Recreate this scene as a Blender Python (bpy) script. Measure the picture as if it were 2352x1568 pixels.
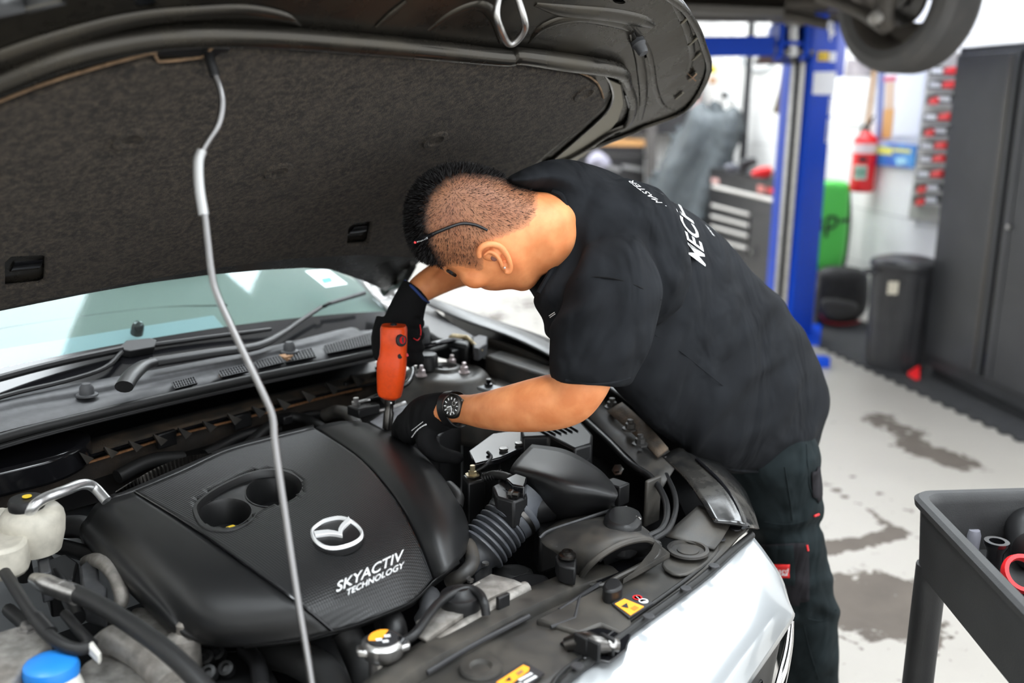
import bpy, bmesh, math, random
from mathutils import Vector, Matrix, noise
from mathutils.bvhtree import BVHTree
random.seed(7)
for o in list(bpy.data.objects): bpy.data.objects.remove(o)
scene = bpy.context.scene
COL = scene.collection
R_ = math.radians

# ------------------------------------------------------------------ camera
F, CX, CY = 2287.0, 1176.0, 784.0            # focal length in pixels of the 2352x1568 frame
CAM = Vector((0, 0, 1.55))
PITCH = math.atan((CY - 235) / F); ROLL = R_(0.8)
fw = Vector((0, math.cos(PITCH), -math.sin(PITCH)))
rt0 = Vector((1, 0, 0)); up0 = rt0.cross(fw)
rt = math.cos(ROLL) * rt0 + math.sin(ROLL) * up0
up = -math.sin(ROLL) * rt0 + math.cos(ROLL) * up0
cd = bpy.data.cameras.new('camera'); cam = bpy.data.objects.new('camera', cd); COL.objects.link(cam)
cd.sensor_width = 36.0; cd.lens = 36.0 * F / 2352.0; cd.clip_start = 0.05; cd.clip_end = 200
cam.matrix_world = Matrix(((rt.x, up.x, -fw.x, CAM.x), (rt.y, up.y, -fw.y, CAM.y), (rt.z, up.z, -fw.z, CAM.z), (0, 0, 0, 1)))
cd.dof.use_dof = True; cd.dof.focus_distance = 1.72; cd.dof.aperture_fstop = 2.2
scene.camera = cam

# ------------------------------------------------------------------ world, exposure
w = bpy.data.worlds.new('world'); scene.world = w; w.use_nodes = True
bg = w.node_tree.nodes['Background']
bg.inputs[0].default_value = (0.93, 0.97, 1.0, 1); bg.inputs[1].default_value = 2.7
vs = scene.view_settings
vs.view_transform = 'Standard'; vs.look = 'None'; vs.gamma = 1.0; vs.exposure = 0.12; vs.use_curve_mapping = False

def area(name, loc, rot, sx, sy, power, color=(1, 1, 1)):
    l = bpy.data.lights.new(name, 'AREA'); l.shape = 'RECTANGLE'; l.size = sx; l.size_y = sy
    l.energy = power; l.color = color
    o = bpy.data.objects.new(name, l); o.location = loc; o.rotation_euler = rot; COL.objects.link(o); return o

# ------------------------------------------------------------------ pixel -> place helpers
def ray(x, y): return (x - CX) / F * rt - (y - CY) / F * up + fw
def W(x, y, z):                                  # on the level at height z
    d = ray(x, y); return CAM + d * ((z - CAM.z) / d.z)
def Wy(x, y, Y):                                 # on the upright plane at distance Y
    d = ray(x, y); return CAM + d * (Y / d.y)
def Wp(x, y, p0, n):                             # on any plane
    d = ray(x, y); return CAM + d * ((p0 - CAM).dot(n) / d.dot(n))
AZ = R_(43.2)
CV = Vector((math.sin(AZ), math.cos(AZ), 0))     # across the car, to its left side
CU = Vector((CV.y, -CV.x, 0))                    # along the car, to its front
CO = W(770, 1228, .90); CO.z = 0                 # below the badge of the engine cover
def CAR(u, v, z): return CO + CU * u + CV * v + Vector((0, 0, z))
HA = R_(36)
HE = CU * math.cos(HA) + Vector((0, 0, math.sin(HA)))
HN = CV.cross(HE); HN.normalize()
HO = CAR(-.70, .16, 1.13)
if (CAM - HO).dot(HN) < 0: HN = -HN
def H(x, y, off=0.0): return Wp(x, y, HO + HN * off, HN)
def HP(e, v, off=0.0): return HO + HE * e + CV * v + HN * off

# ------------------------------------------------------------------ materials
def mat(name, col, rough=.5, metal=0.0, var=0.0, vscale=20, col2=None, bump=0.0, bscale=200, coat=0.0,
        rvar=0.0, dust=None, dscale=8, damt=.5, sheen=0.0, emit=0.0, spec=None, sub=0.0, alpha=None):
    m = bpy.data.materials.new(name); m.use_nodes = True
    nt = m.node_tree; n = nt.nodes; L = nt.links; b = n['Principled BSDF']
    b.inputs['Base Color'].default_value = (*col, 1); b.inputs['Roughness'].default_value = rough
    b.inputs['Metallic'].default_value = metal
    if coat: b.inputs['Coat Weight'].default_value = coat; b.inputs['Coat Roughness'].default_value = .06
    if sheen: b.inputs['Sheen Weight'].default_value = sheen; b.inputs['Sheen Roughness'].default_value = .5
    if spec is not None: b.inputs['Specular IOR Level'].default_value = spec
    if sub: b.inputs['Subsurface Weight'].default_value = sub; b.inputs['Subsurface Radius'].default_value = (.012, .004, .002); b.inputs['Subsurface Scale'].default_value = 1.0
    if emit: b.inputs['Emission Color'].default_value = (*col, 1); b.inputs['Emission Strength'].default_value = emit
    tc = n.new('ShaderNodeNewGeometry'); src = tc.outputs['Position']
    cur = None
    if var or col2:
        t = n.new('ShaderNodeTexNoise'); t.inputs['Scale'].default_value = vscale; t.inputs['Detail'].default_value = 6
        L.new(src, t.inputs['Vector'])
        r = n.new('ShaderNodeValToRGB'); c2 = col2 or tuple(min(1, c * (1 + var)) for c in col); c1 = col if col2 else tuple(c * (1 - var) for c in col)
        r.color_ramp.elements[0].color = (*c1, 1); r.color_ramp.elements[1].color = (*c2, 1)
        r.color_ramp.elements[0].position = .35; r.color_ramp.elements[1].position = .65
        L.new(t.outputs['Fac'], r.inputs['Fac']); cur = r.outputs['Color']; L.new(cur, b.inputs['Base Color'])
    if dust:
        t = n.new('ShaderNodeTexNoise'); t.inputs['Scale'].default_value = dscale; t.inputs['Detail'].default_value = 9; t.inputs['Roughness'].default_value = .65
        L.new(src, t.inputs['Vector'])
        r = n.new('ShaderNodeMapRange'); r.inputs[1].default_value = .42; r.inputs[2].default_value = .72; r.inputs[3].default_value = 0; r.inputs[4].default_value = damt
        L.new(t.outputs['Fac'], r.inputs[0])
        mx = n.new('ShaderNodeMixRGB'); mx.inputs[1].default_value = (*col, 1); mx.inputs[2].default_value = (*dust, 1)
        if cur: L.new(cur, mx.inputs[1])
        L.new(r.outputs[0], mx.inputs[0]); L.new(mx.outputs[0], b.inputs['Base Color'])
        r2 = n.new('ShaderNodeMapRange'); r2.inputs[1].default_value = 0; r2.inputs[2].default_value = 1; r2.inputs[3].default_value = rough; r2.inputs[4].default_value = .9
        L.new(r.outputs[0], r2.inputs[0]); L.new(r2.outputs[0], b.inputs['Roughness'])
    if bump:
        t = n.new('ShaderNodeTexNoise'); t.inputs['Scale'].default_value = bscale; t.inputs['Detail'].default_value = 4
        L.new(src, t.inputs['Vector'])
        bp = n.new('ShaderNodeBump'); bp.inputs['Strength'].default_value = bump; bp.inputs['Distance'].default_value = .004
        L.new(t.outputs['Fac'], bp.inputs['Height']); L.new(bp.outputs[0], b.inputs['Normal'])
    m.diffuse_color = (*col, 1)
    return m
M = {}
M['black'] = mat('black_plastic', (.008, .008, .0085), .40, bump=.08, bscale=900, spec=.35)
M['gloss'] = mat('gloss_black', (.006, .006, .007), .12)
M['cover'] = mat('cover_plastic', (.010, .0102, .0105), .38, bump=.10, bscale=1500, spec=.4)
M['dusty'] = mat('dusty_plastic', (.022, .021, .020), .5, dust=(.10, .085, .065), dscale=14, damt=.55, bump=.1, bscale=700)
M['dusty2'] = mat('dusty_support', (.026, .0245, .022), .45, dust=(.10, .086, .068), dscale=11, damt=.55, bump=.1, bscale=700)
M['dirty'] = mat('brown_dirt', (.030, .024, .018), .75, dust=(.13, .085, .05), dscale=18, damt=.8, bump=.3, bscale=300)
M['firewall'] = mat('firewall_felt', (.022, .018, .015), .9, dust=(.06, .042, .028), dscale=14, damt=.8, bump=.4, bscale=250)
M['rubber'] = mat('rubber', (.012, .012, .012), .5, spec=.35)
M['grey'] = mat('grey_plastic', (.040, .041, .044), .55, var=.2, vscale=60, bump=.08, bscale=800)
M['hoodpaint'] = mat('hood_underside_paint', (.042, .038, .032), .22, .8, dust=(.09, .075, .05), dscale=9, damt=.35)
M['hoodbright'] = mat('hood_bright_reflection', (.15, .135, .10), .28, .8)  # brighter copy of the hood paint, golden reflection put into the colour
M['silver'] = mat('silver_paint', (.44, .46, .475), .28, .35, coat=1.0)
M['silver_dark_refl'] = mat('silver_dark_reflection', (.020, .020, .020), .35, .1, spec=.3)  # silver body paint with its dark reflections put into the colour
M['chrome'] = mat('chrome', (.80, .80, .80), .08, 1.0)
M['badge'] = mat('badge_silver', (.86, .86, .86), .22, .35)
M['steel'] = mat('steel', (.45, .44, .43), .32, 1.0, var=.15, vscale=80)
M['dsteel'] = mat('dark_steel', (.10, .095, .09), .3, 1.0)
M['alu'] = mat('cast_aluminium', (.30, .285, .265), .55, .7, var=.25, vscale=60, dust=(.14, .11, .08), damt=.5, bump=.2, bscale=400)
M['pipe'] = mat('aluminium_pipe', (.62, .62, .62), .33, .9, var=.08, vscale=120)
M['rod'] = mat('prop_rod_metal', (.24, .235, .235), .28, 1.0)
M['sleeve'] = mat('prop_rod_sleeve', (.42, .42, .42), .35, .5)
M['white'] = mat('white_plastic', (.62, .60, .55), .45)
M['tank'] = mat('tank_plastic', (.50, .47, .40), .5, var=.15, vscale=40)
M['yellow'] = mat('yellow_plastic', (.75, .62, .15), .5)
M['amber'] = mat('yellow_mark', (.90, .62, .02), .5)
M['blue'] = mat('blue_cap', (.015, .20, .62), .38)
M['orange'] = mat('label_orange', (.95, .36, .02), .5)
M['labelblack'] = mat('label_black', (.02, .02, .022), .5)
M['print'] = mat('white_print', (.75, .75, .75), .6)
M['copper'] = mat('orange_wire', (.28, .13, .055), .7, var=.3, vscale=200)
M['leaf'] = mat('dry_leaf', (.30, .17, .09), .8)
M['tan'] = mat('tan_tape', (.45, .36, .20), .6, var=.25, vscale=60)
M['red'] = mat('red_plastic', (.75, .015, .02), .35)

# ------------------------------------------------------------------ mesh helpers
WL = {}                                          # world location of every object's origin
def link(o, parent, wloc):
    COL.objects.link(o)
    WL[o] = Vector(wloc)
    if parent is not None:
        o.parent = parent; o.location = Vector(wloc) - WL[parent]
    else: o.location = wloc
    return o
def thing(name, label, cat, loc, group=None):
    o = bpy.data.objects.new(name, None); o.empty_display_size = .1
    link(o, None, Vector(loc)); tag(o, label, cat, group); return o
def node(name, loc, parent):
    o = bpy.data.objects.new(name, None); o.empty_display_size = .05
    return link(o, parent, Vector(loc))
def tag(o, label, cat=None, group=None):
    o['label'] = label
    if cat: o['category'] = cat
    if group: o['group'] = group
    return o
def from_bm(name, bm, m, parent=None, smooth=40, bevel=0, seg=2, sub=0, label=None):
    bmesh.ops.recalc_face_normals(bm, faces=bm.faces)
    me = bpy.data.meshes.new(name); bm.to_mesh(me); bm.free()
    return from_me(name, me, m, parent, smooth, bevel, seg, sub, label)
def from_me(name, me, m, parent=None, smooth=40, bevel=0, seg=2, sub=0, label=None):
    vs_ = [v.co for v in me.vertices]
    lo = Vector((min(c.x for c in vs_), min(c.y for c in vs_), min(c.z for c in vs_)))
    hi = Vector((max(c.x for c in vs_), max(c.y for c in vs_), max(c.z for c in vs_)))
    c = Vector(((lo.x + hi.x) / 2, (lo.y + hi.y) / 2, lo.z))
    me.transform(Matrix.Translation(-c))
    if smooth is not None:
        me.shade_smooth()
        if smooth < 180: me.set_sharp_from_angle(angle=R_(smooth))
    if m is not None:
        for mm in (m if isinstance(m, (list, tuple)) else [m]): me.materials.append(M[mm] if isinstance(mm, str) else mm)
    o = bpy.data.objects.new(name, me)
    link(o, parent, c)
    if bevel:
        b = o.modifiers.new('bevel', 'BEVEL'); b.width = bevel; b.segments = seg; b.limit_method = 'ANGLE'; b.angle_limit = R_(35); b.harden_normals = False
    if sub:
        s = o.modifiers.new('sub', 'SUBSURF'); s.levels = sub; s.render_levels = sub
    if label: o['label'] = label
    return o
def mesh(name, verts, faces, m, parent=None, **k):
    bm = bmesh.new(); vv = [bm.verts.new(v) for v in verts]
    for f in faces:
        try: bm.faces.new([vv[i] for i in f])
        except ValueError: pass
    return from_bm(name, bm, m, parent, **k)
def add_prism(bm, top, off):
    n = len(top); a = [bm.verts.new(p) for p in top]; b = [bm.verts.new(Vector(p) + off) for p in top]
    bm.faces.new(a); bm.faces.new(b[::-1])
    for i in range(n): bm.faces.new((a[i], b[i], b[(i + 1) % n], a[(i + 1) % n]))
def prism(name, top, off, m, parent=None, bevel=0, **k):
    bm = bmesh.new(); add_prism(bm, top, Vector(off)); return from_bm(name, bm, m, parent, bevel=bevel, **k)
def slab(name, px, z, h, m, parent=None, bevel=.004, taper=0.0, **k):
    """outline in pixels at height z (number or list), going down h; taper widens the foot"""
    zs = z if isinstance(z, (list, tuple)) else [z] * len(px)
    top = [W(x, y, zz) for (x, y), zz in zip(px, zs)]
    if not taper: return prism(name, top, (0, 0, -h), m, parent, bevel, **k)
    c = sum(top, Vector()) / len(top); bm = bmesh.new(); n = len(top)
    a = [bm.verts.new(p) for p in top]
    b = [bm.verts.new(Vector((p.x + (p.x - c.x) * taper, p.y + (p.y - c.y) * taper, p.z - h))) for p in top]
    bm.faces.new(a); bm.faces.new(b[::-1])
    for i in range(n): bm.faces.new((a[i], b[i], b[(i + 1) % n], a[(i + 1) % n]))
    return from_bm(name, bm, m, parent, bevel=bevel, **k)
def box(name, c, ax, half, m, parent=None, bevel=0, **k):
    """c centre, ax three axes, half three half sizes"""
    bm = bmesh.new(); add_box(bm, c, ax, half); return from_bm(name, bm, m, parent, bevel=bevel, **k)
def add_box(bm, c, ax, half):
    X, Y, Z_ = [Vector(a).normalized() * h for a, h in zip(ax, half)]; c = Vector(c)
    p = [c + X * i + Y * j + Z_ * k for k in (-1, 1) for j in (-1, 1) for i in (-1, 1)]
    v = [bm.verts.new(q) for q in p]
    for f in ((0, 2, 3, 1), (4, 5, 7, 6), (0, 1, 5, 4), (2, 6, 7, 3), (0, 4, 6, 2), (1, 3, 7, 5)): bm.faces.new([v[i] for i in f])
XYZ = (Vector((1, 0, 0)), Vector((0, 1, 0)), Vector((0, 0, 1)))
CARX = (CU, CV, Vector((0, 0, 1)))
def crom(P, n, closed=False):
    out = []; N = len(P); segs = N if closed else N - 1
    for i in range(segs):
        if closed: p0, p1, p2, p3 = P[i - 1], P[i], P[(i + 1) % N], P[(i + 2) % N]
        else:
            p1, p2 = P[i], P[i + 1]; p0 = P[i - 1] if i > 0 else p1 * 2 - p2; p3 = P[i + 2] if i + 2 < N else p2 * 2 - p1
        for j in range(n):
            t = j / n
            out.append(.5 * (2 * p1 + (p2 - p0) * t + (2 * p0 - 5 * p1 + 4 * p2 - p3) * t * t + (3 * p1 - p0 - 3 * p2 + p3) * t ** 3))
    if not closed: out.append(P[-1] if not hasattr(P[-1], 'copy') else P[-1].copy())
    return out
def add_tube(bm, pts, rad, n=12, cap=True, flat=1.0, smooth=0, closed=False, upv=None):
    P = [Vector(p) for p in pts]
    r = list(rad) if isinstance(rad, (list, tuple)) else [rad] * len(P)
    if smooth:
        r = crom(r, smooth, closed); P = crom(P, smooth, closed)
    N = len(P); rings = []; u = None
    for i in range(N):
        t = (P[(i + 1) % N] - P[i - 1]) if (closed or 0 < i < N - 1) else (P[1] - P[0] if i == 0 else P[-1] - P[-2])
        if t.length < 1e-9: t = Vector((0, 0, 1))
        t.normalize()
        if upv is not None: u = upv - t * upv.dot(t)
        elif u is None: u = t.orthogonal()
        else: u = u - t * u.dot(t)
        u.normalize(); s = t.cross(u)
        rings.append([bm.verts.new(P[i] + (u * math.cos(a) * flat + s * math.sin(a)) * r[i]) for a in [2 * math.pi * k / n for k in range(n)]])
    for i in range(N if closed else N - 1):
        A, B = rings[i], rings[(i + 1) % N]
        for k in range(n): bm.faces.new((A[k], A[(k + 1) % n], B[(k + 1) % n], B[k]))
    if cap and not closed: bm.faces.new(rings[0][::-1]); bm.faces.new(rings[-1])
def tube(name, pts, rad, m, parent=None, n=12, smooth=4, flat=1.0, closed=False, upv=None, **k):
    bm = bmesh.new(); add_tube(bm, pts, rad, n, True, flat, smooth, closed, upv); return from_bm(name, bm, m, parent, **k)
def add_lathe(bm, prof, c, axis, n=28, refv=None, sx=1.0, caps=True):
    """prof: (radius, height along axis)"""
    axis = Vector(axis).normalized(); c = Vector(c)
    u = (refv - axis * refv.dot(axis)).normalized() if refv is not None else axis.orthogonal().normalized(); s = axis.cross(u)
    rings = []
    for r, h in prof:
        if r < 1e-6: rings.append([bm.verts.new(c + axis * h)])
        else: rings.append([bm.verts.new(c + axis * h + (u * math.cos(a) * sx + s * math.sin(a)) * r) for a in [2 * math.pi * k / n for k in range(n)]])
    for A, B in zip(rings[:-1], rings[1:]):
        for k in range(n):
            if len(A) == 1 and len(B) == 1: continue
            if len(A) == 1: bm.faces.new((A[0], B[(k + 1) % n], B[k]))
            elif len(B) == 1: bm.faces.new((A[k], A[(k + 1) % n], B[0]))
            else: bm.faces.new((A[k], A[(k + 1) % n], B[(k + 1) % n], B[k]))
    if caps and len(rings[0]) > 1: bm.faces.new(rings[0][::-1])
    if caps and len(rings[-1]) > 1: bm.faces.new(rings[-1])
def lathe(name, prof, c, axis, m, parent=None, n=28, refv=None, sx=1.0, caps=True, **k):
    bm = bmesh.new(); add_lathe(bm, prof, c, axis, n, refv, sx, caps); return from_bm(name, bm, m, parent, **k)
def grid_surf(ctrl, nu, nv):
    """bicubic net: ctrl rows of points -> list of rows (nv per row segment, nu per column segment)"""
    rows = [crom([Vector(p) for p in r], nu) for r in ctrl]
    cols = [crom([rows[i][j] for i in range(len(rows))], nv) for j in range(len(rows[0]))]
    return [[cols[j][i] for j in range(len(cols))] for i in range(len(cols[0]))]
def patch(name, ctrl, m, parent=None, nu=6, nv=6, thick=0.0, skip=None, smooth=60, **k):
    G = grid_surf(ctrl, nu, nv); bm = bmesh.new()
    V = [[bm.verts.new(p) for p in r] for r in G]
    for i in range(len(G) - 1):
        for j in range(len(G[0]) - 1):
            if skip and skip((G[i][j] + G[i + 1][j + 1]) / 2): continue
            bm.faces.new((V[i][j], V[i][j + 1], V[i + 1][j + 1], V[i + 1][j]))
    loose = [v for v in bm.verts if not v.link_faces]
    bmesh.ops.delete(bm, geom=loose, context='VERTS')
    o = from_bm(name, bm, m, parent, smooth=smooth, **k)
    if thick:
        s = o.modifiers.new('solid', 'SOLIDIFY'); s.thickness = thick; s.offset = 0
    return o
def inside(p, poly):
    x, y = p; c = False; n = len(poly)
    for i in range(n):
        x1, y1 = poly[i]; x2, y2 = poly[i - 1]
        if (y1 > y) != (y2 > y) and x < (x2 - x1) * (y - y1) / (y2 - y1) + x1: c = not c
    return c
def proj(p):
    q = Vector(p) - CAM; z = q.dot(fw); return CX + F * q.dot(rt) / z, CY - F * q.dot(up) / z
def plate(name, outer, holes, off, m, parent=None, bevel=0.0, seg=2, **k):
    """flat plate: outline and holes as lists of points, thickness along off"""
    bm = bmesh.new(); edges = []
    for loop in [outer] + holes:
        vv = [bm.verts.new(p) for p in loop]
        edges += [bm.edges.new((vv[i], vv[(i + 1) % len(vv)])) for i in range(len(vv))]
    bmesh.ops.triangle_fill(bm, edges=edges, use_beauty=True, use_dissolve=False)
    r = bmesh.ops.extrude_face_region(bm, geom=list(bm.faces))
    bmesh.ops.translate(bm, verts=[g for g in r['geom'] if isinstance(g, bmesh.types.BMVert)], vec=off)
    return from_bm(name, bm, m, parent, bevel=bevel, seg=seg, **k)
def ell(cx, cy, rx, ry, n=24, a=0.0):
    ca, sa = math.cos(R_(a)), math.sin(R_(a))
    return [(cx + rx * math.cos(t) * ca - ry * math.sin(t) * sa, cy + rx * math.cos(t) * sa + ry * math.sin(t) * ca) for t in [2 * math.pi * i / n for i in range(n)]]
def spl(P, n=4, closed=True):
    return [(v.x, v.y) for v in crom([Vector((x, y)) for x, y in P], n, closed)]
def text_mesh(s, size=1.0, extrude=0.0, bold=0.0, shear=0.0, space=1.0, align='CENTER'):
    c = bpy.data.curves.new('t', 'FONT'); c.body = s; c.size = size; c.extrude = extrude; c.offset = bold; c.shear = shear
    c.space_character = space; c.align_x = align; c.align_y = 'CENTER'; c.resolution_u = 3
    o = bpy.data.objects.new('t', c); COL.objects.link(o)
    dg = bpy.context.evaluated_depsgraph_get(); me = bpy.data.meshes.new_from_object(o.evaluated_get(dg))
    bpy.data.objects.remove(o); bpy.data.curves.remove(c); return me
def letters(name, s, c, ex, ey, size, m, parent=None, extrude=.0008, width=None, surf=None, lift=.0015, **k):
    """text centred at c, along ex, upright along ey (world axes)"""
    ex = Vector(ex).normalized(); ey = Vector(ey); ey = (ey - ex * ey.dot(ex)).normalized(); ez = ex.cross(ey)
    me = text_mesh(s, size, extrude, **k)
    sx = 1.0
    if width:
        xs = [v.co.x for v in me.vertices]; sx = width / max(1e-6, max(xs) - min(xs)); mid = (max(xs) + min(xs)) / 2
        for v in me.vertices: v.co.x = (v.co.x - mid) * sx
    me.transform(Matrix(((ex.x, ey.x, ez.x, c[0]), (ex.y, ey.y, ez.y, c[1]), (ex.z, ey.z, ez.z, c[2]), (0, 0, 0, 1))))
    return from_me(name, me, m, parent, smooth=30)
# ================================================================== THE CAR BEING REPAIRED
car = thing('car', 'silver car with its hood propped open and engine bay exposed', 'car', CAR(-.9, .16, 0))
def hole(px, off=.0): return [H(x, y, off) for x, y in px]

# ---- hood -------------------------------------------------------------------------------
hood_out = [HP(.06, -.62), (0, 714), (200, 674), (330, 651), (480, 631), (600, 620), (700, 615), (760, 619), (830, 643), (886, 668), (912, 650), (965, 600), (1010, 545), (1100, 455),
            (1180, 408), (1255, 372), (1340, 345), (1440, 309), (1478, 292), (1562, 262), (1604, 222), (1632, 160), (1619, 105), (1602, 62), (1572, 20),
            (1535, -8), (1480, -40)]
hood_out = [p if isinstance(p, Vector) else H(*p) for p in hood_out] + [HP(1.10, .30), HP(1.135, .10), HP(1.135, -.10), HP(1.10, -.32), HP(1.02, -.52), H(150, 2), H(60, 24), H(-60, 52), HP(.62, -.72)]
oval_holes = [ell(1478, 128, 15, 7, 14, -25), ell(1417, 305, 9, 4, 12, -20), ell(1338, 358, 9, 4, 12, -20), ell(334, 6, 26, 13, 16, 0), ell(1422, 3, 15, 6, 12, 10), ell(1146, 134, 6, 2.5, 8, 0)]
hood = plate('hood', hood_out, [hole(h) for h in oval_holes], -HN * .004, 'hoodpaint', car, bevel=0)
hood['label'] = 'dark grey hood underside'
c0 = sum(hood_out, Vector()) / len(hood_out)
skin = [p + (c0 - p) * .004 - HN * (.042 - .012 * ((p - c0).dot(CV) / .75) ** 2) for p in hood_out]
mesh('outer_skin', skin + [p - HN * .003 for p in skin] + [c0 - HN * .055], [(i, (i + 1) % len(skin), 2 * len(skin)) for i in range(len(skin))] + [(i, (i + 1) % len(skin), len(skin) + (i + 1) % len(skin), len(skin) + i) for i in range(len(skin))], 'silver', hood)
# rim that folds round the free edges
bm = bmesh.new()
rim = hood_out[12:]
for i in range(len(rim) - 1):
    a, b = rim[i], rim[i + 1]
    q = [bm.verts.new(v) for v in (a + HN * .003, b + HN * .003, b - HN * .04, a - HN * .04)]
    bm.faces.new(q)
o = from_bm('edge_fold', bm, 'silver_dark_refl', hood); s_ = o.modifiers.new('s', 'SOLIDIFY'); s_.thickness = .003
tube('edge_flange', [H(x, y, .004) for x, y in ((1250, 375), (1340, 347), (1440, 311), (1478, 294), (1560, 263), (1602, 222), (1629, 160), (1616, 105), (1599, 62), (1570, 21), (1530, -8))], .0065, 'hoodpaint', hood, n=8, flat=.5, upv=HN)
# insulation pad with its two openings
pad_px = [(-420, 400), (-200, 322), (0, 232), (150, 176), (340, 123), (356, 126), (362, 138), (375, 141), (458, 132), (475, 122), (492, 105), (515, 99), (700, 110), (1000, 130), (1250, 152),
          (1330, 166), (1372, 190), (1386, 225), (1360, 258), (1250, 345), (1160, 425), (1080, 492), (985, 572), (950, 584), (900, 580), (815, 577), (660, 585), (480, 607), (300, 638), (100, 676), (0, 698), (-200, 735), (-420, 760)]
pad_holes = [[(8, 590), (22, 577), (92, 574), (101, 580), (98, 636), (88, 642), (8, 650)], [(797, 512), (812, 503), (845, 499), (848, 505), (840, 548), (834, 553), (793, 556)]]
pad = plate('insulation_pad', [H(x, y, .001) for x, y in pad_px], [[H(x, y, .001) for x, y in h] for h in pad_holes], HN * .011, mat('insulation_felt', (.022, .018, .014), .95, var=.45, vscale=38, dust=(.085, .066, .048), dscale=110, damt=.9, bump=.9, bscale=420), hood, bevel=.006, seg=3)
pad['label'] = 'dark brown felt insulation pad'
felt = pad.data.materials[0]
M['edge'] = mat('felt_edge', (.16, .10, .055), .9, var=.3, vscale=90)
tube('pad_edge', [H(x, y, .0125) for x, y in spl(pad_px[:18], 2, False)], .0022, 'edge', hood, n=6, smooth=0)
for (x, y) in ((300, 322), (640, 395), (1000, 322), (1345, 215)):
    c = H(x, y, .0135)
    lathe('fastener_dimple', [(.026, .0), (.024, .003), (.016, .004), (.011, -.001), (0, -.002)], c - HN * .0015, HN, felt, hood, n=18)
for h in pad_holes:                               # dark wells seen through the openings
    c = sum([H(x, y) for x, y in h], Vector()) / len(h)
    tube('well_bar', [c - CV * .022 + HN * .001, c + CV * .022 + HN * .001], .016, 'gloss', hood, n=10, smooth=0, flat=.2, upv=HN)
# stiffening ridges
def ridge(px, r, name='ridge', m='hoodpaint', off=.006, flat=.6, n=12):
    return tube(name, [H(x, y, off) for x, y in px], r, m, hood, n=n, flat=flat, upv=HN, smooth=5)
ridge([(-300, 320), (-150, 255), (0, 190), (150, 132), (300, 97), (430, 83), (600, 84), (800, 98), (1000, 116), (1165, 133), (1190, 128), (1300, 143), (1400, 158), (1432, 172), (1445, 200)], [.016] * 9 + [.015, .015, .017, .016, .013, .008], 'front_ridge', off=.012, flat=.95)
ridge([(-300, 262), (0, 138), (200, 72), (330, 42), (450, 30), (560, 26), (650, 40), (690, 60)], [.018, .017, .015, .013, .012, .012, .009, .002], 'bulge_ridge', 'hoodpaint', off=.002, flat=.5)
ridge([(1432, 172), (1455, 240), (1440, 285), (1400, 305), (1330, 350), (1230, 400), (1160, 440)], .010, 'side_ridge')
bm = bmesh.new()
strip = [(1385, 175), (1402, 195), (1406, 225), (1390, 258), (1330, 312), (1230, 396), (1160, 455), (1130, 480), (1180, 470), (1260, 412), (1360, 340), (1418, 275), (1432, 235), (1425, 190)]
plate('bright_strip', [H(x, y, .002) for x, y in strip], [], HN * .004, 'hoodbright', hood, bevel=.002)  # inner panel strip; its golden reflection is in the colour
tube('strip_lip', [H(x, y, .008) for x, y in ((1386, 170), (1403, 195), (1408, 228), (1388, 262), (1330, 316), (1230, 402), (1150, 468))], .0022, 'steel', hood, n=6)
ridge([(865, 62), (900, 32), (932, 4)], [.003, .006, .003], 'pressed_rib', off=.002)
ridge([(985, 70), (1040, 30), (1100, 12), (1135, 40), (1150, 95)], [.004, .008, .010, .009, .004], 'pressed_rib', off=.0, flat=.5)
ridge([(1215, 100), (1250, 60), (1330, 40), (1420, 55), (1450, 70)], [.003, .010, .012, .010, .004], 'pressed_rib', off=.0, flat=.5)
ridge([(1230, 10), (1300, 25), (1400, 35), (1470, 48), (1500, 60)], [.004, .014, .016, .014, .006], 'pressed_rib', off=.0, flat=.4)
ridge([(1450, 75), (1470, 140), (1478, 220), (1470, 275)], [.006, .010, .010, .006], 'pressed_rib', off=.0, flat=.5)
ridge([(1545, 5), (1575, 60), (1590, 120), (1580, 165)], [.004, .007, .007, .005], 'pressed_rib', off=.0, flat=.5)
ridge([(1548, 255), (1520, 240), (1505, 200), (1490, 120), (1440, 40)], [.004, .006, .006, .006, .004], 'pressed_rib', off=.0, flat=.4)
bm = bmesh.new()
add_lathe(bm, [(.013, 0), (.014, .010), (.011, .014), (.010, .026), (.008, .030), (0, .030)], H(1462, 92), HN, 20)
from_bm('rubber_stop', bm, 'grey', hood)
tube('latch_striker', [H(1148, -25), H(1140, 30, .03), H(1150, 66, .042), H(1166, 98, .045), H(1184, 96, .045), H(1205, 68, .042), H(1203, 40, .035), H(1182, -25)], .0055, 'steel', hood, n=10, smooth=5)
for (x, y) in ((1575, 45), (1592, 95), (1600, 130), (1590, 175), (1560, 220)):
    box('hem_clip', H(x, y, .003), (HE, CV, HN), (.012, .004, .0015), 'hoodbright', hood, bevel=.001)
mesh('dry_grass', [H(1575, 165, .006), H(1600, 185, .008), H(1598, 188, .006), H(1580, 190, .006), H(1600, 168, .01), H(1601, 171, .006)], [(0, 1, 2), (3, 4, 5)], 'leaf', hood)
ridge([(1440, 215), (1450, 250), (1452, 262)], .006, 'slot_lip', 'gloss', off=.004)

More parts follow.
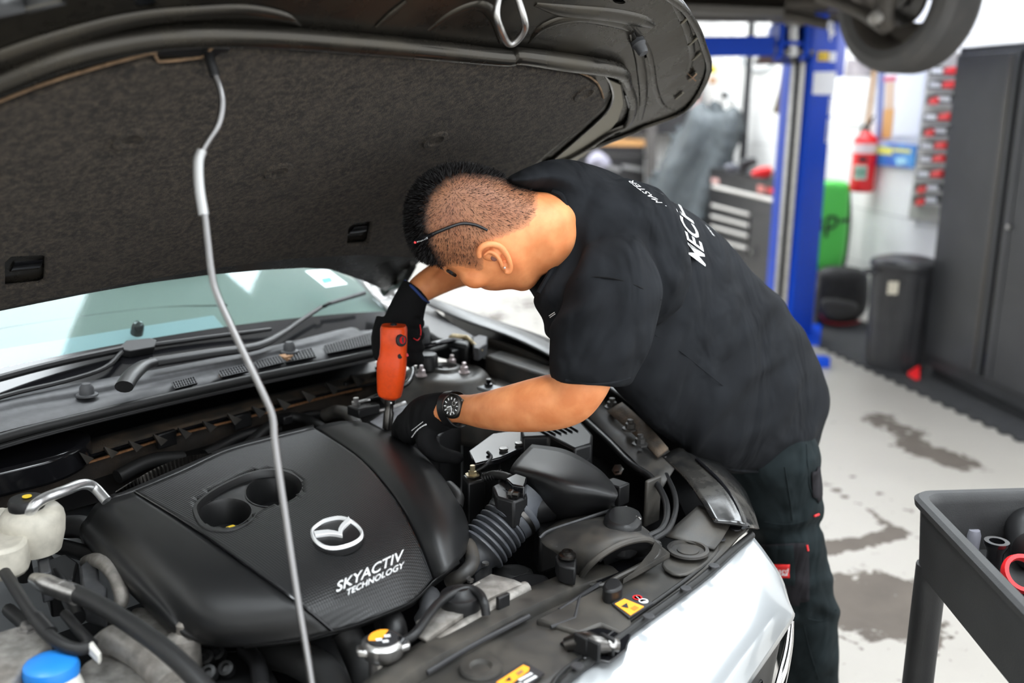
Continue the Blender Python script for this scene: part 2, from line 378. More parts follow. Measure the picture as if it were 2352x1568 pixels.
# ---- prop rod ---------------------------------------------------------------------------
A = H(478, 118, .01); B = W(724, 1600, .84)
tA = (A - CAM).dot(fw); tB = (B - CAM).dot(fw)
def rodp(x, y):
    k = (y - 118) / (1600 - 118); d = ray(x, y); return CAM + d * (1 / ((1 - k) / tA + k / tB))
rodpx = [(478, 118), (490, 160), (506, 205), (510, 245), (500, 290), (472, 335), (456, 372), (459, 430), (470, 492), (478, 560), (486, 625), (500, 680), (560, 810), (610, 915), (627, 960), (632, 1020), (655, 1180), (680, 1350), (700, 1470), (716, 1568), (722, 1620)]
prop = tube('prop_rod', [rodp(x, y) for x, y in rodpx], .0045, 'rod', car, n=10, smooth=4)
tube('rod_sleeve', [rodp(x, y) for x, y in ((464, 345), (456, 372), (458, 430), (468, 494))], .0065, 'sleeve', prop, n=12, smooth=5)
tube('rod_grip', [rodp(x, y) for x, y in ((476, 112), (483, 140), (494, 175))], .0065, 'black', prop, n=10, smooth=3)
box('rod_bracket', H(440, 112, .006), (HE, CV, HN), (.012, .05, .006), 'black', hood, bevel=.003)

# ---- windscreen, dashboard, cowl ---------------------------------------------------------
def glass_mat():
    m = bpy.data.materials.new('windscreen_glass'); m.use_nodes = True; nt = m.node_tree; n = nt.nodes; L = nt.links
    n.remove(n['Principled BSDF']); out = n['Material Output']
    tr = n.new('ShaderNodeBsdfTransparent'); tr.inputs[0].default_value = (.84, .90, .89, 1)
    gl = n.new('ShaderNodeBsdfGlossy'); gl.inputs['Roughness'].default_value = .02; gl.inputs[0].default_value = (.9, .97, 1, 1)
    lw = n.new('ShaderNodeLayerWeight'); lw.inputs[0].default_value = .5
    pw = n.new('ShaderNodeMath'); pw.operation = 'POWER'; pw.inputs[1].default_value = 4.0; L.new(lw.outputs['Facing'], pw.inputs[0])
    fr = n.new('ShaderNodeMath'); fr.operation = 'MULTIPLY_ADD'; fr.inputs[1].default_value = .30; fr.inputs[2].default_value = .02; L.new(pw.outputs[0], fr.inputs[0])
    mx = n.new('ShaderNodeMixShader'); L.new(fr.outputs[0], mx.inputs[0]); L.new(tr.outputs[0], mx.inputs[1]); L.new(gl.outputs[0], mx.inputs[2]); L.new(mx.outputs[0], out.inputs[0])
    return m
M['glass'] = glass_mat()
WS0 = CAR(-.74, .16, 1.0); WSA = R_(27); WSE = -CU * math.cos(WSA) + Vector((0, 0, math.sin(WSA))); WSN = CV.cross(WSE).normalized()
if WSN.z < 0: WSN = -WSN
def G(x, y, off=0.0): return Wp(x, y, WS0 + WSN * off, WSN)
def GP(e, v, off=0.0): return WS0 + WSE * e + CV * v + WSN * off
ws = patch('windscreen', [[GP(e, v * (1 - .10 * e), -.05 * (v / .7) ** 2) for v in (-.75, -.5, -.25, 0, .25, .5, .72)] for e in (-.02, .2, .45, .75)], 'glass', car, nu=3, nv=3, thick=.005)
M['dash'] = mat('dashboard_vinyl', (.10, .12, .105), .6, bump=.2, bscale=600)
dash = patch('dashboard', [[GP(e, v, z) for v in (-.78, -.4, 0, .4, .74)] for e, z in ((.06, -.035), (.3, -.11), (.55, -.20), (.62, -.32), (.60, -.6))], 'dash', car, nu=4, nv=5)
box('dash_vent', GP(.16, -.06, -.06), (WSE, CV, WSN), (.05, .26, .004), mat('dash_insert', (.14, .20, .22), .35), dash, bevel=.002)
lathe('light_sensor', [(.014, 0), (.013, .022), (.009, .028), (0, .030)], G(314, 765, -.035), WSN, 'gloss', dash, n=18)
tube('dash_seam', [GP(.1, -.55, -.05), GP(.2, -.5, -.078), GP(.35, -.3, -.125), GP(.36, .1, -.13), GP(.3, .3, -.108)], .0015, 'black', dash, n=6)
# seats seen dimly through the glass
for v_ in (-.22, .50):
    bm = bmesh.new(); add_box(bm, CAR(-1.42, v_, 1.0), (CV, Vector((-.3, 0, 1)), CU), (.24, .28, .07)); from_bm('seat', bm, 'cover', car, bevel=.05, seg=3)
# black band along the foot of the glass
patch('glass_band', [[GP(e, v, .004 - .05 * (v / .7) ** 2) for v in (-.75, -.5, -.25, 0, .25, .5, .70)] for e in (-.03, .05, .095)], 'gloss', car, nu=4, nv=2)
mesh('sticker', [G(x, y, .006) for x, y in ((700, 622), (752, 617), (799, 652), (748, 660))], [(0, 1, 2, 3)], mat('sticker_paper', (.55, .62, .62), .6), ws)
mesh('sticker_print', [G(x, y, .0075) for x, y in ((738, 640), (758, 636), (764, 645), (744, 650))], [(0, 1, 2, 3)], mat('sticker_blue', (.05, .25, .5), .6), ws)
# cowl strip
cowl_px = [[(-250, 980, 1.0), (0, 906, 1.0), (200, 868, 1.0), (420, 828, 1.0), (620, 788, 1.0), (760, 752, 1.0), (850, 705, 1.0), (875, 668, 1.005)],
           [(-250, 1008, .998), (0, 930, .998), (200, 893, .998), (420, 850, .998), (620, 806, .998), (770, 768, .998), (862, 722, .998), (886, 690, 1.0)],
           [(-250, 1030, .985), (0, 952, .985), (200, 912, .985), (420, 868, .985), (620, 822, .985), (780, 785, .985), (872, 752, .985), (905, 730, .99)],
           [(-250, 1075, .975), (0, 992, .975), (200, 945, .975), (420, 893, .975), (620, 850, .975), (790, 815, .975), (885, 795, .975), (925, 775, .975)],
           [(-250, 1095, .93), (0, 1012, .93), (200, 963, .93), (420, 908, .93), (620, 864, .93), (790, 826, .93), (890, 808, .93), (930, 790, .93)]]
cowl = patch('cowl', [[W(*p) for p in r] for r in cowl_px], 'grey', car, nu=4, nv=3, thick=.004)
def vent(px, nx, ny):                             # punched grille: dark slot panel and its bars
    a, b, c, d = [W(x, y, .989) for x, y in px]
    g = mesh('vent', [a, b, c, d, a - Vector((0, 0, .003)), b - Vector((0, 0, .003)), c - Vector((0, 0, .003)), d - Vector((0, 0, .003))], [(0, 1, 2, 3), (4, 7, 6, 5), (0, 4, 5, 1), (1, 5, 6, 2), (2, 6, 7, 3), (3, 7, 4, 0)], 'gloss', cowl)
    bm = bmesh.new(); z = Vector((0, 0, .001))
    for i in range(nx + 1):
        t = i / nx; p, q = a.lerp(b, t), d.lerp(c, t); add_tube(bm, [p + z, q + z], .0012, 4)
    for j in range(ny + 1):
        t = j / ny; p, q = a.lerp(d, t), b.lerp(c, t); add_tube(bm, [p + z, q + z], .0012, 4)
    from_bm('vent_grid', bm, 'grey', g)['kind'] = 'stuff'
vent([(395, 879), (446, 866), (453, 880), (402, 893)], 9, 3)
vent([(502, 853), (562, 838), (572, 852), (510, 866)], 10, 3)
vent([(586, 832), (642, 818), (652, 832), (594, 846)], 9, 4)
vent([(648, 816), (716, 800), (726, 819), (656, 832)], 10, 4)
vent([(744, 795), (862, 762), (870, 788), (752, 812)], 20, 6)
for x, y in ((200, 908), (665, 808)):
    lathe('washer_nozzle', [(.021, 0), (.020, .003), (.014, .004), (.013, .016), (.008, .024), (0, .025)], W(x, y, .992), (0, 0, 1), 'grey', cowl, n=18)
mesh('dry_twig', [W(x, y, z) for x, y, z in ((640, 815, .99), (668, 826, 1.0), (655, 812, .995), (660, 830, .99), (675, 815, 1.0), (650, 822, 1.003))], [(0, 1, 2), (3, 4, 5), (0, 4, 3)], 'leaf', cowl)
mesh('dead_leaf', [W(x, y, z) for x, y, z in ((488, 870, .982), (525, 862, .982), (505, 866, .992), (500, 858, .99), (510, 872, .982))], [(0, 2, 1), (2, 3, 4)], 'leaf', cowl)
tube('hood_seal', [W(x, y, .985) for x, y in ((-250, 1090), (0, 1006), (200, 955), (400, 908), (600, 864), (760, 832), (880, 806), (960, 785))], .0085, 'rubber', car, n=12)
tube('seal_lip', [W(x, y, .972) for x, y in ((-250, 1110), (0, 1026), (200, 972), (400, 924), (600, 879), (760, 846), (880, 818))], .005, 'rubber', car, n=8)
# wipers
wiper = tube('wiper', [W(285, 888, 1.025), W(300, 865, 1.032), W(325, 842, 1.035), W(352, 832, 1.035)], [.0175, .0175, .016, .0135], 'black', car, n=14, flat=.7, upv=Vector((0, 0, 1)))
wiper['label'] = 'black wiper with a bent pivot cap'
tube('wiper_arm', [G(345, 833, .035), G(480, 812, .032), G(590, 795, .028), G(650, 765, .02), G(690, 737, .016), G(740, 704, .014)], [.0135, .013, .011, .0075, .0062, .0055], 'black', wiper, n=10, flat=.7, upv=WSN)
tube('wiper_blade', [G(755, 697, .012), G(800, 684, .012), G(838, 672, .010)], .0055, 'grey', wiper, n=8)
box('blade_clip', G(750, 700, .018), (G(760, 694) - G(740, 706), WSN, CV), (.011, .006, .007), 'black', wiper, bevel=.002)
w2 = tube('wiper', [G(-200, 925, .015), G(0, 868, .016), G(140, 832, .017), G(280, 802, .018)], .0075, 'black', car, n=8, flat=1.3)
w2['label'] = 'black wiper lying low on the near side of the glass'
mesh_c = [G(x, y, .022) for x, y in ((270, 800), (290, 781), (345, 775), (360, 780), (356, 796), (300, 806))]
prism('blade_clip', mesh_c, -WSN * .018, 'black', w2, bevel=.002)
tube('wiper_blade', [G(355, 792, .014), G(480, 775, .013), G(595, 760, .012), G(622, 756, .011)], [.006, .0055, .005, .004], 'black', w2, n=8)
tube('wiper_arm', [G(-200, 985, .015), G(0, 912, .015), G(150, 875, .015), G(240, 845, .015), G(280, 808, .018)], .005, 'black', w2, n=8)
# front post of the cabin and fender behind the hand
patch('windscreen_pillar', [[W(x, y, z) for x, y, z in r] for r in ([(800, 628, 1.08), (845, 668, 1.05), (880, 700, 1.02), (905, 735, 1.0)], [(835, 625, 1.09), (870, 655, 1.06), (900, 680, 1.03), (930, 715, 1.01)], [(880, 640, 1.07), (905, 660, 1.05), (930, 690, 1.03), (960, 720, 1.0)])], mat('grey_body', (.22, .215, .21), .35, .5, coat=.5), car, nu=4, nv=3, thick=.004)
box('hood_hinge', W(905, 652, 1.09), (HE, CV, HN), (.05, .012, .012), 'dsteel', car, bevel=.004)
tube('hinge_arm', [W(895, 662, 1.08), W(925, 650, 1.11), W(950, 610, 1.16)], .008, 'dsteel', car, n=8)

# ---- firewall, ledge with ribs ----------------------------------------------------------------
patch('ledge', [[W(*p) for p in r] for r in ([(-250, 1150, .90), (0, 1072, .90), (250, 998, .90), (500, 935, .90), (720, 885, .90), (900, 845, .90)],
      [(-250, 1195, .895), (0, 1118, .895), (250, 1035, .895), (500, 962, .895), (720, 908, .895), (900, 866, .895)])], 'dirty', car, nu=4, nv=3, thick=.004)
for i in range(16):
    t = i / 15; x = 10 + t * 850; y = 1083 - 236 * t + 14 * math.sin(math.pi * t)
    a, b, c = W(x, y, .90), W(x + 20, y + 22, .898), W(x + 36, y + 8, .898); d = W(x + 2, y - 6, .93)
    mesh('rib', [a, b, c, d], [(0, 1, 3), (1, 2, 3), (0, 3, 2), (0, 2, 1)], 'dusty', car, smooth=None)
tube('ledge_lip', [W(x, y, .897) for x, y in ((-250, 1198), (0, 1112), (250, 1035), (500, 965), (720, 912), (880, 875))], .0035, 'gloss', car, n=8)
tube('orange_wire', [W(x, y, .885) for x, y in ((-100, 1150), (30, 1112), (150, 1078), (290, 1035), (400, 1000), (520, 970), (640, 940), (760, 908), (830, 893))], .0026, 'copper', car, n=6)
for x, y in ((130, 1084), (382, 1008), (556, 966), (806, 888)):
    box('wire_clip', W(x, y, .89), (W(x + 30, y - 9, .89) - W(x, y, .89), CU, (0, 0, 1)), (.022, .006, .016), 'black', car, bevel=.003)
patch('firewall', [[W(x, y, .88) + Vector((0, 0, dz)) for x, y in ((-250, 1205), (0, 1122), (250, 1042), (500, 972), (720, 915), (900, 870))] for dz in (0, -.08, -.2, -.4)], 'firewall', car, nu=3, nv=2, thick=.006)
patch('cowl_front', [[W(x, y, z) for x, y in ((-250, 1112), (0, 1030), (200, 975), (400, 926), (600, 882), (800, 840), (920, 815))] for z in (.972, .93)] , 'black', car, nu=3, nv=3, thick=.004)
slab('black_box', spl([(-120, 1045), (60, 990), (196, 988), (200, 1010), (150, 1040), (60, 1066), (-120, 1100)], 3), .935, .05, 'gloss', car, bevel=.008)
# tray under everything
def bay(name, pts, m='black'):
    return mesh(name, [CAR(*p) for p in pts], [tuple(range(len(pts)))], m, car)
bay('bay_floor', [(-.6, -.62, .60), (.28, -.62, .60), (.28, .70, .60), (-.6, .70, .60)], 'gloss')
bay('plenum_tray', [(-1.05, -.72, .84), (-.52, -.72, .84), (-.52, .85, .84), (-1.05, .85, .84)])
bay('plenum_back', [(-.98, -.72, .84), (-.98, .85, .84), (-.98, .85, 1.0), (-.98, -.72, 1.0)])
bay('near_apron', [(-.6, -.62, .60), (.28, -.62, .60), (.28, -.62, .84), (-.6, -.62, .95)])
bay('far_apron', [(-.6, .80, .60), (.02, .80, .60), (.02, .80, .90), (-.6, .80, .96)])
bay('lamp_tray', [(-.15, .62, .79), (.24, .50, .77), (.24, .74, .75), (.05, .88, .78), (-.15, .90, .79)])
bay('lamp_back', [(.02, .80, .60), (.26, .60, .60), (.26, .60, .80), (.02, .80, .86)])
# ---- engine cover -----------------------------------------------------------------------------
def weave_mat():
    m = mat('cover_weave', (.0105, .0108, .0112), .40, spec=.4); nt = m.node_tree; n = nt.nodes; L = nt.links; b = n['Principled BSDF']
    g = n.new('ShaderNodeNewGeometry')
    d = n.new('ShaderNodeVectorMath'); d.operation = 'DOT_PRODUCT'; d.inputs[1].default_value = CV; L.new(g.outputs['Position'], d.inputs[0])
    s = n.new('ShaderNodeMath'); s.operation = 'MULTIPLY'; s.inputs[1].default_value = 2 * math.pi / .0042; L.new(d.outputs['Value'], s.inputs[0])
    sn = n.new('ShaderNodeMath'); sn.operation = 'SINE'; L.new(s.outputs[0], sn.inputs[0])
    d2 = n.new('ShaderNodeVectorMath'); d2.operation = 'DOT_PRODUCT'; d2.inputs[1].default_value = CU; L.new(g.outputs['Position'], d2.inputs[0])
    s2 = n.new('ShaderNodeMath'); s2.operation = 'MULTIPLY'; s2.inputs[1].default_value = 2 * math.pi / .0042; L.new(d2.outputs['Value'], s2.inputs[0])
    sn2 = n.new('ShaderNodeMath'); sn2.operation = 'SINE'; L.new(s2.outputs[0], sn2.inputs[0])
    ad = n.new('ShaderNodeMath'); ad.operation = 'ADD'; L.new(sn.outputs[0], ad.inputs[0]); L.new(sn2.outputs[0], ad.inputs[1])
    bp = n.new('ShaderNodeBump'); bp.inputs['Strength'].default_value = .22; bp.inputs['Distance'].default_value = .001
    L.new(ad.outputs[0], bp.inputs['Height']); L.new(bp.outputs[0], b.inputs['Normal']); return m
M['weave'] = weave_mat()
seamL = [(310, 1129, .900), (440, 1208, .905), (565, 1297, .900), (690, 1386, .878), (764, 1447, .838)]
mid1 = [(420, 1083, .903), (545, 1172, .907), (655, 1258, .903), (755, 1352, .880), (824, 1430, .836)]
mid2 = [(520, 1037, .903), (640, 1128, .908), (740, 1218, .904), (825, 1312, .882), (882, 1408, .836)]
mid3 = [(625, 1008, .903), (742, 1090, .908), (830, 1180, .904), (900, 1275, .882), (945, 1380, .834)]
crease = [(722, 984, .902), (822, 1052, .908), (896, 1135, .905), (950, 1228, .884), (992, 1330, .836)]
oilA = spl([(448, 1170), (458, 1148), (500, 1118), (560, 1090), (610, 1078), (655, 1080), (688, 1096), (697, 1118), (680, 1142), (640, 1160), (596, 1172), (575, 1196), (540, 1212), (500, 1214), (465, 1202)], 4)
rowsC = list(zip(*[seamL, mid1, mid2, mid3, crease]))
cover = patch('engine_cover', [[W(*p) for p in r] for r in zip(seamL, mid1, mid2, mid3, crease)], 'weave', car, nu=16, nv=16,
              skip=lambda p: inside(proj(p), oilA), thick=.004)
cover['label'] = 'black ribbed engine cover with raised badge and lettering'
# left panel: top face, ledge and skirt
pL = [[(308, 1131, .898), (437, 1211, .902), (562, 1300, .897), (686, 1390, .875), (759, 1450, .836)],
      [(258, 1146, .896), (385, 1235, .897), (500, 1330, .888), (600, 1415, .862), (680, 1468, .828)],
      [(222, 1158, .888), (330, 1254, .886), (432, 1362, .872), (490, 1440, .845), (575, 1481, .818)],
      [(200, 1190, .866), (290, 1280, .862), (385, 1385, .846), (440, 1452, .825), (535, 1484, .808)],
      [(188, 1205, .860), (272, 1295, .855), (368, 1395, .840), (425, 1458, .820), (515, 1484, .802)],
      [(184, 1225, .845), (252, 1302, .840), (350, 1402, .822), (412, 1462, .806), (495, 1484, .790)],
      [(190, 1245, .800), (258, 1318, .800), (352, 1412, .790), (415, 1470, .780), (490, 1490, .770)]]
patch('left_panel', [[W(*p) for p in r] for r in pL], 'cover', cover, nu=8, nv=4, thick=.003)
pB = [[(258, 1146, .896), (308, 1131, .898), (420, 1084, .900), (520, 1038, .900), (625, 1009, .900), (722, 985, .900)],
      [(250, 1138, .880), (300, 1122, .88), (412, 1074, .88), (514, 1029, .88), (620, 1000, .88), (720, 976, .88)],
      [(250, 1140, .800), (300, 1124, .80), (412, 1076, .80), (514, 1031, .80), (620, 1002, .80), (720, 978, .80)]]
patch('rear_lip', [[W(*p) for p in r] for r in pB], 'cover', cover, nu=4, nv=2, thick=.002)
pR = [[(724, 983, .900), (824, 1050, .906), (899, 1133, .903), (953, 1226, .882), (996, 1330, .834)],
      [(760, 972, .913), (858, 1032, .918), (940, 1118, .913), (995, 1212, .894), (1026, 1310, .850)],
      [(815, 968, .912), (905, 1020, .916), (985, 1105, .910), (1035, 1195, .890), (1055, 1285, .848)],
      [(880, 984, .885), (955, 1030, .886), (1030, 1118, .878), (1072, 1205, .856), (1074, 1262, .828)],
      [(884, 996, .840), (962, 1045, .840), (1036, 1132, .83), (1078, 1216, .81), (1074, 1280, .80)]]
patch('right_panel', [[W(*p) for p in r] for r in pR], 'cover', cover, nu=8, nv=5, thick=.003)
pF = [[(559, 1483, .812), (680, 1470, .824), (762, 1449, .836), (824, 1432, .834), (882, 1410, .834), (945, 1382, .832), (994, 1335, .834), (1024, 1312, .848), (1054, 1287, .846)],
      [(560, 1488, .80), (680, 1476, .80), (762, 1456, .80), (824, 1440, .80), (882, 1418, .80), (945, 1392, .80), (996, 1346, .80), (1028, 1322, .80), (1056, 1298, .80)]]
patch('front_lip', [[W(*p) for p in r] for r in pF], 'cover', cover, nu=3, nv=2, thick=.002)
for s0, nm in ((seamL, 'seam'), (crease, 'seam')):
    tube(nm, [W(x, y, z + .0005) for x, y, z in s0], .0018, 'gloss', cover, n=6)
# oil filler wells
zt = .9075
rimt = [W(x, y, zt + .002) for x, y in oilA]
oc = sum(rimt, Vector()) / len(rimt)
bm = bmesh.new()
loops = []
for k, dz in ((1.05, -.004), (1.035, .0), (.97, .0), (.95, -.004), (.94, -.012)):
    loops.append([bm.verts.new(oc + (p - oc) * k + Vector((0, 0, dz))) for p in rimt])
for a, b in zip(loops[:-1], loops[1:]):
    for i in range(len(a)): bm.faces.new((a[i], a[(i + 1) % len(a)], b[(i + 1) % len(a)], b[i]))
rim_o = from_bm('filler_rim', bm, 'cover', cover, smooth=50)
wells = [ell(516, 1176, 64, 35, 28, -8), ell(628, 1122, 66, 38, 28, -8)]
zf = zt - .011
plate('filler_floor', [oc + (p - oc) * .955 + Vector((0, 0, zf - zt)) for p in rimt], [[W(x, y + 4, zf) for x, y in w_] for w_ in wells], Vector((0, 0, -.003)), 'cover', cover)
for w_ in wells:
    top = [W(x, y + 4, zf) for x, y in w_]; c = sum(top, Vector()) / len(top); bm = bmesh.new()
    ls = [[bm.verts.new(c + (p - c) * k + Vector((0, 0, dz))) for p in top] for k, dz in ((1.02, .001), (.97, .001), (.93, -.004), (.88, -.05))]
    for a, b in zip(ls[:-1], ls[1:]):
        for i in range(len(a)): bm.faces.new((a[i], a[(i + 1) % len(a)], b[(i + 1) % len(a)], b[i]))
    bm.faces.new(ls[-1])
    from_bm('filler_well', bm, 'cover', cover, smooth=50)
lathe('filler_cap', [(.030, 0), (.030, .014), (.026, .017), (0, .017)], W(516, 1176, zf) - Vector((0, 0, .049)), (0, 0, 1), 'black', cover, n=24)
lathe('filler_cap', [(.028, 0), (.028, .010), (0, .010)], W(628, 1122, zf) - Vector((0, 0, .049)), (0, 0, 1), 'black', cover, n=24)
box('filler_mark', W(530, 1210, .875), CARX, (.004, .007, .0015), 'amber', cover, bevel=.001)
# badge: oval ring with spread wings
def on_cover(x, y, dz=0.0):                       # height of the cover surface under a pixel
    t = max(0.0, min(1.0, (y - 1180) / 200)); return W(x, y, .9045 - .028 * t * t - .002 * t + dz)
E_C = on_cover(772, 1229); ex = (on_cover(832, 1222) - on_cover(711, 1235)).normalized()
ey = (on_cover(768, 1190) - on_cover(777, 1270)); ey = (ey - ex * ey.dot(ex)).normalized(); ez = ex.cross(ey)
sx = (on_cover(834, 1222) - on_cover(709, 1236)).length / 2; sy = (on_cover(770, 1189) - on_cover(776, 1270)).length / 2
def E2(a, b, h=0.003): return E_C + ex * (a * sx) + ey * (b * sy) + ez * h
lathe('badge_base', [(sx * 1.04, -.003), (sx * 1.04, .002), (sx * .98, .003), (0, .003)], E_C, ez, 'black', cover, n=40, refv=ey, sx=sy / sx)
def B(c, h): return on_cover(700 + c[0] / 7.468, 1170 + c[1] / 7.468, 0) + ez * h
ring = [(95, 410), (150, 330), (300, 222), (480, 168), (600, 156), (700, 172), (800, 212), (905, 290), (985, 380), (1012, 460), (980, 550), (880, 630), (750, 690), (600, 730), (450, 740), (320, 710), (200, 630), (120, 530)]
ring = [(v.x, v.y) for v in crom([Vector(p) for p in ring], 3, True)]
rcx, rcy = 550, 450
def inset(k): return [(rcx + (x - rcx) * (1 - k / 455), rcy + (y - rcy) * (1 - k / 290)) for x, y in ring]
bm = bmesh.new(); lp = [[bm.verts.new(B(p, h)) for p in inset(k)] for k, h in ((0, .002), (6, .006), (30, .008), (54, .006), (58, .002))]
for a, b in zip(lp[:-1], lp[1:]):
    for q in range(len(a)): bm.faces.new((a[q], a[(q + 1) % len(a)], b[(q + 1) % len(a)], b[q]))
bd = from_bm('badge', bm, 'badge', cover, smooth=50)
wing = [(150, 450), (280, 430), (400, 420), (510, 436), (575, 455), (580, 400), (610, 340), (660, 285), (720, 235), (752, 185), (800, 260), (720, 335), (670, 385), (645, 440), (650, 522), (600, 512), (520, 497), (430, 490), (330, 500), (190, 520)]
prism('badge_wings', [B(p, .0085) for p in wing], -ez * .006, 'badge', bd, bevel=.001)
def cover_text(name, s, x0, y0, x1, y1, hpx, lean=.16):
    t_ = text_mesh(s, 1.0, .0, .012); xs = [v.co.x for v in t_.vertices]; ys = [v.co.y for v in t_.vertices]
    xa, xb, ym, hy = min(xs), max(xs), (max(ys) + min(ys)) / 2, max(ys) - min(ys)
    for v in t_.vertices:
        a = (v.co.x - xa) / (xb - xa); k = (v.co.y - ym) / hy
        v.co = on_cover(x0 + (x1 - x0) * a + lean * k * hpx, y0 + (y1 - y0) * a - k * hpx, .0035)
    return from_me(name, t_, 'print', cover, smooth=None)
cover_text('lettering', 'SKYACTIV', 774, 1348, 926, 1273, 25)
cover_text('lettering', 'TECHNOLOGY', 796, 1361, 928, 1296, 15)
# pleated foil shield behind the cover
bm = bmesh.new(); pts_t = []; pts_b = []
for i in range(61):
    t = i / 60; x, y = 265 + 260 * t, 1128 - 92 * t; k = .002 * (i % 2)
    pts_t.append(bm.verts.new(W(x, y - 28 * math.sin(math.pi * (1 - t) ** .8) ** 1.0 * (1 - t) ** .3, .89 + k))); pts_b.append(bm.verts.new(W(x + 6, y + 12, .87 + k)))
for i in range(60): bm.faces.new((pts_t[i], pts_t[i + 1], pts_b[i + 1], pts_b[i]))
o = from_bm('foil_shield', bm, 'dsteel', car, smooth=None); s_ = o.modifiers.new('s', 'SOLIDIFY'); s_.thickness = .002

# ---- near side of the bay -----------------------------------------------------------------------
res = lathe('fluid_tank', [(.038, -.05), (.046, -.02), (.048, .0), (.046, .012), (.040, .020), (.030, .024), (0, .024)], W(75, 1195, .90), (0, 0, 1), 'tank', car, n=26)
lathe('tank_cap', [(.026, 0), (.027, .012), (.024, .018), (0, .019)], W(62, 1168, .922), (0, 0, 1), 'black', res, n=22)
lathe('cap_mark', [(.007, 0), (.007, .0012), (0, .0012)], W(62, 1140, .942), (0, 0, 1), 'amber', res, n=16)
slab('tank_body', spl([(-40, 1175), (30, 1165), (60, 1200), (60, 1240), (20, 1262), (-40, 1262)], 3), .895, .05, 'tank', res, bevel=.006)
pp = tube('coolant_pipe', [W(245, 1150, .90), W(215, 1118, .92), W(188, 1112, .935), (W(150, 1126, .94)), W(105, 1143, .94), W(78, 1162, .935), W(64, 1192, .91), W(60, 1230, .87)], .0088, 'pipe', car, n=14, smooth=5)
tube('pipe_hose', [W(66, 1188, .915), W(60, 1225, .88), W(52, 1270, .83), W(60, 1330, .78)], .0125, 'rubber', pp, n=14)
box('pipe_clip', W(52, 1256, .862), CARX, (.014, .017, .007), 'yellow', pp, bevel=.002)
box('clip_tab', W(18, 1260, .858), CARX, (.007, .009, .008), 'yellow', pp, bevel=.002)
fit = tube('hose_fitting', [W(80, 1330, .85), W(105, 1340, .86), W(130, 1350, .862), W(165, 1362, .865), W(180, 1368, .866)], [.010, .014, .0135, .0125, .0125], 'steel', car, n=16, smooth=2)
for x, y in ((140, 1353), (155, 1358), (170, 1364)):
    a = W(x, y, .862); b = W(x + 14, y + 5, .863); tube('crimp_ring', [a, a.lerp(b, .5)], .0145, 'steel', fit, n=16, smooth=0)
tube('cooling_hose', [W(172, 1362, .865), W(230, 1390, .872), W(310, 1440, .872), (W(390, 1500, .865)), W(460, 1568, .85), W(520, 1640, .83)], .0125, 'rubber', car, n=16)
tube('cable_loom', [W(-20, 1270, .86), W(15, 1320, .86), W(50, 1375, .86), W(95, 1440, .855), W(135, 1475, .85), W(175, 1490, .845), W(205, 1485, .845)], .0085, 'rubber', car, n=12)
tube('loom_tape', [W(85, 1420, .857), W(115, 1455, .853)], .0105, 'black', car, n=12, smooth=0)
tube('thin_hose', [W(5, 1205, .88), W(12, 1235, .87), W(-5, 1290, .86)], .006, 'rubber', car, n=10)
prism('loom_plug', [W(x, y, .85) for x, y in ((200, 1480), (212, 1468), (232, 1496), (226, 1506))], (0, 0, -.014), 'white', car, bevel=.002)
tube('loom_branch', [W(150, 1410, .83), W(175, 1440, .835), W(200, 1468, .845), W(214, 1480, .845)], .0075, 'black', car, n=10)
# cast housings of the engine, near corner
slab('cast_bracket', spl([(-60, 1470), (0, 1448), (60, 1434), (105, 1452), (115, 1478), (70, 1510), (30, 1560), (-60, 1620)], 3), .835, .08, 'alu', car, bevel=.008, seg=3)
lathe('bracket_bolt', [(.014, 0), (.014, .004), (.010, .005), (.010, .011), (0, .013)], W(66, 1446, .835), (0, 0, 1), 'steel', car, n=6)
slab('engine_casting', spl([(170, 1545), (240, 1490), (300, 1455), (380, 1490), (430, 1540), (520, 1600), (400, 1680), (120, 1680)], 3), .80, .12, 'alu', car, bevel=.012, seg=3)
tube('cast_rib', [W(230, 1480, .80), W(270, 1470, .82), W(330, 1500, .815), W(390, 1570, .80)], [.015, .022, .024, .02], 'alu', car, n=12)
tube('dark_pipe', [W(200, 1290, .80), W(230, 1288, .84), W(262, 1320, .84), W(280, 1370, .82), W(270, 1400, .80)], [.012, .012, .011, .011, .010], 'alu', car, n=14)
slab('engine_bracket', [(182, 1300), (205, 1280), (225, 1300), (228, 1330), (245, 1345), (240, 1375), (190, 1360)], .83, .05, 'grey', car, bevel=.004)
slab('engine_mount', spl([(300, 1400), (345, 1395), (400, 1430), (440, 1450), (410, 1480), (340, 1460)], 3), .79, .06, 'alu', car, bevel=.008)
bt = lathe('spout', [(.024, -.06), (.023, 0), (.022, .012), (.014, .014), (.009, .018), (.009, .030), (.005, .034), (0, .034)], W(422, 1478, .80), (0, 0, 1), 'alu', car, n=20)
for i, (x, y) in enumerate(((475, 1510), (500, 1500), (520, 1535), (480, 1545))):
    lathe('pulley_nut', [(.011, -.01), (.011, .004), (.006, .005), (.006, 0), (0, 0)], W(x, y, .77), Vector((-.1, -.5, .6)), 'black', car, n=16)
slab('alternator', spl([(440, 1500), (520, 1490), (600, 1500), (640, 1580), (560, 1640), (440, 1640)], 3), .755, .1, 'black', car, bevel=.01)
tube('ribbed_pipe', [W(560, 1490, .77), W(590, 1520, .775), W(600, 1580, .77)], .012, 'black', car, n=10)
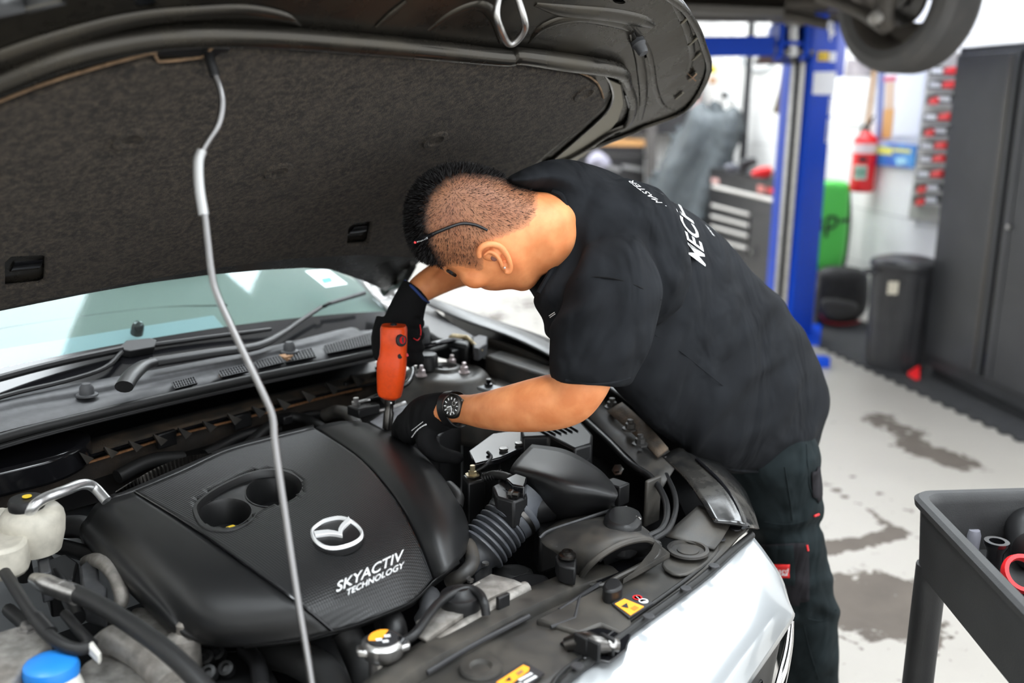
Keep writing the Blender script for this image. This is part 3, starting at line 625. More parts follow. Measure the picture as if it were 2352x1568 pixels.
# washer bottle
wb = lathe('washer_bottle', [(.038, -.07), (.040, -.02), (.034, 0), (.030, .004)], W(118, 1560, .815), (0, 0, 1), 'white', car, n=24)
lathe('bottle_cap', [(.034, -.006), (.035, .004), (.033, .012), (.027, .016), (.012, .018), (0, .018)], W(118, 1542, .822), (0, 0, 1), 'blue', wb, n=28)['label'] = 'blue snap-on filler cap'
prism('cap_tab', [W(118, 1542, .832) + Vector(v) for v in ((-.018, .018, 0), (.018, .018, 0), (.010, .040, 0), (-.010, .040, 0))], (0, 0, -.008), 'blue', wb, bevel=.003)
# dark clutter that fills the depth of the bay
for i, (x0, y0, x1, y1, z, r) in enumerate(((120, 1250, 300, 1330, .80, .014), (100, 1280, 180, 1420, .79, .012), (20, 1400, 140, 1540, .80, .010), (250, 1420, 420, 1500, .76, .014), (270, 1095, 420, 1050, .86, .014), (470, 1045, 640, 985, .86, .012), (150, 1210, 240, 1240, .83, .02), (560, 1000, 800, 945, .86, .010))):
    tube('bay_hose', [W(x0, y0, z), W((x0 + x1) / 2, (y0 + y1) / 2 - 14, z + .01), W(x1, y1, z)], r, 'black' if i % 2 else 'rubber', car, n=10)
slab('fuse_carrier', [(95, 1290), (150, 1270), (180, 1290), (170, 1330), (110, 1340)], .81, .06, 'black', car, bevel=.004)
slab('connector', [(85, 1285), (112, 1278), (118, 1310), (92, 1318)], .845, .05, 'grey', car, bevel=.003)

Z0 = Vector((0, 0, 1))
# ---- rear of the bay, behind the cover ------------------------------------------------------------
tube('heater_hose', [W(745, 955, .87), W(775, 945, .885), W(805, 955, .89), W(820, 980, .88)], .0145, 'dusty', car, n=14)
tube('heater_hose', [W(560, 1030, .86), W(610, 985, .87), W(650, 960, .875), W(700, 962, .87), W(745, 985, .87)], .011, 'rubber', car, n=12)
box('hose_clip', W(655, 962, .882), (W(670, 958, .88) - W(640, 966, .88), CU, (0, 0, 1)), (.012, .013, .010), 'black', car, bevel=.003)
bat = slab('battery', [(830, 975), (905, 928), (1010, 920), (1060, 940), (1010, 1000), (880, 1010)], .905, .18, 'labelblack', car, bevel=.004)
bat['label'] = 'battery with a pale grey top label'
slab('battery_label', [(850, 968), (905, 934), (985, 922), (1030, 936), (960, 972), (880, 985)], .9065, .001, mat('battery_paper', (.42, .43, .46), .55, var=.15, vscale=60), bat, bevel=0)
box('battery_clamp', W(835, 940, .925), CARX, (.02, .028, .010), 'black', bat, bevel=.003)
lathe('terminal_nut', [(.010, 0), (.010, .006), (.006, .007), (.006, .014), (0, .014)], W(818, 928, .935), (0, 0, 1), 'steel', bat, n=6)
tube('terminal_lug', [W(822, 924, .938), W(845, 918, .938), W(862, 914, .94)], .004, 'steel', bat, n=8)
tube('battery_cable', [W(845, 918, .936), W(880, 905, .95), W(935, 880, .96), W(948, 850, .97), W(938, 835, .975)], .006, 'gloss', bat, n=10)
tube('clamp_bar', [W(850, 945, .915), W(885, 940, .918), W(930, 925, .918)], .0045, 'steel', bat, n=8)
# far strut tower
ST = W(1023, 850, .950)
M['tower'] = mat('tower_paint', (.060, .058, .055), .38, .25, dust=(.15, .125, .10), dscale=10, damt=.6)
st = lathe('strut_tower', [(.150, -.060), (.120, -.034), (.104, -.024), (.098, -.012), (.090, -.004), (.076, 0), (.040, .003), (.034, .010), (.027, .011), (.023, .004), (.008, .002), (.007, .006), (0, .007)], ST, Vector((0, 0, 1)), 'tower', car, n=44)
lathe('tower_hole', [(.022, 0), (.021, .0012), (.009, .0012), (.0085, 0)], ST + Z0 * .0055, (0, 0, 1), 'gloss', st, n=26)
M['zinc'] = mat('zinc', (.55, .48, .48), .4, .5)
for x, y in ((1038, 838), (1066, 856), (968, 863)):
    lathe('strut_bolt', [(.0135, 0), (.0135, .003), (.0095, .0035), (.0095, .014), (.0055, .016), (.005, .024), (0, .026)], W(x, y, .952), (0, 0, 1), 'zinc', st, n=6)
slab('tower_skirt', spl([(985, 862), (1040, 838), (1110, 838), (1165, 862), (1200, 900), (1130, 925), (1010, 910)], 3), .918, .10, 'tower', st, bevel=.014, seg=4, taper=.10)
box('sensor_plate', W(1128, 893, .935), CARX, (.026, .020, .004), mat('plate_zinc', (.20, .21, .22), .4, .5), car, bevel=.002)
lathe('sensor_bolt', [(.010, 0), (.010, .006), (.006, .008), (.006, .016), (0, .016)], W(1122, 886, .94), (0, 0, 1), 'gloss', car, n=6)
slab('relay_box', [(1025, 791), (1068, 781), (1080, 796), (1038, 806)], .985, .06, 'black', car, bevel=.003)
slab('side_cover', [(1113, 815), (1150, 803), (1272, 838), (1264, 864)], .965, .07, 'dusty', car, bevel=.006)
slab('cowl_end', [(962, 690), (1000, 706), (1045, 742), (1095, 771), (1075, 792), (1000, 776), (955, 745)], 1.0, .05, 'black', car, bevel=.01, seg=3)
tube('brake_hose', [W(960, 800, .99), W(1000, 790, 1.0), W(1040, 782, 1.0), W(1075, 790, .99)], .007, 'gloss', car, n=10)
tube('brake_hose', [W(965, 815, .98), W(1010, 800, .985), W(1050, 790, .985)], .006, 'rubber', car, n=10)
lathe('small_reservoir', [(.020, -.05), (.020, .0), (.016, .012), (.006, .016), (0, .016)], W(968, 760, 1.02), (0, 0, 1), 'grey', car, n=18)
lathe('brake_cap', [(.024, -.03), (.024, .0), (.020, .006), (0, .007)], W(982, 818, .985), (0, 0, 1), 'black', car, n=20)
mesh('tape_tag', [W(x, y, z) for x, y, z in ((1030, 772, 1.01), (1040, 765, 1.012), (1072, 770, 1.01), (1090, 790, 1.0), (1108, 806, .99), (1100, 803, .985), (1078, 790, .99), (1062, 778, 1.0), (1040, 780, 1.0))], [(0, 1, 2, 7, 8), (2, 3, 6, 7), (3, 4, 5, 6)], 'tan', car).modifiers.new('s', 'SOLIDIFY').thickness = .003
slab('cable_clip', [(1085, 775), (1100, 768), (1120, 772), (1118, 788), (1100, 800), (1088, 798)], 1.0, .03, 'grey', car, bevel=.003)
# ---- far fender, rail and headlamp -------------------------------------------------------------
fend = [[(960, 690, 1.02), (1060, 735, 1.015), (1180, 778, 1.005), (1300, 838, .985), (1400, 895, .955), (1470, 945, .93)],
        [(985, 688, 1.025), (1085, 727, 1.02), (1200, 768, 1.01), (1320, 825, .99), (1430, 885, .955), (1510, 940, .93)],
        [(1000, 690, 1.02), (1110, 730, 1.012), (1230, 772, 1.0), (1360, 835, .98), (1470, 890, .945), (1560, 950, .92)],
        [(1020, 720, .95), (1130, 760, .95), (1260, 805, .94), (1390, 870, .92), (1500, 920, .89), (1600, 990, .86)]]
F_ = [[W(*p) for p in r] for r in fend]
F_.append([p + CV * .04 + Vector((0, 0, -.30)) for p in F_[-1]])
F_.append([p + Vector((0, 0, -.30)) for p in F_[-1]])
patch('front_fender', F_, 'silver_dark_refl', car, nu=5, nv=4, thick=.003)
rail = [[(1100, 770, .985), (1200, 800, .975), (1300, 850, .955), (1400, 915, .93), (1490, 990, .90), (1560, 1060, .88)],
        [(1090, 795, .94), (1180, 830, .93), (1270, 880, .915), (1345, 950, .90), (1430, 1030, .885), (1520, 1120, .865)],
        [(1085, 800, .85), (1175, 836, .84), (1262, 890, .83), (1338, 958, .82), (1424, 1038, .81), (1512, 1128, .80)]]
patch('fender_rail', [[W(*p) for p in r] for r in rail], 'dusty', car, nu=5, nv=3, thick=.004)
tube('rail_edge', [W(x, y, z) for x, y, z in ((1335, 955, .905), (1400, 1015, .893), (1450, 1065, .885), (1495, 1095, .875), (1525, 1140, .868), (1532, 1180, .862), (1520, 1215, .857), (1490, 1232, .853))], .006, 'black', car, n=10)
tube('rail_bead', [W(x, y, z) for x, y, z in ((1530, 1090, .875), (1548, 1130, .868), (1552, 1170, .862), (1535, 1215, .857), (1500, 1240, .853))], .005, 'black', car, n=10)
patch('headlamp', [[W(*p) for p in r] for r in ([(1520, 1050, .885), (1570, 1095, .875), (1610, 1150, .862), (1640, 1200, .845)], [(1560, 1030, .89), (1620, 1090, .875), (1665, 1150, .86), (1690, 1205, .842)], [(1600, 1050, .885), (1660, 1105, .87), (1700, 1160, .855), (1722, 1212, .835)], [(1650, 1062, .85), (1705, 1120, .83), (1728, 1170, .81), (1742, 1215, .79)])], mat('headlamp_shell', (.012, .012, .012), .15, dust=(.09, .08, .065), dscale=10, damt=.45), car, nu=5, nv=4, thick=.004)
tube('lamp_seam', [W(1600, 1055, .887), W(1655, 1108, .873), W(1690, 1160, .858), W(1708, 1212, .838)], .004, 'gloss', car, n=8)
box('rail_bracket', W(1498, 1150, .84), (CU, CV, (0, 0, 1)), (.004, .022, .045), 'dusty2', car, bevel=.003)
lathe('rail_bolt', [(.012, 0), (.012, .004), (.008, .005), (.008, .012), (0, .013)], W(1420, 1080, .87), Vector((-.3, -.6, .6)), 'dsteel', car, n=6)
for x, y, z in ((1447, 985, .915), (1405, 935, .93), (1470, 1020, .905)):
    lathe('fender_bolt', [(.016, -.002), (.016, .002), (.010, .003), (.010, .012), (.006, .014), (.006, .020), (0, .021)], W(x, y, z), (0, 0, 1), 'dusty', car, n=8)
patch('fender_bracket', [[W(*p) for p in r] for r in ([(1395, 945, .925), (1430, 975, .915), (1470, 1010, .905), (1510, 1050, .893)], [(1430, 925, .945), (1465, 955, .935), (1500, 990, .92), (1535, 1030, .905)])], 'dirty', car, nu=4, nv=3, thick=.006)
box('rail_plug', W(1415, 1130, .85), CARX, (.02, .016, .02), 'black', car, bevel=.003)

# ---- air box, sensor, bellows, intake --------------------------------------------------------------
ab = [[(1222, 1022, .915), (1300, 1035, .925), (1370, 1075, .920), (1405, 1110, .905)],
      [(1185, 1060, .925), (1265, 1080, .938), (1340, 1105, .932), (1418, 1135, .910)],
      [(1172, 1085, .915), (1240, 1105, .925), (1310, 1132, .920), (1412, 1150, .900)],
      [(1172, 1108, .880), (1225, 1150, .872), (1300, 1180, .866), (1412, 1168, .868)],
      [(1175, 1130, .800), (1225, 1185, .800), (1300, 1212, .80), (1412, 1200, .80)]]
airbox = patch('air_box', [[W(*p) for p in r] for r in ab], 'black', car, nu=6, nv=5, thick=.004)
slab('air_box_body', [(1222, 1022), (1385, 1080), (1412, 1150), (1300, 1190), (1225, 1160), (1178, 1104)], .845, .16, 'black', airbox, bevel=.008)
slab('air_box_foot', [(1225, 1190), (1262, 1168), (1300, 1180), (1298, 1205), (1240, 1225)], .84, .08, 'black', airbox, bevel=.008)
for x, y in ((1398, 1165), (1180, 1110)):
    box('air_box_clip', W(x, y, .872), CARX, (.006, .010, .014), 'dsteel', airbox, bevel=.002)
P0, P1 = W(1085, 1285, .80), W(1185, 1175, .862)
ax = (P1 - P0).normalized(); Ls = (P1 - P0).length
prof = [(.030, -.02), (.034, -.01), (.034, .012)]
nb = 6
for i in range(nb):
    s0 = .02 + (Ls * .62) * i / nb; d = Ls * .62 / nb
    prof += [(.037, s0), (.045, s0 + d * .35), (.045, s0 + d * .6), (.038, s0 + d * .95)]
prof += [(.043, Ls * .78), (.046, Ls * .86), (.046, Ls * .98), (.049, Ls), (.049, Ls * 1.06), (.040, Ls * 1.07), (.038, Ls * 1.35)]
bel = lathe('intake_bellows', prof, P0, ax, mat('bellows_rubber', (.030, .031, .034), .42, dust=(.16, .18, .22), dscale=9, damt=.45), car, n=36, smooth=60)
lathe('bellows_clamp', [(.0475, 0), (.0485, .004), (.0475, .008)], P0 + ax * (Ls * .90), ax, 'dsteel', bel, n=36)
lathe('inlet_tube', [(.036, 0), (.036, .035), (.038, .055), (.030, .06)], P0 + ax * (Ls * 1.06), (ax + Vector((.7, .1, -.35))).normalized(), 'black', airbox, n=26)
slab('airflow_sensor', [(1130, 1115), (1165, 1098), (1205, 1105), (1212, 1140), (1180, 1152), (1140, 1140)], .905, .05, 'black', car, bevel=.004)
slab('sensor_plug', [(1160, 1098), (1185, 1086), (1212, 1095), (1205, 1118), (1175, 1112)], .925, .04, 'gloss', car, bevel=.003)
tube('sensor_cable', [W(1110, 1098, .895), W(1130, 1090, .905), W(1155, 1092, .912), W(1172, 1098, .915)], .0075, 'rubber', car, n=10)
for i in range(8):
    a = W(1110 + i * 6, 1098 - 1.2 * i, .896 + .002 * i); tube('cable_ring', [a, a + (W(1113 + i * 6, 1097 - 1.2 * i, .897 + .002 * i) - a)], .0088, 'black', car, n=10, smooth=0)
lathe('clamp_screw', [(.008, 0), (.008, .006), (.005, .007), (.005, .018), (0, .019)], W(1172, 1133, .912), Vector((.7, -.5, .1)), 'dsteel', bel, n=8)
thr = slab('throttle_flange', [(1085, 1320), (1120, 1288), (1130, 1300), (1125, 1330), (1090, 1345)], .80, .04, 'black', car, bevel=.004)
for x, y in ((1115, 1296), (1080, 1335)):
    lathe('flange_screw', [(.006, 0), (.006, .004), (0, .004)], W(x, y, .808), (0, 0, 1), 'steel', thr, n=8)
tube('vent_hose', [W(1078, 1250, .83), W(1085, 1290, .825), W(1062, 1320, .815), W(1030, 1335, .80)], .012, 'dusty', car, n=14)
tube('vacuum_hose', [W(1030, 1118, .87), W(1050, 1140, .87), W(1048, 1165, .86)], .012, 'rubber', car, n=12)
# fuse box with slotted lid
fb = slab('fuse_box', [(1195, 985), (1240, 968), (1330, 962), (1362, 998), (1360, 1018), (1320, 1030), (1262, 1000), (1200, 1003)], .925, .10, 'black', car, bevel=.005)
for i in range(6):
    tube('lid_slot', [W(1235 + i * 14, 985 - i * 1.6, .9265), W(1262 + i * 13, 1000 - i * 2.0, .9265)], .002, 'gloss', fb, n=6, smooth=0)
slab('fuse_box_side', [(1330, 962), (1362, 998), (1355, 1050), (1320, 1070), (1315, 1030)], .90, .08, 'black', fb, bevel=.004)
br = slab('coil_bracket', [(1075, 1035), (1130, 995), (1200, 985), (1218, 1018), (1150, 1050), (1090, 1065)], .905, .012, 'gloss', car, bevel=.003)
for x, y in ((1157, 1033), (1193, 1020)):
    lathe('bracket_bolt', [(.009, 0), (.009, .004), (.005, .005), (0, .003)], W(x, y, .907), (0, 0, 1), 'dsteel', br, n=12)
slab('bracket_leg', [(1120, 1050), (1150, 1042), (1150, 1078), (1090, 1085), (1085, 1065)], .88, .10, 'black', br, bevel=.004)
lathe('bracket_stud', [(.013, 0), (.014, .003), (.008, .004), (.008, .009), (.005, .010), (.005, .02), (0, .021)], W(1085, 1092, .885), (0, 0, 1), mat('brass_nut', (.42, .35, .22), .35, .8), br, n=6)
slab('post_bracket', [(1060, 1090), (1105, 1078), (1115, 1100), (1075, 1110)], .882, .14, 'black', car, bevel=.004)
tube('ribbon_cable', [W(1092, 1082, .89), W(1115, 1068, .90), W(1128, 1050, .905), W(1120, 1038, .91)], .0035, 'rubber', car, n=8)
# front intake scoop
sc = [[(1240, 1225, .835), (1300, 1192, .850), (1380, 1180, .858), (1450, 1195, .855), (1500, 1230, .845)],
      [(1248, 1250, .842), (1310, 1215, .862), (1390, 1200, .872), (1460, 1215, .866), (1515, 1245, .848)],
      [(1285, 1275, .835), (1345, 1250, .866), (1410, 1232, .880), (1470, 1228, .872), (1518, 1250, .845)],
      [(1330, 1325, .812), (1372, 1280, .856), (1430, 1248, .872), (1485, 1238, .866), (1520, 1262, .835)]]
scoop = patch('intake_scoop', [[W(*p) for p in r] for r in sc], 'dusty', car, nu=6, nv=5, thick=.004)
tube('scoop_mouth', [W(x, y, z) for x, y, z in ((1335, 1330, .812), (1368, 1285, .856), (1425, 1250, .874), (1480, 1238, .868), (1505, 1250, .850), (1510, 1275, .832), (1470, 1300, .822), (1420, 1325, .815), (1380, 1345, .810))], .005, 'dusty2', scoop, n=8, closed=True)
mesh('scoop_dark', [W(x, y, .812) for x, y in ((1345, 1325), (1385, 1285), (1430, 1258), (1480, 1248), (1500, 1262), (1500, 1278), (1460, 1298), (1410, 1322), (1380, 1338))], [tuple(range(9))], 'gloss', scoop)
mesh('scoop_wall', [W(x, y, z) for x, y, z in ((1380, 1268, .85), (1425, 1252, .87), (1480, 1240, .865), (1502, 1256, .845), (1500, 1275, .82), (1430, 1285, .81), (1390, 1300, .81))], [tuple(range(7))], 'black', scoop)
tube('scoop_seam', [W(1240, 1235, .842), W(1262, 1218, .852), W(1330, 1195, .866), W(1400, 1172, .876), W(1440, 1165, .876)], .003, 'grey', scoop, n=6)
slab('scoop_ear', [(1275, 1275), (1300, 1262), (1325, 1280), (1322, 1305), (1300, 1302), (1282, 1295)], .85, .03, 'black', scoop, bevel=.003)
lathe('scoop_bolt', [(.014, 0), (.014, .004), (.009, .005), (.009, .010), (.005, .010), (.005, .006), (0, .006)], W(1303, 1278, .855), (0, 0, 1), 'dsteel', scoop, n=14)
slab('scoop_plug', spl([(1385, 1340), (1400, 1326), (1422, 1328), (1430, 1345), (1410, 1356), (1390, 1354)], 3), .836, .025, 'black', scoop, bevel=.004)
prism('scoop_flank', [W(x, y, z) for x, y, z in ((1505, 1240, .862), (1540, 1268, .83), (1430, 1330, .82), (1480, 1295, .825))], (0, 0, -.01), 'dusty2', scoop, bevel=.002)
slab('duct_box', spl([(1388, 1178), (1402, 1162), (1440, 1158), (1470, 1170), (1474, 1190), (1450, 1210), (1412, 1206), (1392, 1196)], 2), .888, .06, 'black', scoop, bevel=.008)
tube('spring_clip', [W(1458, 1202, .872), W(1460, 1188, .885), W(1470, 1192, .885), W(1472, 1206, .870)], .0025, 'dsteel', scoop, n=6)
slab('lower_duct', spl([(1160, 1330), (1210, 1312), (1262, 1320), (1250, 1350), (1190, 1352)], 3), .79, .07, 'black', car, bevel=.01)
slab('lower_duct', spl([(1130, 1300), (1190, 1290), (1230, 1310), (1180, 1330)], 3), .775, .06, 'rubber', car, bevel=.01)

# ---- radiator support, shield, caps -----------------------------------------------------------------
shield = patch('radiator_tank', [[W(*p) for p in r] for r in ([(945, 1452, .822), (1000, 1400, .826), (1060, 1360, .828), (1128, 1322, .826)], [(975, 1470, .824), (1040, 1425, .828), (1120, 1375, .828), (1200, 1340, .826)], [(985, 1485, .80), (1050, 1440, .80), (1130, 1385, .80), (1208, 1350, .80)])], 'alu', car, nu=5, nv=3, thick=.006)
tube('tank_rib', [W(1010, 1480, .812), W(1070, 1438, .815), W(1140, 1390, .815), W(1208, 1350, .815)], .011, 'alu', shield, n=12)
tube('tank_rib', [W(960, 1432, .826), W(1020, 1390, .828), W(1100, 1340, .828)], .004, 'alu', shield, n=8)
lathe('tank_cap', [(.030, -.02), (.032, .0), (.030, .006), (.020, .008), (.012, .016), (0, .017)], W(1058, 1372, .84), (0, 0, 1), 'black', shield, n=28)
sup = [[(800, 1600, .815), (900, 1520, .815), (1030, 1440, .815), (1160, 1375, .812), (1300, 1318, .808), (1370, 1290, .806)],
       [(840, 1640, .822), (940, 1548, .822), (1070, 1470, .822), (1200, 1402, .818), (1330, 1345, .814), (1420, 1315, .810)]]
s1 = patch('radiator_support', [[W(*p) for p in r] for r in sup] + [[W(x, y, z) + Vector((0, 0, -.05)) for x, y, z in sup[1]]], 'dusty2', car, nu=5, nv=3, thick=.005)
cov = [[(850, 1650, .80), (950, 1560, .80), (1080, 1482, .80), (1210, 1412, .798), (1340, 1352, .796), (1440, 1320, .795), (1540, 1262, .80), (1600, 1215, .808), (1640, 1180, .815)],
       [(930, 1690, .808), (1050, 1600, .808), (1180, 1515, .806), (1300, 1440, .804), (1420, 1370, .802), (1510, 1318, .802), (1590, 1262, .808), (1650, 1215, .815), (1690, 1190, .82)],
       [(1050, 1720, .806), (1180, 1640, .806), (1290, 1560, .806), (1400, 1475, .804), (1500, 1405, .803), (1580, 1345, .804), (1650, 1285, .808), (1695, 1235, .812), (1718, 1208, .815)]]
slam = patch('slam_panel', [[W(*p) for p in r] for r in cov], 'dusty2', car, nu=5, nv=5, thick=.005, label='dusty dark grey plastic panel over the radiator')
edge_px = [(1230, 1690), (1290, 1572), (1380, 1500), (1460, 1437), (1540, 1380), (1620, 1320), (1690, 1258), (1727, 1228)]
for k, (off, r, mm) in enumerate((((0, 0), .0065, 'rubber'), ((-12, -14), .004, 'silver_dark_refl'))):
    tube('edge_seal', [W(x + off[0], y + off[1], .808) for x, y in edge_px], r, mm, slam, n=10)
for a, b in (((930, 1590), (1060, 1470)), ((1060, 1470), (1215, 1440)),):
    pass
tube('panel_groove', [W(x, y, .812) for x, y in ((980, 1545), (1080, 1485), (1162, 1442), (1215, 1415))], .004, 'labelblack', slam, n=8)
tube('panel_groove', [W(x, y, .812) for x, y in ((1265, 1440), (1320, 1420), (1332, 1370), (1372, 1345))], .003, 'labelblack', slam, n=8, smooth=0)
tube('panel_groove', [W(x, y, .811) for x, y in ((1285, 1402), (1370, 1345), (1380, 1340))], .004, 'labelblack', slam, n=8, smooth=0)
slab('panel_step', [(1230, 1420), (1330, 1372), (1380, 1345), (1440, 1395), (1455, 1440), (1430, 1455), (1380, 1432), (1330, 1452)], .814, .012, 'dusty2', slam, bevel=.004)
slab('latch_recess', [(1285, 1475), (1320, 1450), (1375, 1440), (1450, 1455), (1440, 1490), (1400, 1520), (1340, 1510)], .8115, .004, 'gloss', slam, bevel=.002)
la = tube('hood_latch', [W(1300, 1480, .815), W(1340, 1470, .825), W(1372, 1480, .825), W(1420, 1482, .822)], [.010, .013, .013, .009], 'dsteel', slam, n=12)
for x, y in ((1335, 1480), (1362, 1492), (1395, 1480)):
    box('latch_plate', W(x, y, .825), CARX, (.012, .003, .014), 'black', la, bevel=.002)
lathe('latch_pin', [(.007, 0), (.007, .010), (.004, .012), (0, .012)], W(1402, 1480, .825), Vector((.3, -.6, .6)), 'steel', la, n=14)
slab('ledge_pod', spl([(1520, 1295), (1548, 1252), (1590, 1228), (1640, 1236), (1650, 1260), (1610, 1300), (1560, 1320)], 3), .8145, .006, 'dusty2', slam, bevel=.003)
lathe('adjuster_well', [(.036, 0), (.035, .004), (.029, .005), (.027, -.004), (.020, -.004), (.018, .002), (.006, .003), (0, .003)], W(1580, 1264, .822), (0, 0, 1), 'dusty', slam, n=26)
patch('corner_cover', [[W(*p) for p in r] for r in ([(1528, 1232, .826), (1552, 1208, .834), (1578, 1185, .842), (1604, 1162, .846)], [(1560, 1240, .826), (1588, 1222, .833), (1612, 1200, .84), (1636, 1172, .843)], [(1640, 1262, .818), (1656, 1242, .822), (1668, 1222, .826), (1682, 1198, .83)])], 'dusty2', slam, nu=4, nv=4, thick=.004)
for x, y in ((1600, 1180), (1640, 1300), (1575, 1352), (1490, 1416), (1326, 1530), (1655, 1238), (1690, 1215)):
    lathe('push_clip', [(.009, 0), (.0085, .002), (.004, .0025), (0, .0015)], W(x, y, .818), (0, 0, 1), 'labelblack', slam, n=14)
lathe('slot_boss', [(.030, 0), (.028, .004), (.016, .005), (.012, -.001), (0, -.001)], W(1104, 1535, .811), (0, 0, 1), 'dusty2', slam, n=22)
# warning labels
def card(name, px, z, m, parent, th=.001): return prism(name, [W(x, y, z) for x, y in px], (0, 0, -th), m, parent)
lb = card('warning_label', [(1405, 1385), (1462, 1352), (1500, 1385), (1445, 1418)], .8175, 'labelblack', slam, .003)
card('label_field', [(1412, 1386), (1434, 1374), (1479, 1392), (1448, 1412)], .8185, 'orange', lb)
def tri(px, z, m, parent, nm='warning_triangle'): return mesh(nm, [W(x, y, z) for x, y in px], [(0, 1, 2)], m, parent)
tri([(1426, 1392), (1440, 1384), (1444, 1396)], .8192, 'labelblack', lb)
card('label_symbol', [(1448, 1396), (1458, 1390), (1468, 1395), (1457, 1402)], .8190, mat('label_dark_orange', (.55, .18, .01), .5), lb, .0004)
for x, y, c_ in ((1464, 1372, 'red'), (1478, 1380, 'print')):
    lathe('label_icon', [(.0075, 0), (.0075, .0006), (.0055, .0006), (.0055, 0)], W(x, y, .8182), (0, 0, 1), c_, lb, n=16)
box('label_bar', W(1466, 1373, .819), (W(1472, 1378, .819) - W(1459, 1367, .819), CU, (0, 0, 1)), (.006, .0008, .0004), 'print', lb)
box('label_bar', W(1480, 1381, .819), (W(1486, 1379, .819) - W(1474, 1382, .819), CU, (0, 0, 1)), (.006, .0008, .0004), 'print', lb)
l2 = card('warning_label', [(1100, 1580), (1205, 1518), (1250, 1545), (1150, 1625)], .8155, 'labelblack', slam, .003)
card('label_field', [(1140, 1566), (1202, 1526), (1216, 1532), (1214, 1540), (1162, 1578)], .8165, 'orange', l2)
tri([(1160, 1563), (1170, 1553), (1176, 1562)], .8175, 'labelblack', l2)
card('label_symbol', [(1185, 1545), (1197, 1537), (1203, 1542), (1191, 1550)], .8172, 'label_dark_orange' if 'label_dark_orange' in M else 'copper', l2, .0004)
for i, (x0, y0, x1, y1) in enumerate(((1192, 1562, 1222, 1545), (1204, 1568, 1232, 1552), (1180, 1580, 1198, 1568))):
    a, b = W(x0, y0, .8165), W(x1, y1, .8165)
    for q in range(4): box('label_print', a.lerp(b, (q + .5) / 4), (b - a, CU, (0, 0, 1)), ((b - a).length / 9.5, .0022, .0003), 'print', l2)
# radiator cap and overflow pipe
rc = lathe('radiator_cap', [(.020, -.05), (.020, -.02), (.027, -.014), (.029, -.004), (.029, .004), (.024, .007), (.023, .009), (0, .0095)], W(880, 1480, .838), (0, 0, 1), 'steel', car, n=28)
for s in (-1, 1):
    prism('cap_ear', [W(880, 1480, .842) + ex * (s * .022) + ey * .012, W(880, 1480, .842) + ex * (s * .036) + ey * .007, W(880, 1480, .842) + ex * (s * .036) - ey * .007, W(880, 1480, .842) + ex * (s * .022) - ey * .012], (0, 0, -.010), 'steel', rc, bevel=.003)
cc = W(880, 1480, .838)
lathe('cap_disc', [(.0205, 0), (.0205, .001), (0, .001)], cc + Vector((0, 0, .0092)), (0, 0, 1), 'labelblack', rc, n=26)
seg = [cc + Vector((0, 0, .0106)) + (ex * math.cos(t) + ey * math.sin(t)) * .0195 for t in [R_(60 + i * 12) for i in range(14)]]
mesh('cap_sector', seg + [cc + Vector((0, 0, .0106))], [tuple(range(len(seg) + 1))], 'orange', rc)
for dx, dy, s in ((-.006, -.004, 'print'), (.006, .002, 'print'), (.002, -.010, 'print')):
    box('cap_print', cc + ex * dx + ey * dy + Vector((0, 0, .011)), (ex, ey, ez), (.004, .0025, .0004), s, rc)
tube('overflow_pipe', [W(905, 1478, .835), W(935, 1468, .840), W(958, 1450, .845), W(985, 1412, .850), W(1015, 1378, .850), W(1050, 1358, .852), W(1078, 1352, .852), W(1100, 1362, .850), W(1112, 1385, .845), W(1116, 1412, .83)], .0068, 'black', car, n=12)
tube('pipe_clamp', [W(916, 1484, .837), W(926, 1470, .842)], .0095, 'gloss', car, n=10, smooth=0)
box('pipe_tab', W(1155, 1388, .825), CARX, (.004, .012, .016), 'black', car, bevel=.002)
tube('radiator_hose', [W(600, 1490, .75), W(680, 1510, .765), W(750, 1555, .765), W(790, 1640, .755)], .026, 'rubber', car, n=18)
tube('radiator_hose', [W(795, 1450, .79), W(815, 1490, .77), W(840, 1550, .75), W(850, 1600, .74)], .022, 'rubber', car, n=18)
tube('intake_runner', [W(880, 1420, .80), W(900, 1430, .80), W(905, 1465, .785), W(890, 1500, .76)], .020, 'black', car, n=16)
tube('intake_runner', [W(985, 1370, .80), W(990, 1400, .80), W(975, 1430, .78)], .018, 'grey', car, n=16)
# ---- bumper, grille corner -------------------------------------------------------------------------
L1 = [(1150, 1760, .795), (1230, 1695, .797), (1292, 1576, .80), (1382, 1504, .80), (1462, 1441, .80), (1542, 1384, .80), (1622, 1324, .80), (1692, 1262, .80), (1728, 1232, .80)]
L2 = [(1330, 1800, .78), (1400, 1700, .78), (1440, 1600, .785), (1500, 1530, .785), (1560, 1470, .785), (1625, 1415, .785), (1690, 1360, .785), (1740, 1305, .785), (1757, 1270, .785)]
L3 = [(1480, 1850, .73), (1540, 1730, .735), (1575, 1640, .735), (1620, 1580, .74), (1668, 1525, .74), (1715, 1475, .74), (1758, 1425, .74), (1790, 1370, .74), (1795, 1330, .742)]
L4 = [(1560, 1900, .69), (1620, 1760, .69), (1655, 1680, .69), (1695, 1610, .69), (1735, 1550, .69), (1770, 1500, .69), (1800, 1455, .69), (1823, 1415, .70), (1815, 1395, .70)]
bump = patch('front_bumper', [[W(*p) for p in r] for r in (L1, L2, L3, L4)], 'silver', car, nu=5, nv=5, thick=.004)
L5 = [W(*p) + Vector((0, 0, -.03)) - CU * .02 for p in L4]
patch('bumper_return', [[W(*p) for p in L4], L5, [p + Vector((0, 0, -.3)) - CU * .03 for p in L5]], 'black', car, nu=4, nv=3, thick=.004)
chs = [W(1818, 1425, .69), W(1812, 1480, .655), W(1800, 1540, .62), W(1785, 1600, .58), W(1770, 1680, .53)]
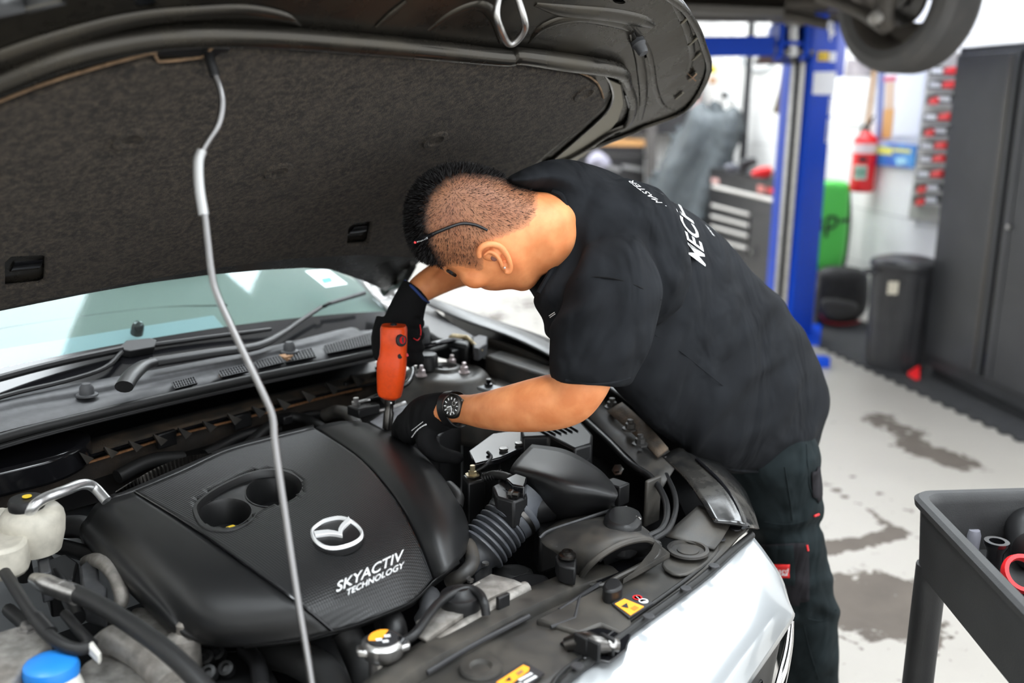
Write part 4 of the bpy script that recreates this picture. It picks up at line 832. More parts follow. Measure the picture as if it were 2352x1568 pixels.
tube('grille_trim', chs, [.008, .013, .016, .017, .016], 'chrome', car, n=12, flat=.45, upv=CU)
for i in range(5):
    a = W(1745 + i * 2, 1530 + 34 * i, .63 - .02 * i); tube('grille_bar', [a, a + CV * -.30], .005, 'gloss', car, n=6, smooth=0)
# lower body and wheels, mostly out of sight
bm = bmesh.new(); add_box(bm, CAR(-1.6, .16, .55), CARX, (1.05, .80, .25)); from_bm('lower_body', bm, 'silver', car, bevel=.06, seg=3)
bm = bmesh.new(); add_box(bm, CAR(.14, .16, .38), CARX, (.14, .55, .20)); from_bm('lower_front', bm, 'black', car, bevel=.05, seg=3)
def wheel(name, c, axis, r=.315, w_=.205, parent=None):
    t = lathe(name, [(r * .68, -w_ / 2), (r * .80, -w_ / 2 - .006), (r * .93, -w_ / 2 + .004), (r * .985, -w_ / 2 + .025), (r, -w_ * .25), (r, w_ * .25), (r * .985, w_ / 2 - .025), (r * .93, w_ / 2 - .004), (r * .80, w_ / 2 + .006), (r * .68, w_ / 2)], c, axis, 'rubber', parent, n=48, smooth=50, caps=False)
    lathe('wheel_rim', [(r * .68, -w_ * .45), (r * .66, -w_ * .1), (r * .30, .0), (r * .28, .03), (r * .66, .05), (r * .69, w_ * .45)], c, axis, 'steel', t, n=36)
    return t
for u_, v_ in ((-.10, .93), (-.10, -.61), (-2.85, .93), (-2.85, -.61)):
    wheel('road_wheel', CAR(u_ - .25, v_, .315), CV, parent=car)
# ================================================================== THE MECHANIC
def loft(bm, rings, n=24, cap=True, sup=1.0):
    """rings: (pixel A, pixel B, distance Y, half thickness) -> closed limb"""
    C_ = []; 
    for (a, b, Y, t) in rings:
        Ya, Yb = Y if isinstance(Y, tuple) else (Y, Y)
        A, B = Wy(a[0], a[1], Ya), Wy(b[0], b[1], Yb); C_.append(((A + B) / 2, (A - B) / 2, t))
    R = []
    for i, (c, a, t) in enumerate(C_):
        tan = (C_[min(i + 1, len(C_) - 1)][0] - C_[max(i - 1, 0)][0])
        bdir = a.cross(tan)
        if bdir.length < 1e-9: bdir = fw.copy()
        bdir.normalize()
        R.append([c + a * math.cos(p) + bdir * (t * math.sin(p)) for p in [2 * math.pi * k / n for k in range(n)]])
    # smooth along the limb
    cols = [crom([R[i][k] for i in range(len(R))], 4) for k in range(n)]
    V = [[bm.verts.new(cols[k][i]) for k in range(n)] for i in range(len(cols[0]))]
    for i in range(len(V) - 1):
        for k in range(n): bm.faces.new((V[i][k], V[i][(k + 1) % n], V[i + 1][(k + 1) % n], V[i + 1][k]))
    if cap:
        for ring in (V[0], V[-1]):
            c = bm.verts.new(sum((v.co for v in ring), Vector()) / n)
            for k in range(n): bm.faces.new((ring[k], ring[(k + 1) % n], c))
def seg_d(px, py, a, b):
    ax_, ay_ = a; bx_, by_ = b; dx, dy = bx_ - ax_, by_ - ay_
    t = max(0, min(1, ((px - ax_) * dx + (py - ay_) * dy) / (dx * dx + dy * dy + 1e-9)))
    qx, qy = ax_ + dx * t, ay_ + dy * t
    return math.hypot(px - qx, py - qy), (qx, qy)
def inflate(bm, poly, Yf, Df, Db, Rp, g=7, pw=2.0):
    """body of a given outline, rounded in depth"""
    xs = [p[0] for p in poly]; ys = [p[1] for p in poly]; n = len(poly)
    nx = int((max(xs) - min(xs)) / g) + 3; ny = int((max(ys) - min(ys)) / g) + 3; x0 = min(xs) - g; y0 = min(ys) - g
    segs = [(poly[i], poly[(i + 1) % n]) for i in range(n)]
    fr, bk = {}, {}
    cells = {(i, j) for i in range(nx) for j in range(ny) if inside((x0 + (i + .5) * g, y0 + (j + .5) * g), poly)}
    def vert(i, j):
        if (i, j) in fr: return
        x, y = x0 + i * g, y0 + j * g
        d, q = min((seg_d(x, y, *s) for s in segs), key=lambda t: t[0])
        if not all(c in cells for c in ((i, j), (i - 1, j), (i, j - 1), (i - 1, j - 1))): x, y = q; d = 0.0
        f = 1 - min(1, d / Rp); t = (1 - f ** pw) ** (1 / pw)
        Y = Yf(x, y); p = Wy(x, y, Y); r = ray(x, y).normalized()
        if d < .5: v = bm.verts.new(p); fr[i, j] = bk[i, j] = v
        else: fr[i, j] = bm.verts.new(p - r * (Df * t)); bk[i, j] = bm.verts.new(p + r * (Db * t))
    for i in range(nx):
        for j in range(ny):
            if (i, j) not in cells: continue
            c4 = [(i, j), (i + 1, j), (i + 1, j + 1), (i, j + 1)]
            for c in c4: vert(*c)
            for D_ in (fr, bk):
                q = []
                for c in c4:
                    if D_[c] not in q: q.append(D_[c])
                if len(q) >= 3:
                    try: bm.faces.new(q if D_ is fr else q[::-1])
                    except ValueError: pass
def ball(bm, c, r, ax=None, sc=(1, 1, 1), n=2):
    m_ = Matrix.Translation(c)
    if ax is not None:
        m3 = Matrix((ax[0], ax[1], ax[2])).transposed().to_4x4(); m_ = m_ @ m3
    bmesh.ops.create_icosphere(bm, subdivisions=n, radius=r, matrix=m_ @ Matrix.Diagonal((*sc, 1)))
def remesh(bm, voxel, it=6, fac=.5):
    me = bpy.data.meshes.new('tmp'); bmesh.ops.recalc_face_normals(bm, faces=bm.faces); bm.to_mesh(me); bm.free()
    o = bpy.data.objects.new('tmp', me); COL.objects.link(o)
    r = o.modifiers.new('r', 'REMESH'); r.mode = 'VOXEL'; r.voxel_size = voxel; r.use_smooth_shade = True
    s = o.modifiers.new('s', 'SMOOTH'); s.factor = fac; s.iterations = it
    dg = bpy.context.evaluated_depsgraph_get(); out = bpy.data.meshes.new_from_object(o.evaluated_get(dg))
    bpy.data.objects.remove(o); bpy.data.meshes.remove(me); return out
def bvh_of(me):
    return BVHTree.FromPolygons([v.co.copy() for v in me.vertices], [tuple(p.vertices) for p in me.polygons])
def hit(bv, x, y, lift=.0):
    x, y = float(x), float(y)
    d = ray(x, y).normalized(); h_ = bv.ray_cast(CAM, d)
    if h_[0] is None: return None
    n_ = h_[1] if h_[1].dot(d) < 0 else -h_[1]
    return h_[0] + n_ * lift
def hits(bv, px, lift): return [p for p in (hit(bv, x, y, lift) for x, y in px) if p is not None]

def skin_mat(head=False):
    m = mat('head_skin' if head else 'skin', (.50, .225, .115), .5, sub=.12, spec=.4); nt = m.node_tree; n = nt.nodes; L = nt.links; b = n['Principled BSDF']
    g = n.new('ShaderNodeNewGeometry'); t = n.new('ShaderNodeTexNoise'); t.inputs['Scale'].default_value = 26; t.inputs['Detail'].default_value = 6; L.new(g.outputs['Position'], t.inputs[0])
    r = n.new('ShaderNodeValToRGB'); r.color_ramp.elements[0].color = (.68, .225, .080, 1); r.color_ramp.elements[1].color = (.85, .34, .14, 1)
    r.color_ramp.elements[0].position = .35; r.color_ramp.elements[1].position = .68
    L.new(t.outputs[0], r.inputs[0]); L.new(r.outputs[0], b.inputs['Base Color'])
    bp = n.new('ShaderNodeBump'); bp.inputs['Strength'].default_value = .12; bp.inputs['Distance'].default_value = .001
    t2 = n.new('ShaderNodeTexNoise'); t2.inputs['Scale'].default_value = 700; L.new(g.outputs['Position'], t2.inputs[0]); L.new(t2.outputs[0], bp.inputs['Height']); L.new(bp.outputs[0], b.inputs['Normal'])
    a = n.new('ShaderNodeAttribute'); a.attribute_name = 'hair'
    t3 = n.new('ShaderNodeTexNoise'); t3.inputs['Scale'].default_value = 700; t3.inputs['Detail'].default_value = 3; L.new(g.outputs['Position'], t3.inputs[0])
    ad = n.new('ShaderNodeMath'); ad.operation = 'MULTIPLY_ADD'; ad.inputs[1].default_value = .7; L.new(t3.outputs[0], ad.inputs[0])
    sb = n.new('ShaderNodeMath'); sb.operation = 'SUBTRACT'; L.new(a.outputs['Fac'], sb.inputs[0]); sb.inputs[1].default_value = .22; L.new(sb.outputs[0], ad.inputs[2])
    cl = n.new('ShaderNodeMapRange'); cl.inputs[1].default_value = .0; cl.inputs[2].default_value = 1.0; cl.inputs[4].default_value = .95; L.new(ad.outputs[0], cl.inputs[0])
    gt = n.new('ShaderNodeMapRange'); gt.inputs[1].default_value = .02; gt.inputs[2].default_value = .2; L.new(a.outputs['Fac'], gt.inputs[0])
    m2 = n.new('ShaderNodeMath'); m2.operation = 'MULTIPLY'; L.new(cl.outputs[0], m2.inputs[0]); L.new(gt.outputs[0], m2.inputs[1])
    dk = n.new('ShaderNodeMapRange'); dk.inputs[1].default_value = .7; dk.inputs[2].default_value = 1.0; L.new(a.outputs['Fac'], dk.inputs[0])
    hc = n.new('ShaderNodeMixRGB'); L.new(dk.outputs[0], hc.inputs[0]); hc.inputs[1].default_value = (.075, .052, .042, 1); hc.inputs[2].default_value = (.006, .005, .005, 1)
    mx = n.new('ShaderNodeMixRGB'); L.new(m2.outputs[0], mx.inputs[0]); L.new(r.outputs[0], mx.inputs[1]); L.new(hc.outputs[0], mx.inputs[2])
    L.new(mx.outputs[0], b.inputs['Base Color'])
    return m
M['skin'] = skin_mat()
def cloth_mat(name, col, col2, weave=1400):
    m = mat(name, col, .9, spec=.10); nt = m.node_tree; n = nt.nodes; L = nt.links; b = n['Principled BSDF']
    g = n.new('ShaderNodeNewGeometry'); t = n.new('ShaderNodeTexNoise'); t.inputs['Scale'].default_value = 14; t.inputs['Detail'].default_value = 8; L.new(g.outputs['Position'], t.inputs[0])
    r = n.new('ShaderNodeValToRGB'); r.color_ramp.elements[0].color = (*col, 1); r.color_ramp.elements[1].color = (*col2, 1); r.color_ramp.elements[0].position = .3; r.color_ramp.elements[1].position = .7
    L.new(t.outputs[0], r.inputs[0]); L.new(r.outputs[0], b.inputs['Base Color'])
    t2 = n.new('ShaderNodeTexNoise'); t2.inputs['Scale'].default_value = weave; L.new(g.outputs['Position'], t2.inputs[0])
    mp = n.new('ShaderNodeMapping'); mp.inputs['Scale'].default_value = (9, 5, 4.0); mp.inputs['Rotation'].default_value = (0, R_(35), R_(20)); L.new(g.outputs['Position'], mp.inputs[0])
    t4 = n.new('ShaderNodeTexNoise'); t4.inputs['Scale'].default_value = 1.0; t4.inputs['Detail'].default_value = 2.5; t4.inputs['Distortion'].default_value = .8; L.new(mp.outputs[0], t4.inputs[0])
    b0 = n.new('ShaderNodeBump'); b0.inputs['Strength'].default_value = .85; b0.inputs['Distance'].default_value = .05; L.new(t4.outputs[0], b0.inputs['Height'])
    bp = n.new('ShaderNodeBump'); bp.inputs['Strength'].default_value = .25; bp.inputs['Distance'].default_value = .001; L.new(t2.outputs[0], bp.inputs['Height']); L.new(b0.outputs[0], bp.inputs['Normal']); L.new(bp.outputs[0], b.inputs['Normal'])
    return m
M['shirt'] = cloth_mat('black_cotton', (.0095, .0102, .0118), (.0150, .0165, .0192))
M['trousers'] = cloth_mat('work_trousers', (.009, .0125, .0135), (.017, .0235, .0255), 1000)
M['patch_cloth'] = cloth_mat('trouser_patch', (.017, .016, .018), (.026, .024, .027), 1000)
M['glove'] = cloth_mat('glove_knit', (.008, .008, .0085), (.012, .012, .0125), 1800)
M['hair'] = mat('dark_hair', (.005, .004, .004), .5, spec=.2)

# ---- body: one continuous surface from head to hands --------------------------------------------
head_px = spl([(1310, 600), (1262, 622), (1244, 636), (1222, 663), (1196, 670), (1174, 664), (1140, 669), (1108, 664), (1086, 648), (1066, 637), (1046, 634), (1026, 617), (1000, 606), (968, 592), (944, 556), (934, 505), (942, 455), (966, 417), (1010, 387), (1062, 380), (1112, 388), (1152, 405), (1192, 426), (1232, 440), (1290, 452), (1340, 500)], 3)
YH = 1.70
bm = bmesh.new()
inflate(bm, head_px, lambda x, y: YH + .0002 * (x - 1100), .078, .082, 118, g=7, pw=2.1)
# brow, cheek and jaw; the far side carries nose, lips and the other ear
def at_h(x, y, d): return Wy(x, y, YH + d)
for x, y, d, r, s in ((1042, 618, -.02, .016, (1.2, 1, .8)), (1092, 632, -.03, .024, (1.2, 1, 1)), (1060, 622, .055, .014, (1, 1.2, 1.3)), (1100, 640, .05, .014, (1.2, 1.2, .8))):
    ball(bm, at_h(x, y, d), r, sc=s)
ball(bm, at_h(1140, 590, .085), .024, sc=(.8, .5, 1.3))                      # far ear
# neck into shoulders
loft(bm, [((1190, 445), (1200, 640), 1.71, .055), ((1250, 440), (1245, 628), 1.73, .062), ((1300, 458), (1290, 605), 1.77, .058), ((1350, 480), (1350, 630), 1.80, .05)])
# torso core under the shirt
loft(bm, [((1340, 460), (1340, 640), 1.82, .05), ((1500, 590), (1440, 760), 1.93, .06), ((1680, 750), (1590, 900), 2.03, .06), ((1800, 880), (1700, 980), 2.10, .06)])
# left arm
armL = [((1370, 660), (1490, 680), 1.70, .045), ((1310, 760), (1440, 775), 1.605, .048), ((1275, 850), (1412, 860), 1.595, .05), ((1262, 872), (1392, 905), 1.595, .050), ((1240, 873), (1350, 955), 1.605, .050),
        ((1200, 880), (1280, 978), 1.625, .048), ((1150, 891), (1190, 984), 1.66, .045), ((1108, 901), (1125, 981), 1.70, .038), ((1075, 907), (1085, 973), 1.735, .032), ((1045, 908), (1055, 968), 1.76, .030), ((1000, 915), (1015, 975), 1.79, .028), ((965, 930), (985, 990), 1.81, .02)]
loft(bm, armL)
# right arm, behind the head
armR = [((1250, 420), (1330, 520), 1.92, .05), ((1150, 470), (1230, 560), 2.04, .05), ((1080, 545), (1160, 620), 2.10, .05), ((1035, 575), (1100, 648), 2.08, .047), ((990, 605), (1050, 662), 2.05, .040), ((945, 640), (990, 688), 2.02, .034), ((928, 668), (968, 702), 2.018, .024), ((912, 700), (945, 715), 2.015, .015)]
loft(bm, armR)
body = remesh(bm, .0045, 9)
# stubble / hair colour stored on the scalp itself
fade = [(985, 606), (1020, 611), (1062, 612), (1082, 617), (1107, 622), (1112, 600), (1100, 575), (1115, 558), (1150, 546), (1172, 538), (1215, 518), (1232, 492), (1236, 430), (1200, 380), (1040, 340), (900, 420), (900, 600)]
dark = [(1000, 600), (985, 560), (974, 520), (973, 480), (990, 440), (1022, 410), (1062, 396), (1110, 400), (1160, 408), (1190, 425), (1190, 360), (1040, 340), (900, 400), (890, 600), (960, 620)]
def edge_d(p, poly): return min(seg_d(p[0], p[1], poly[i], poly[(i + 1) % len(poly)])[0] for i in range(len(poly)))
at = body.attributes.new('hair', 'FLOAT', 'POINT'); hv = [0.0] * len(body.vertices)
for i, v in enumerate(body.vertices):
    x, y = proj(v.co)
    if not (880 < x < 1250 and 350 < y < 640) or v.co.y > 1.80: continue
    if v.co.z < 1.2: continue
    p = (x, y)
    if inside(p, fade):
        d = min(seg_d(x, y, fade[k], fade[k + 1])[0] for k in range(12))
        g_ = min(1, d / 130); h_ = .22 + .40 * min(1, d / 16) * (.62 + .38 * g_)
        if inside(p, dark): h_ = max(h_, min(1.4, .62 + edge_d(p, dark[:10] + [(900, 600)]) / 30 if False else 1.2))
        else:
            dd = min(seg_d(x, y, dark[k], dark[k + 1])[0] for k in range(9)); h_ = max(h_, .95 - dd / 45)
        hv[i] = h_
at.data.foreach_set('value', hv)
hairv = [(body.vertices[i].co.copy(), body.vertices[i].normal.copy(), hv[i]) for i in range(len(hv)) if hv[i] > .2]
bvB = bvh_of(body)
person = from_me('person', body, 'skin', None, smooth=180)
tag(person, 'man in black shirt and dark trousers leaning into the engine bay', 'person')
# ear on this side
ear_o = spl([(1100, 578), (1104, 562), (1124, 556), (1146, 562), (1162, 582), (1170, 604), (1164, 617), (1152, 614), (1140, 602), (1120, 590)], 3)
ce = hit(bvB, 1132, 586, .0)
bm = bmesh.new()
hx = [hit(bvB, x, y, .010) or ce for x, y in ((1100, 585), (1099, 570), (1108, 560), (1126, 557), (1146, 563), (1161, 582), (1169, 603), (1165, 615), (1155, 615))]
add_tube(bm, hx, [.004, .005, .0055, .0055, .0055, .005, .0045, .006, .005], 10, smooth=4)
add_tube(bm, [hit(bvB, x, y, .008) for x, y in ((1110, 582), (1122, 574), (1136, 580), (1146, 594), (1150, 606))], [.002, .0035, .004, .004, .003], 8, smooth=4)
ball(bm, hit(bvB, 1128, 584, -.002), .016, sc=(1.05, .5, .8)); ball(bm, hit(bvB, 1156, 606, .004), .009, sc=(.8, .6, 1))
ball(bm, hit(bvB, 1142, 572, .001), .014, sc=(1, .5, .8))
ear = remesh(bm, .0018, 3); from_me('ear', ear, 'skin', person, smooth=180)
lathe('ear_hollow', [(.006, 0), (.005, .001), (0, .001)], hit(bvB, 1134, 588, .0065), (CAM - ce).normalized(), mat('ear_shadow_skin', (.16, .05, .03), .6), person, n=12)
lathe('ear_stud', [(.0018, 0), (.0018, .002), (0, .003)], hit(bvB, 1155, 607, .0105), (CAM - ce).normalized(), 'steel', person, n=10)
eb = hits(bvB, ((1014, 616), (1030, 620), (1046, 630)), .002)
if len(eb) > 1: tube('eyebrow', eb, .003, 'hair', person, n=6)
# hair: blades on the scalp
def strands(name, pick, n, ln, wd, seed, lean, rnd=.5):
    rs = random.Random(seed); pool = [h for h in hairv if pick(h[2])]; bm_ = bmesh.new()
    if not pool: return
    for i in range(n):
        c, nn, h = rs.choice(pool); c = c + Vector((rs.uniform(-1, 1), rs.uniform(-1, 1), rs.uniform(-1, 1))) * .003
        d = (nn + lean(c) + Vector((rs.uniform(-1, 1), rs.uniform(-1, 1), rs.uniform(-1, 1))) * rnd * .5).normalized(); l = ln * rs.uniform(.6, 1.15)
        s = d.orthogonal().normalized(); s.rotate(Matrix.Rotation(rs.uniform(0, 6.3), 3, d))
        a = bm_.verts.new(c - nn * .001 + s * wd); b = bm_.verts.new(c - nn * .001 - s * wd); e = bm_.verts.new(c + d * l); bm_.faces.new((a, b, e))
    o = from_bm(name, bm_, 'hair', person, smooth=None); o['kind'] = 'stuff'; return o
crown = hit(bvB, 1045, 440, 0); 
strands('hair', lambda h: h > .95, 22000, .0085, .0009, 3, lambda c: (c - crown).normalized() * 1.1)
strands('stubble', lambda h: .38 < h <= .98, 15000, .0060, .00034, 5, lambda c: (c - crown).normalized() * 2.6)

# ---- shirt ------------------------------------------------------------------------------------------
torso_px = spl([(1160, 415), (1185, 396), (1250, 371), (1320, 369), (1385, 383), (1430, 403), (1466, 422), (1522, 450), (1588, 485), (1641, 524), (1690, 572), (1725, 618), (1762, 652), (1800, 688), (1840, 752), (1873, 806), (1892, 876), (1898, 930), (1893, 985), (1884, 1030), (1860, 1062), (1780, 1092), (1690, 1090), (1600, 1055), (1530, 1005), (1470, 955), (1420, 905), (1360, 850), (1285, 800), (1250, 745), (1226, 692), (1240, 645), (1262, 606), (1285, 550), (1290, 500), (1280, 455), (1255, 438), (1210, 436)], 3)
def YT(x, y):
    s = ((x - 1270) * .78 + (y - 560) * .62) / 676; q = (x - 1270) * .62 - (y - 560) * .78 - 0
    return 1.77 + .34 * s + .00055 * q
bm = bmesh.new()
inflate(bm, torso_px, YT, .150, .150, 165, g=9, pw=2.0)
sleeve = [((1345, 590), (1480, 600), 1.73, .07), ((1312, 640), (1515, 670), 1.67, .085), ((1284, 700), (1522, 720), 1.635, .088), ((1268, 770), (1498, 790), 1.615, .084), ((1260, 830), (1470, 845), 1.605, .078), ((1261, 868), (1448, 884), 1.60, .074)]
loft(bm, sleeve, n=32)
loft(bm, [((1262, 434), (1236, 668), 1.735, .066), ((1285, 422), (1250, 690), 1.755, .092), ((1330, 405), (1290, 730), 1.785, .125), ((1400, 410), (1350, 780), 1.82, .14)], n=32)
loft(bm, [((1210, 400), (1330, 520), 1.92, .07), ((1150, 450), (1250, 580), 2.03, .075), ((1110, 510), (1190, 600), 2.08, .07)])
for x, y, Y, r_ in ((1395, 590, 1.785, .115), (1455, 625, 1.79, .110), (1340, 620, 1.77, .09), (1430, 560, 1.81, .12)):
    ball(bm, Wy(x, y, Y), r_)
shirt = remesh(bm, .0055, 16)
shirt.update()
def fold(p, n_):
    ax_ = Vector((.55, -.05, .45))
    q = Vector((p.x * 9 + p.z * 9, p.y * 7, (p.x - p.z) * 2.4)); f = noise.noise(q) * .0035
    # creases gathering at the armpit, waist and lower back
    for (wx, wy, wy2, amp, fr_, rad, dx, dy) in ((1530, 760, 1.85, .0062, 40, .18, .45, -.9), (1640, 900, 1.9, .0065, 36, .22, .55, -.83), (1860, 930, 2.0, .007, 44, .16, .35, -.94), (1330, 560, 1.7, .005, 50, .10, .2, -1), (1370, 800, 1.52, .0048, 40, .12, .9, -.45), (1760, 800, 2.0, .0062, 42, .15, .75, -.66), (1290, 720, 1.65, .005, 52, .08, .8, -.6), (1440, 640, 1.7, .0048, 42, .13, .3, -.95)):
        x, y = pxc
        d = math.hypot(x - wx, y - wy) * wy2 / F
        if d < rad:
            k = (1 - d / rad) ** 1.2; t = ((x - wx) * -dy + (y - wy) * dx) * wy2 / F
            wob = noise.noise(Vector((x * .008, y * .008, wx))) * 1.8
            sv = math.sin(t * fr_ * 2 + wob); f += amp * k * (sv if sv > 0 else sv * .6)
    return f * 1.5
newco = []
for v in shirt.vertices:
    pxc = proj(v.co); newco.append(v.co + v.normal * fold(v.co, v.normal))
for v, c in zip(shirt.vertices, newco): v.co = c
shirt.update(); bvS = bvh_of(shirt)
sh = from_me('shirt', shirt, 'shirt', person, smooth=180, label='black cotton T-shirt with white print on the back')
col_px = [(1262, 436), (1284, 452), (1294, 490), (1293, 530), (1284, 570), (1268, 606), (1250, 640), (1232, 672)]
cp = hits(bvS, [(x + 8, y + 2) for x, y in col_px], .002)
tube('collar', cp, .0055, 'shirt', sh, n=8)
tube('sleeve_hem', hits(bvS, [(1262, 856), (1300, 872), (1350, 880), (1400, 879), (1446, 868)], .0012), .0022, 'shirt', sh, n=6)
tube('sleeve_seam', hits(bvS, [(1325, 640), (1370, 636), (1420, 642), (1470, 660), (1518, 688)], .0), .0014, 'glove', sh, n=6)
tube('side_seam', hits(bvS, [(1505, 770), (1560, 805), (1610, 845), (1660, 885), (1720, 930)], .0), .0009, 'shirt', sh, n=6)
tube('shirt_hem', hits(bvS, [(1884, 1022), (1850, 1052), (1780, 1078), (1700, 1078), (1640, 1062)], .002), .003, 'shirt', sh, n=6)
def decal(name, s, p0, p1, hpx, bv, m, parent, lift=.0012, bold=.02, shear=.0, up_=None, curve=0.0):
    """print on cloth: text from pixel p0 to pixel p1, letter height hpx, laid onto the surface"""
    t_ = text_mesh(s, 1.0, 0, bold, shear)
    b_ = bmesh.new(); b_.from_mesh(t_); bmesh.ops.triangulate(b_, faces=b_.faces); bmesh.ops.subdivide_edges(b_, edges=b_.edges, cuts=1); b_.to_mesh(t_); b_.free()
    xs = [v.co.x for v in t_.vertices]; ys = [v.co.y for v in t_.vertices]; x0, x1, ym = min(xs), max(xs), (max(ys) + min(ys)) / 2; hy = max(ys) - min(ys)
    d = Vector((p1[0] - p0[0], p1[1] - p0[1])); L_ = d.length; d.normalize(); n_ = Vector((d.y, -d.x)) if up_ is None else Vector(up_)
    dead = []
    for v in t_.vertices:
        a = (v.co.x - x0) / (x1 - x0); k = (v.co.y - ym) / hy
        px = p0[0] + d.x * L_ * a + n_.x * (hpx * k + curve * 4 * a * (1 - a)); py = p0[1] + d.y * L_ * a + n_.y * (hpx * k + curve * 4 * a * (1 - a))
        q = hit(bv, px, py, lift)
        if q is None: dead.append(v.index); q = Vector((0, 0, -99))
        v.co = q
    b_ = bmesh.new(); b_.from_mesh(t_); bmesh.ops.delete(b_, geom=[v for v in b_.verts if v.co.z < -90], context='VERTS')
    if not b_.faces: b_.free(); return None
    b_.to_mesh(t_); b_.free()
    return from_me(name, t_, m, parent, smooth=None)
M['shirtprint'] = mat('shirt_print', (.78, .78, .78), .7)
decal('back_print', 'MECH', (1600, 598), (1556, 464), 50, bvS, 'shirtprint', sh, bold=.012, up_=(-.80, -.58), curve=-14)
decal('back_print', 'AN', (1549, 461), (1512, 442), 26, bvS, 'shirtprint', sh, bold=.0, up_=(-.88, -.46))
decal('back_print', '. MASTER', (1524, 474), (1446, 415), 15, bvS, 'shirtprint', sh, up_=(-.95, -.05), bold=.0)
decal('back_print', 'EST', (1638, 541), (1622, 519), 9, bvS, 'shirtprint', sh, up_=(-.7, -.6))
for px in (((1263, 724), (1275, 716)), ((1265, 728), (1277, 720))):
    q = hits(bvS, px, .002)
    if len(q) == 2: tube('chest_print', q, .0008, 'shirtprint', sh, n=5, smooth=0)
# ---- trousers ------------------------------------------------------------------------------------------
legL = [((1660, 960), (1830, 945), 2.12, .09), ((1620, 1010), (1866, 992), 2.12, .11), ((1628, 1050), (1880, 1034), 2.12, .125), ((1660, 1110), (1882, 1090), 2.12, .11), ((1692, 1165), (1886, 1150), 2.115, .10), ((1715, 1200), (1882, 1195), 2.11, .088), ((1728, 1225), (1884, 1222), 2.105, .095), ((1735, 1270), (1896, 1270), 2.10, .088), ((1745, 1330), (1908, 1328), 2.10, .082), ((1765, 1395), (1922, 1390), 2.105, .080), ((1785, 1450), (1924, 1450), 2.11, .074), ((1798, 1568), (1926, 1568), 2.13, .072), ((1800, 1660), (1930, 1655), 2.15, .07)]
bm = bmesh.new(); loft(bm, legL, n=32)
legR = [((1680, 970), (1840, 950), 2.22, .08), ((1650, 1050), (1880, 1030), 2.30, .11), ((1700, 1150), (1876, 1140), 2.33, .09), ((1725, 1250), (1878, 1250), 2.34, .08), ((1745, 1360), (1890, 1360), 2.35, .075), ((1775, 1480), (1900, 1480), 2.37, .07), ((1795, 1570), (1905, 1570), 2.39, .065)]
loft(bm, legR, n=28)
ball(bm, Wy(1740, 990, 2.2), .11, sc=(1, 1.1, .9))
tr = remesh(bm, .006, 5); nc = []
for v in tr.vertices:
    x, y = proj(v.co); f = noise.noise(Vector((v.co.x * 7, v.co.y * 7, v.co.z * 13))) * .004
    for (wy, amp, rad) in ((1205, .006, 60), (1330, .003, 70), (1420, .005, 60), (1100, .002, 50)):
        d = abs(y - wy + (x - 1800) * .15)
        if d < rad: f += amp * (1 - d / rad) * math.sin((y + (x - 1800) * .25 + noise.noise(Vector((x * .02, y * .02, 0))) * 40) * .085)
    nc.append(v.co + v.normal * f)
for v, c in zip(tr.vertices, nc): v.co = c
tr.update(); bvT = bvh_of(tr)
trs = from_me('trousers', tr, 'trousers', person, smooth=180, label='dark green-black work trousers with cargo pocket')
def cloth_patch(name, px, bv, m, parent, lift=.003, g=10, label=None):
    xs = [p[0] for p in px]; ys = [p[1] for p in px]; bm_ = bmesh.new(); V_ = {}
    nx = max(2, int((max(xs) - min(xs)) / g)); ny = max(2, int((max(ys) - min(ys)) / g))
    def vv(i, j):
        if (i, j) not in V_:
            x = min(xs) + (max(xs) - min(xs)) * i / nx; y = min(ys) + (max(ys) - min(ys)) * j / ny
            if not inside((x, y), px):
                x, y = min((seg_d(x, y, px[k], px[(k + 1) % len(px)]) for k in range(len(px))), key=lambda t: t[0])[1]
            h_ = hit(bv, x, y, lift); V_[i, j] = bm_.verts.new(h_) if h_ is not None else None
        return V_[i, j]
    for i in range(nx):
        for j in range(ny):
            cx_ = min(xs) + (max(xs) - min(xs)) * (i + .5) / nx; cy_ = min(ys) + (max(ys) - min(ys)) * (j + .5) / ny
            if not inside((cx_, cy_), px): continue
            q = [vv(i, j), vv(i + 1, j), vv(i + 1, j + 1), vv(i, j + 1)]
            if None in q or len(set(q)) < 4: continue
            bm_.faces.new(q)
    if not bm_.faces: bm_.free(); return None
    bmesh.ops.remove_doubles(bm_, verts=bm_.verts, dist=1e-5)
    o = from_bm(name, bm_, m, parent, smooth=60); s = o.modifiers.new('s', 'SOLIDIFY'); s.thickness = .003; s.offset = 0
    if label: o['label'] = label
    return o
cloth_patch('cargo_pocket', [(1752, 1250), (1855, 1246), (1858, 1378), (1830, 1390), (1752, 1350)], bvT, 'patch_cloth', trs, .004)
cloth_patch('pocket_flap', [(1764, 1252), (1822, 1250), (1826, 1338), (1764, 1338)], bvT, 'trousers', trs, .007)
pl = cloth_patch('pocket_label', [(1777, 1291), (1814, 1290), (1815, 1324), (1778, 1325)], bvT, mat('label_red', (.72, .02, .02), .6), trs, .010, g=6, label='small red square label with white lettering')
M['labelwhite'] = mat('label_white', (.85, .85, .85), .6)
decal('label_lettering', 'Hard', (1782, 1303), (1812, 1303), 12, bvT, 'labelwhite', trs, lift=.0130, bold=.01)
decal('label_lettering', 'Yakka', (1780, 1313), (1813, 1313), 12, bvT, 'labelwhite', trs, lift=.0130, bold=.01)
cloth_patch('side_patch', [(1862, 1085), (1880, 1070), (1886, 1140), (1878, 1155), (1864, 1140)], bvT, 'patch_cloth', trs, .003)
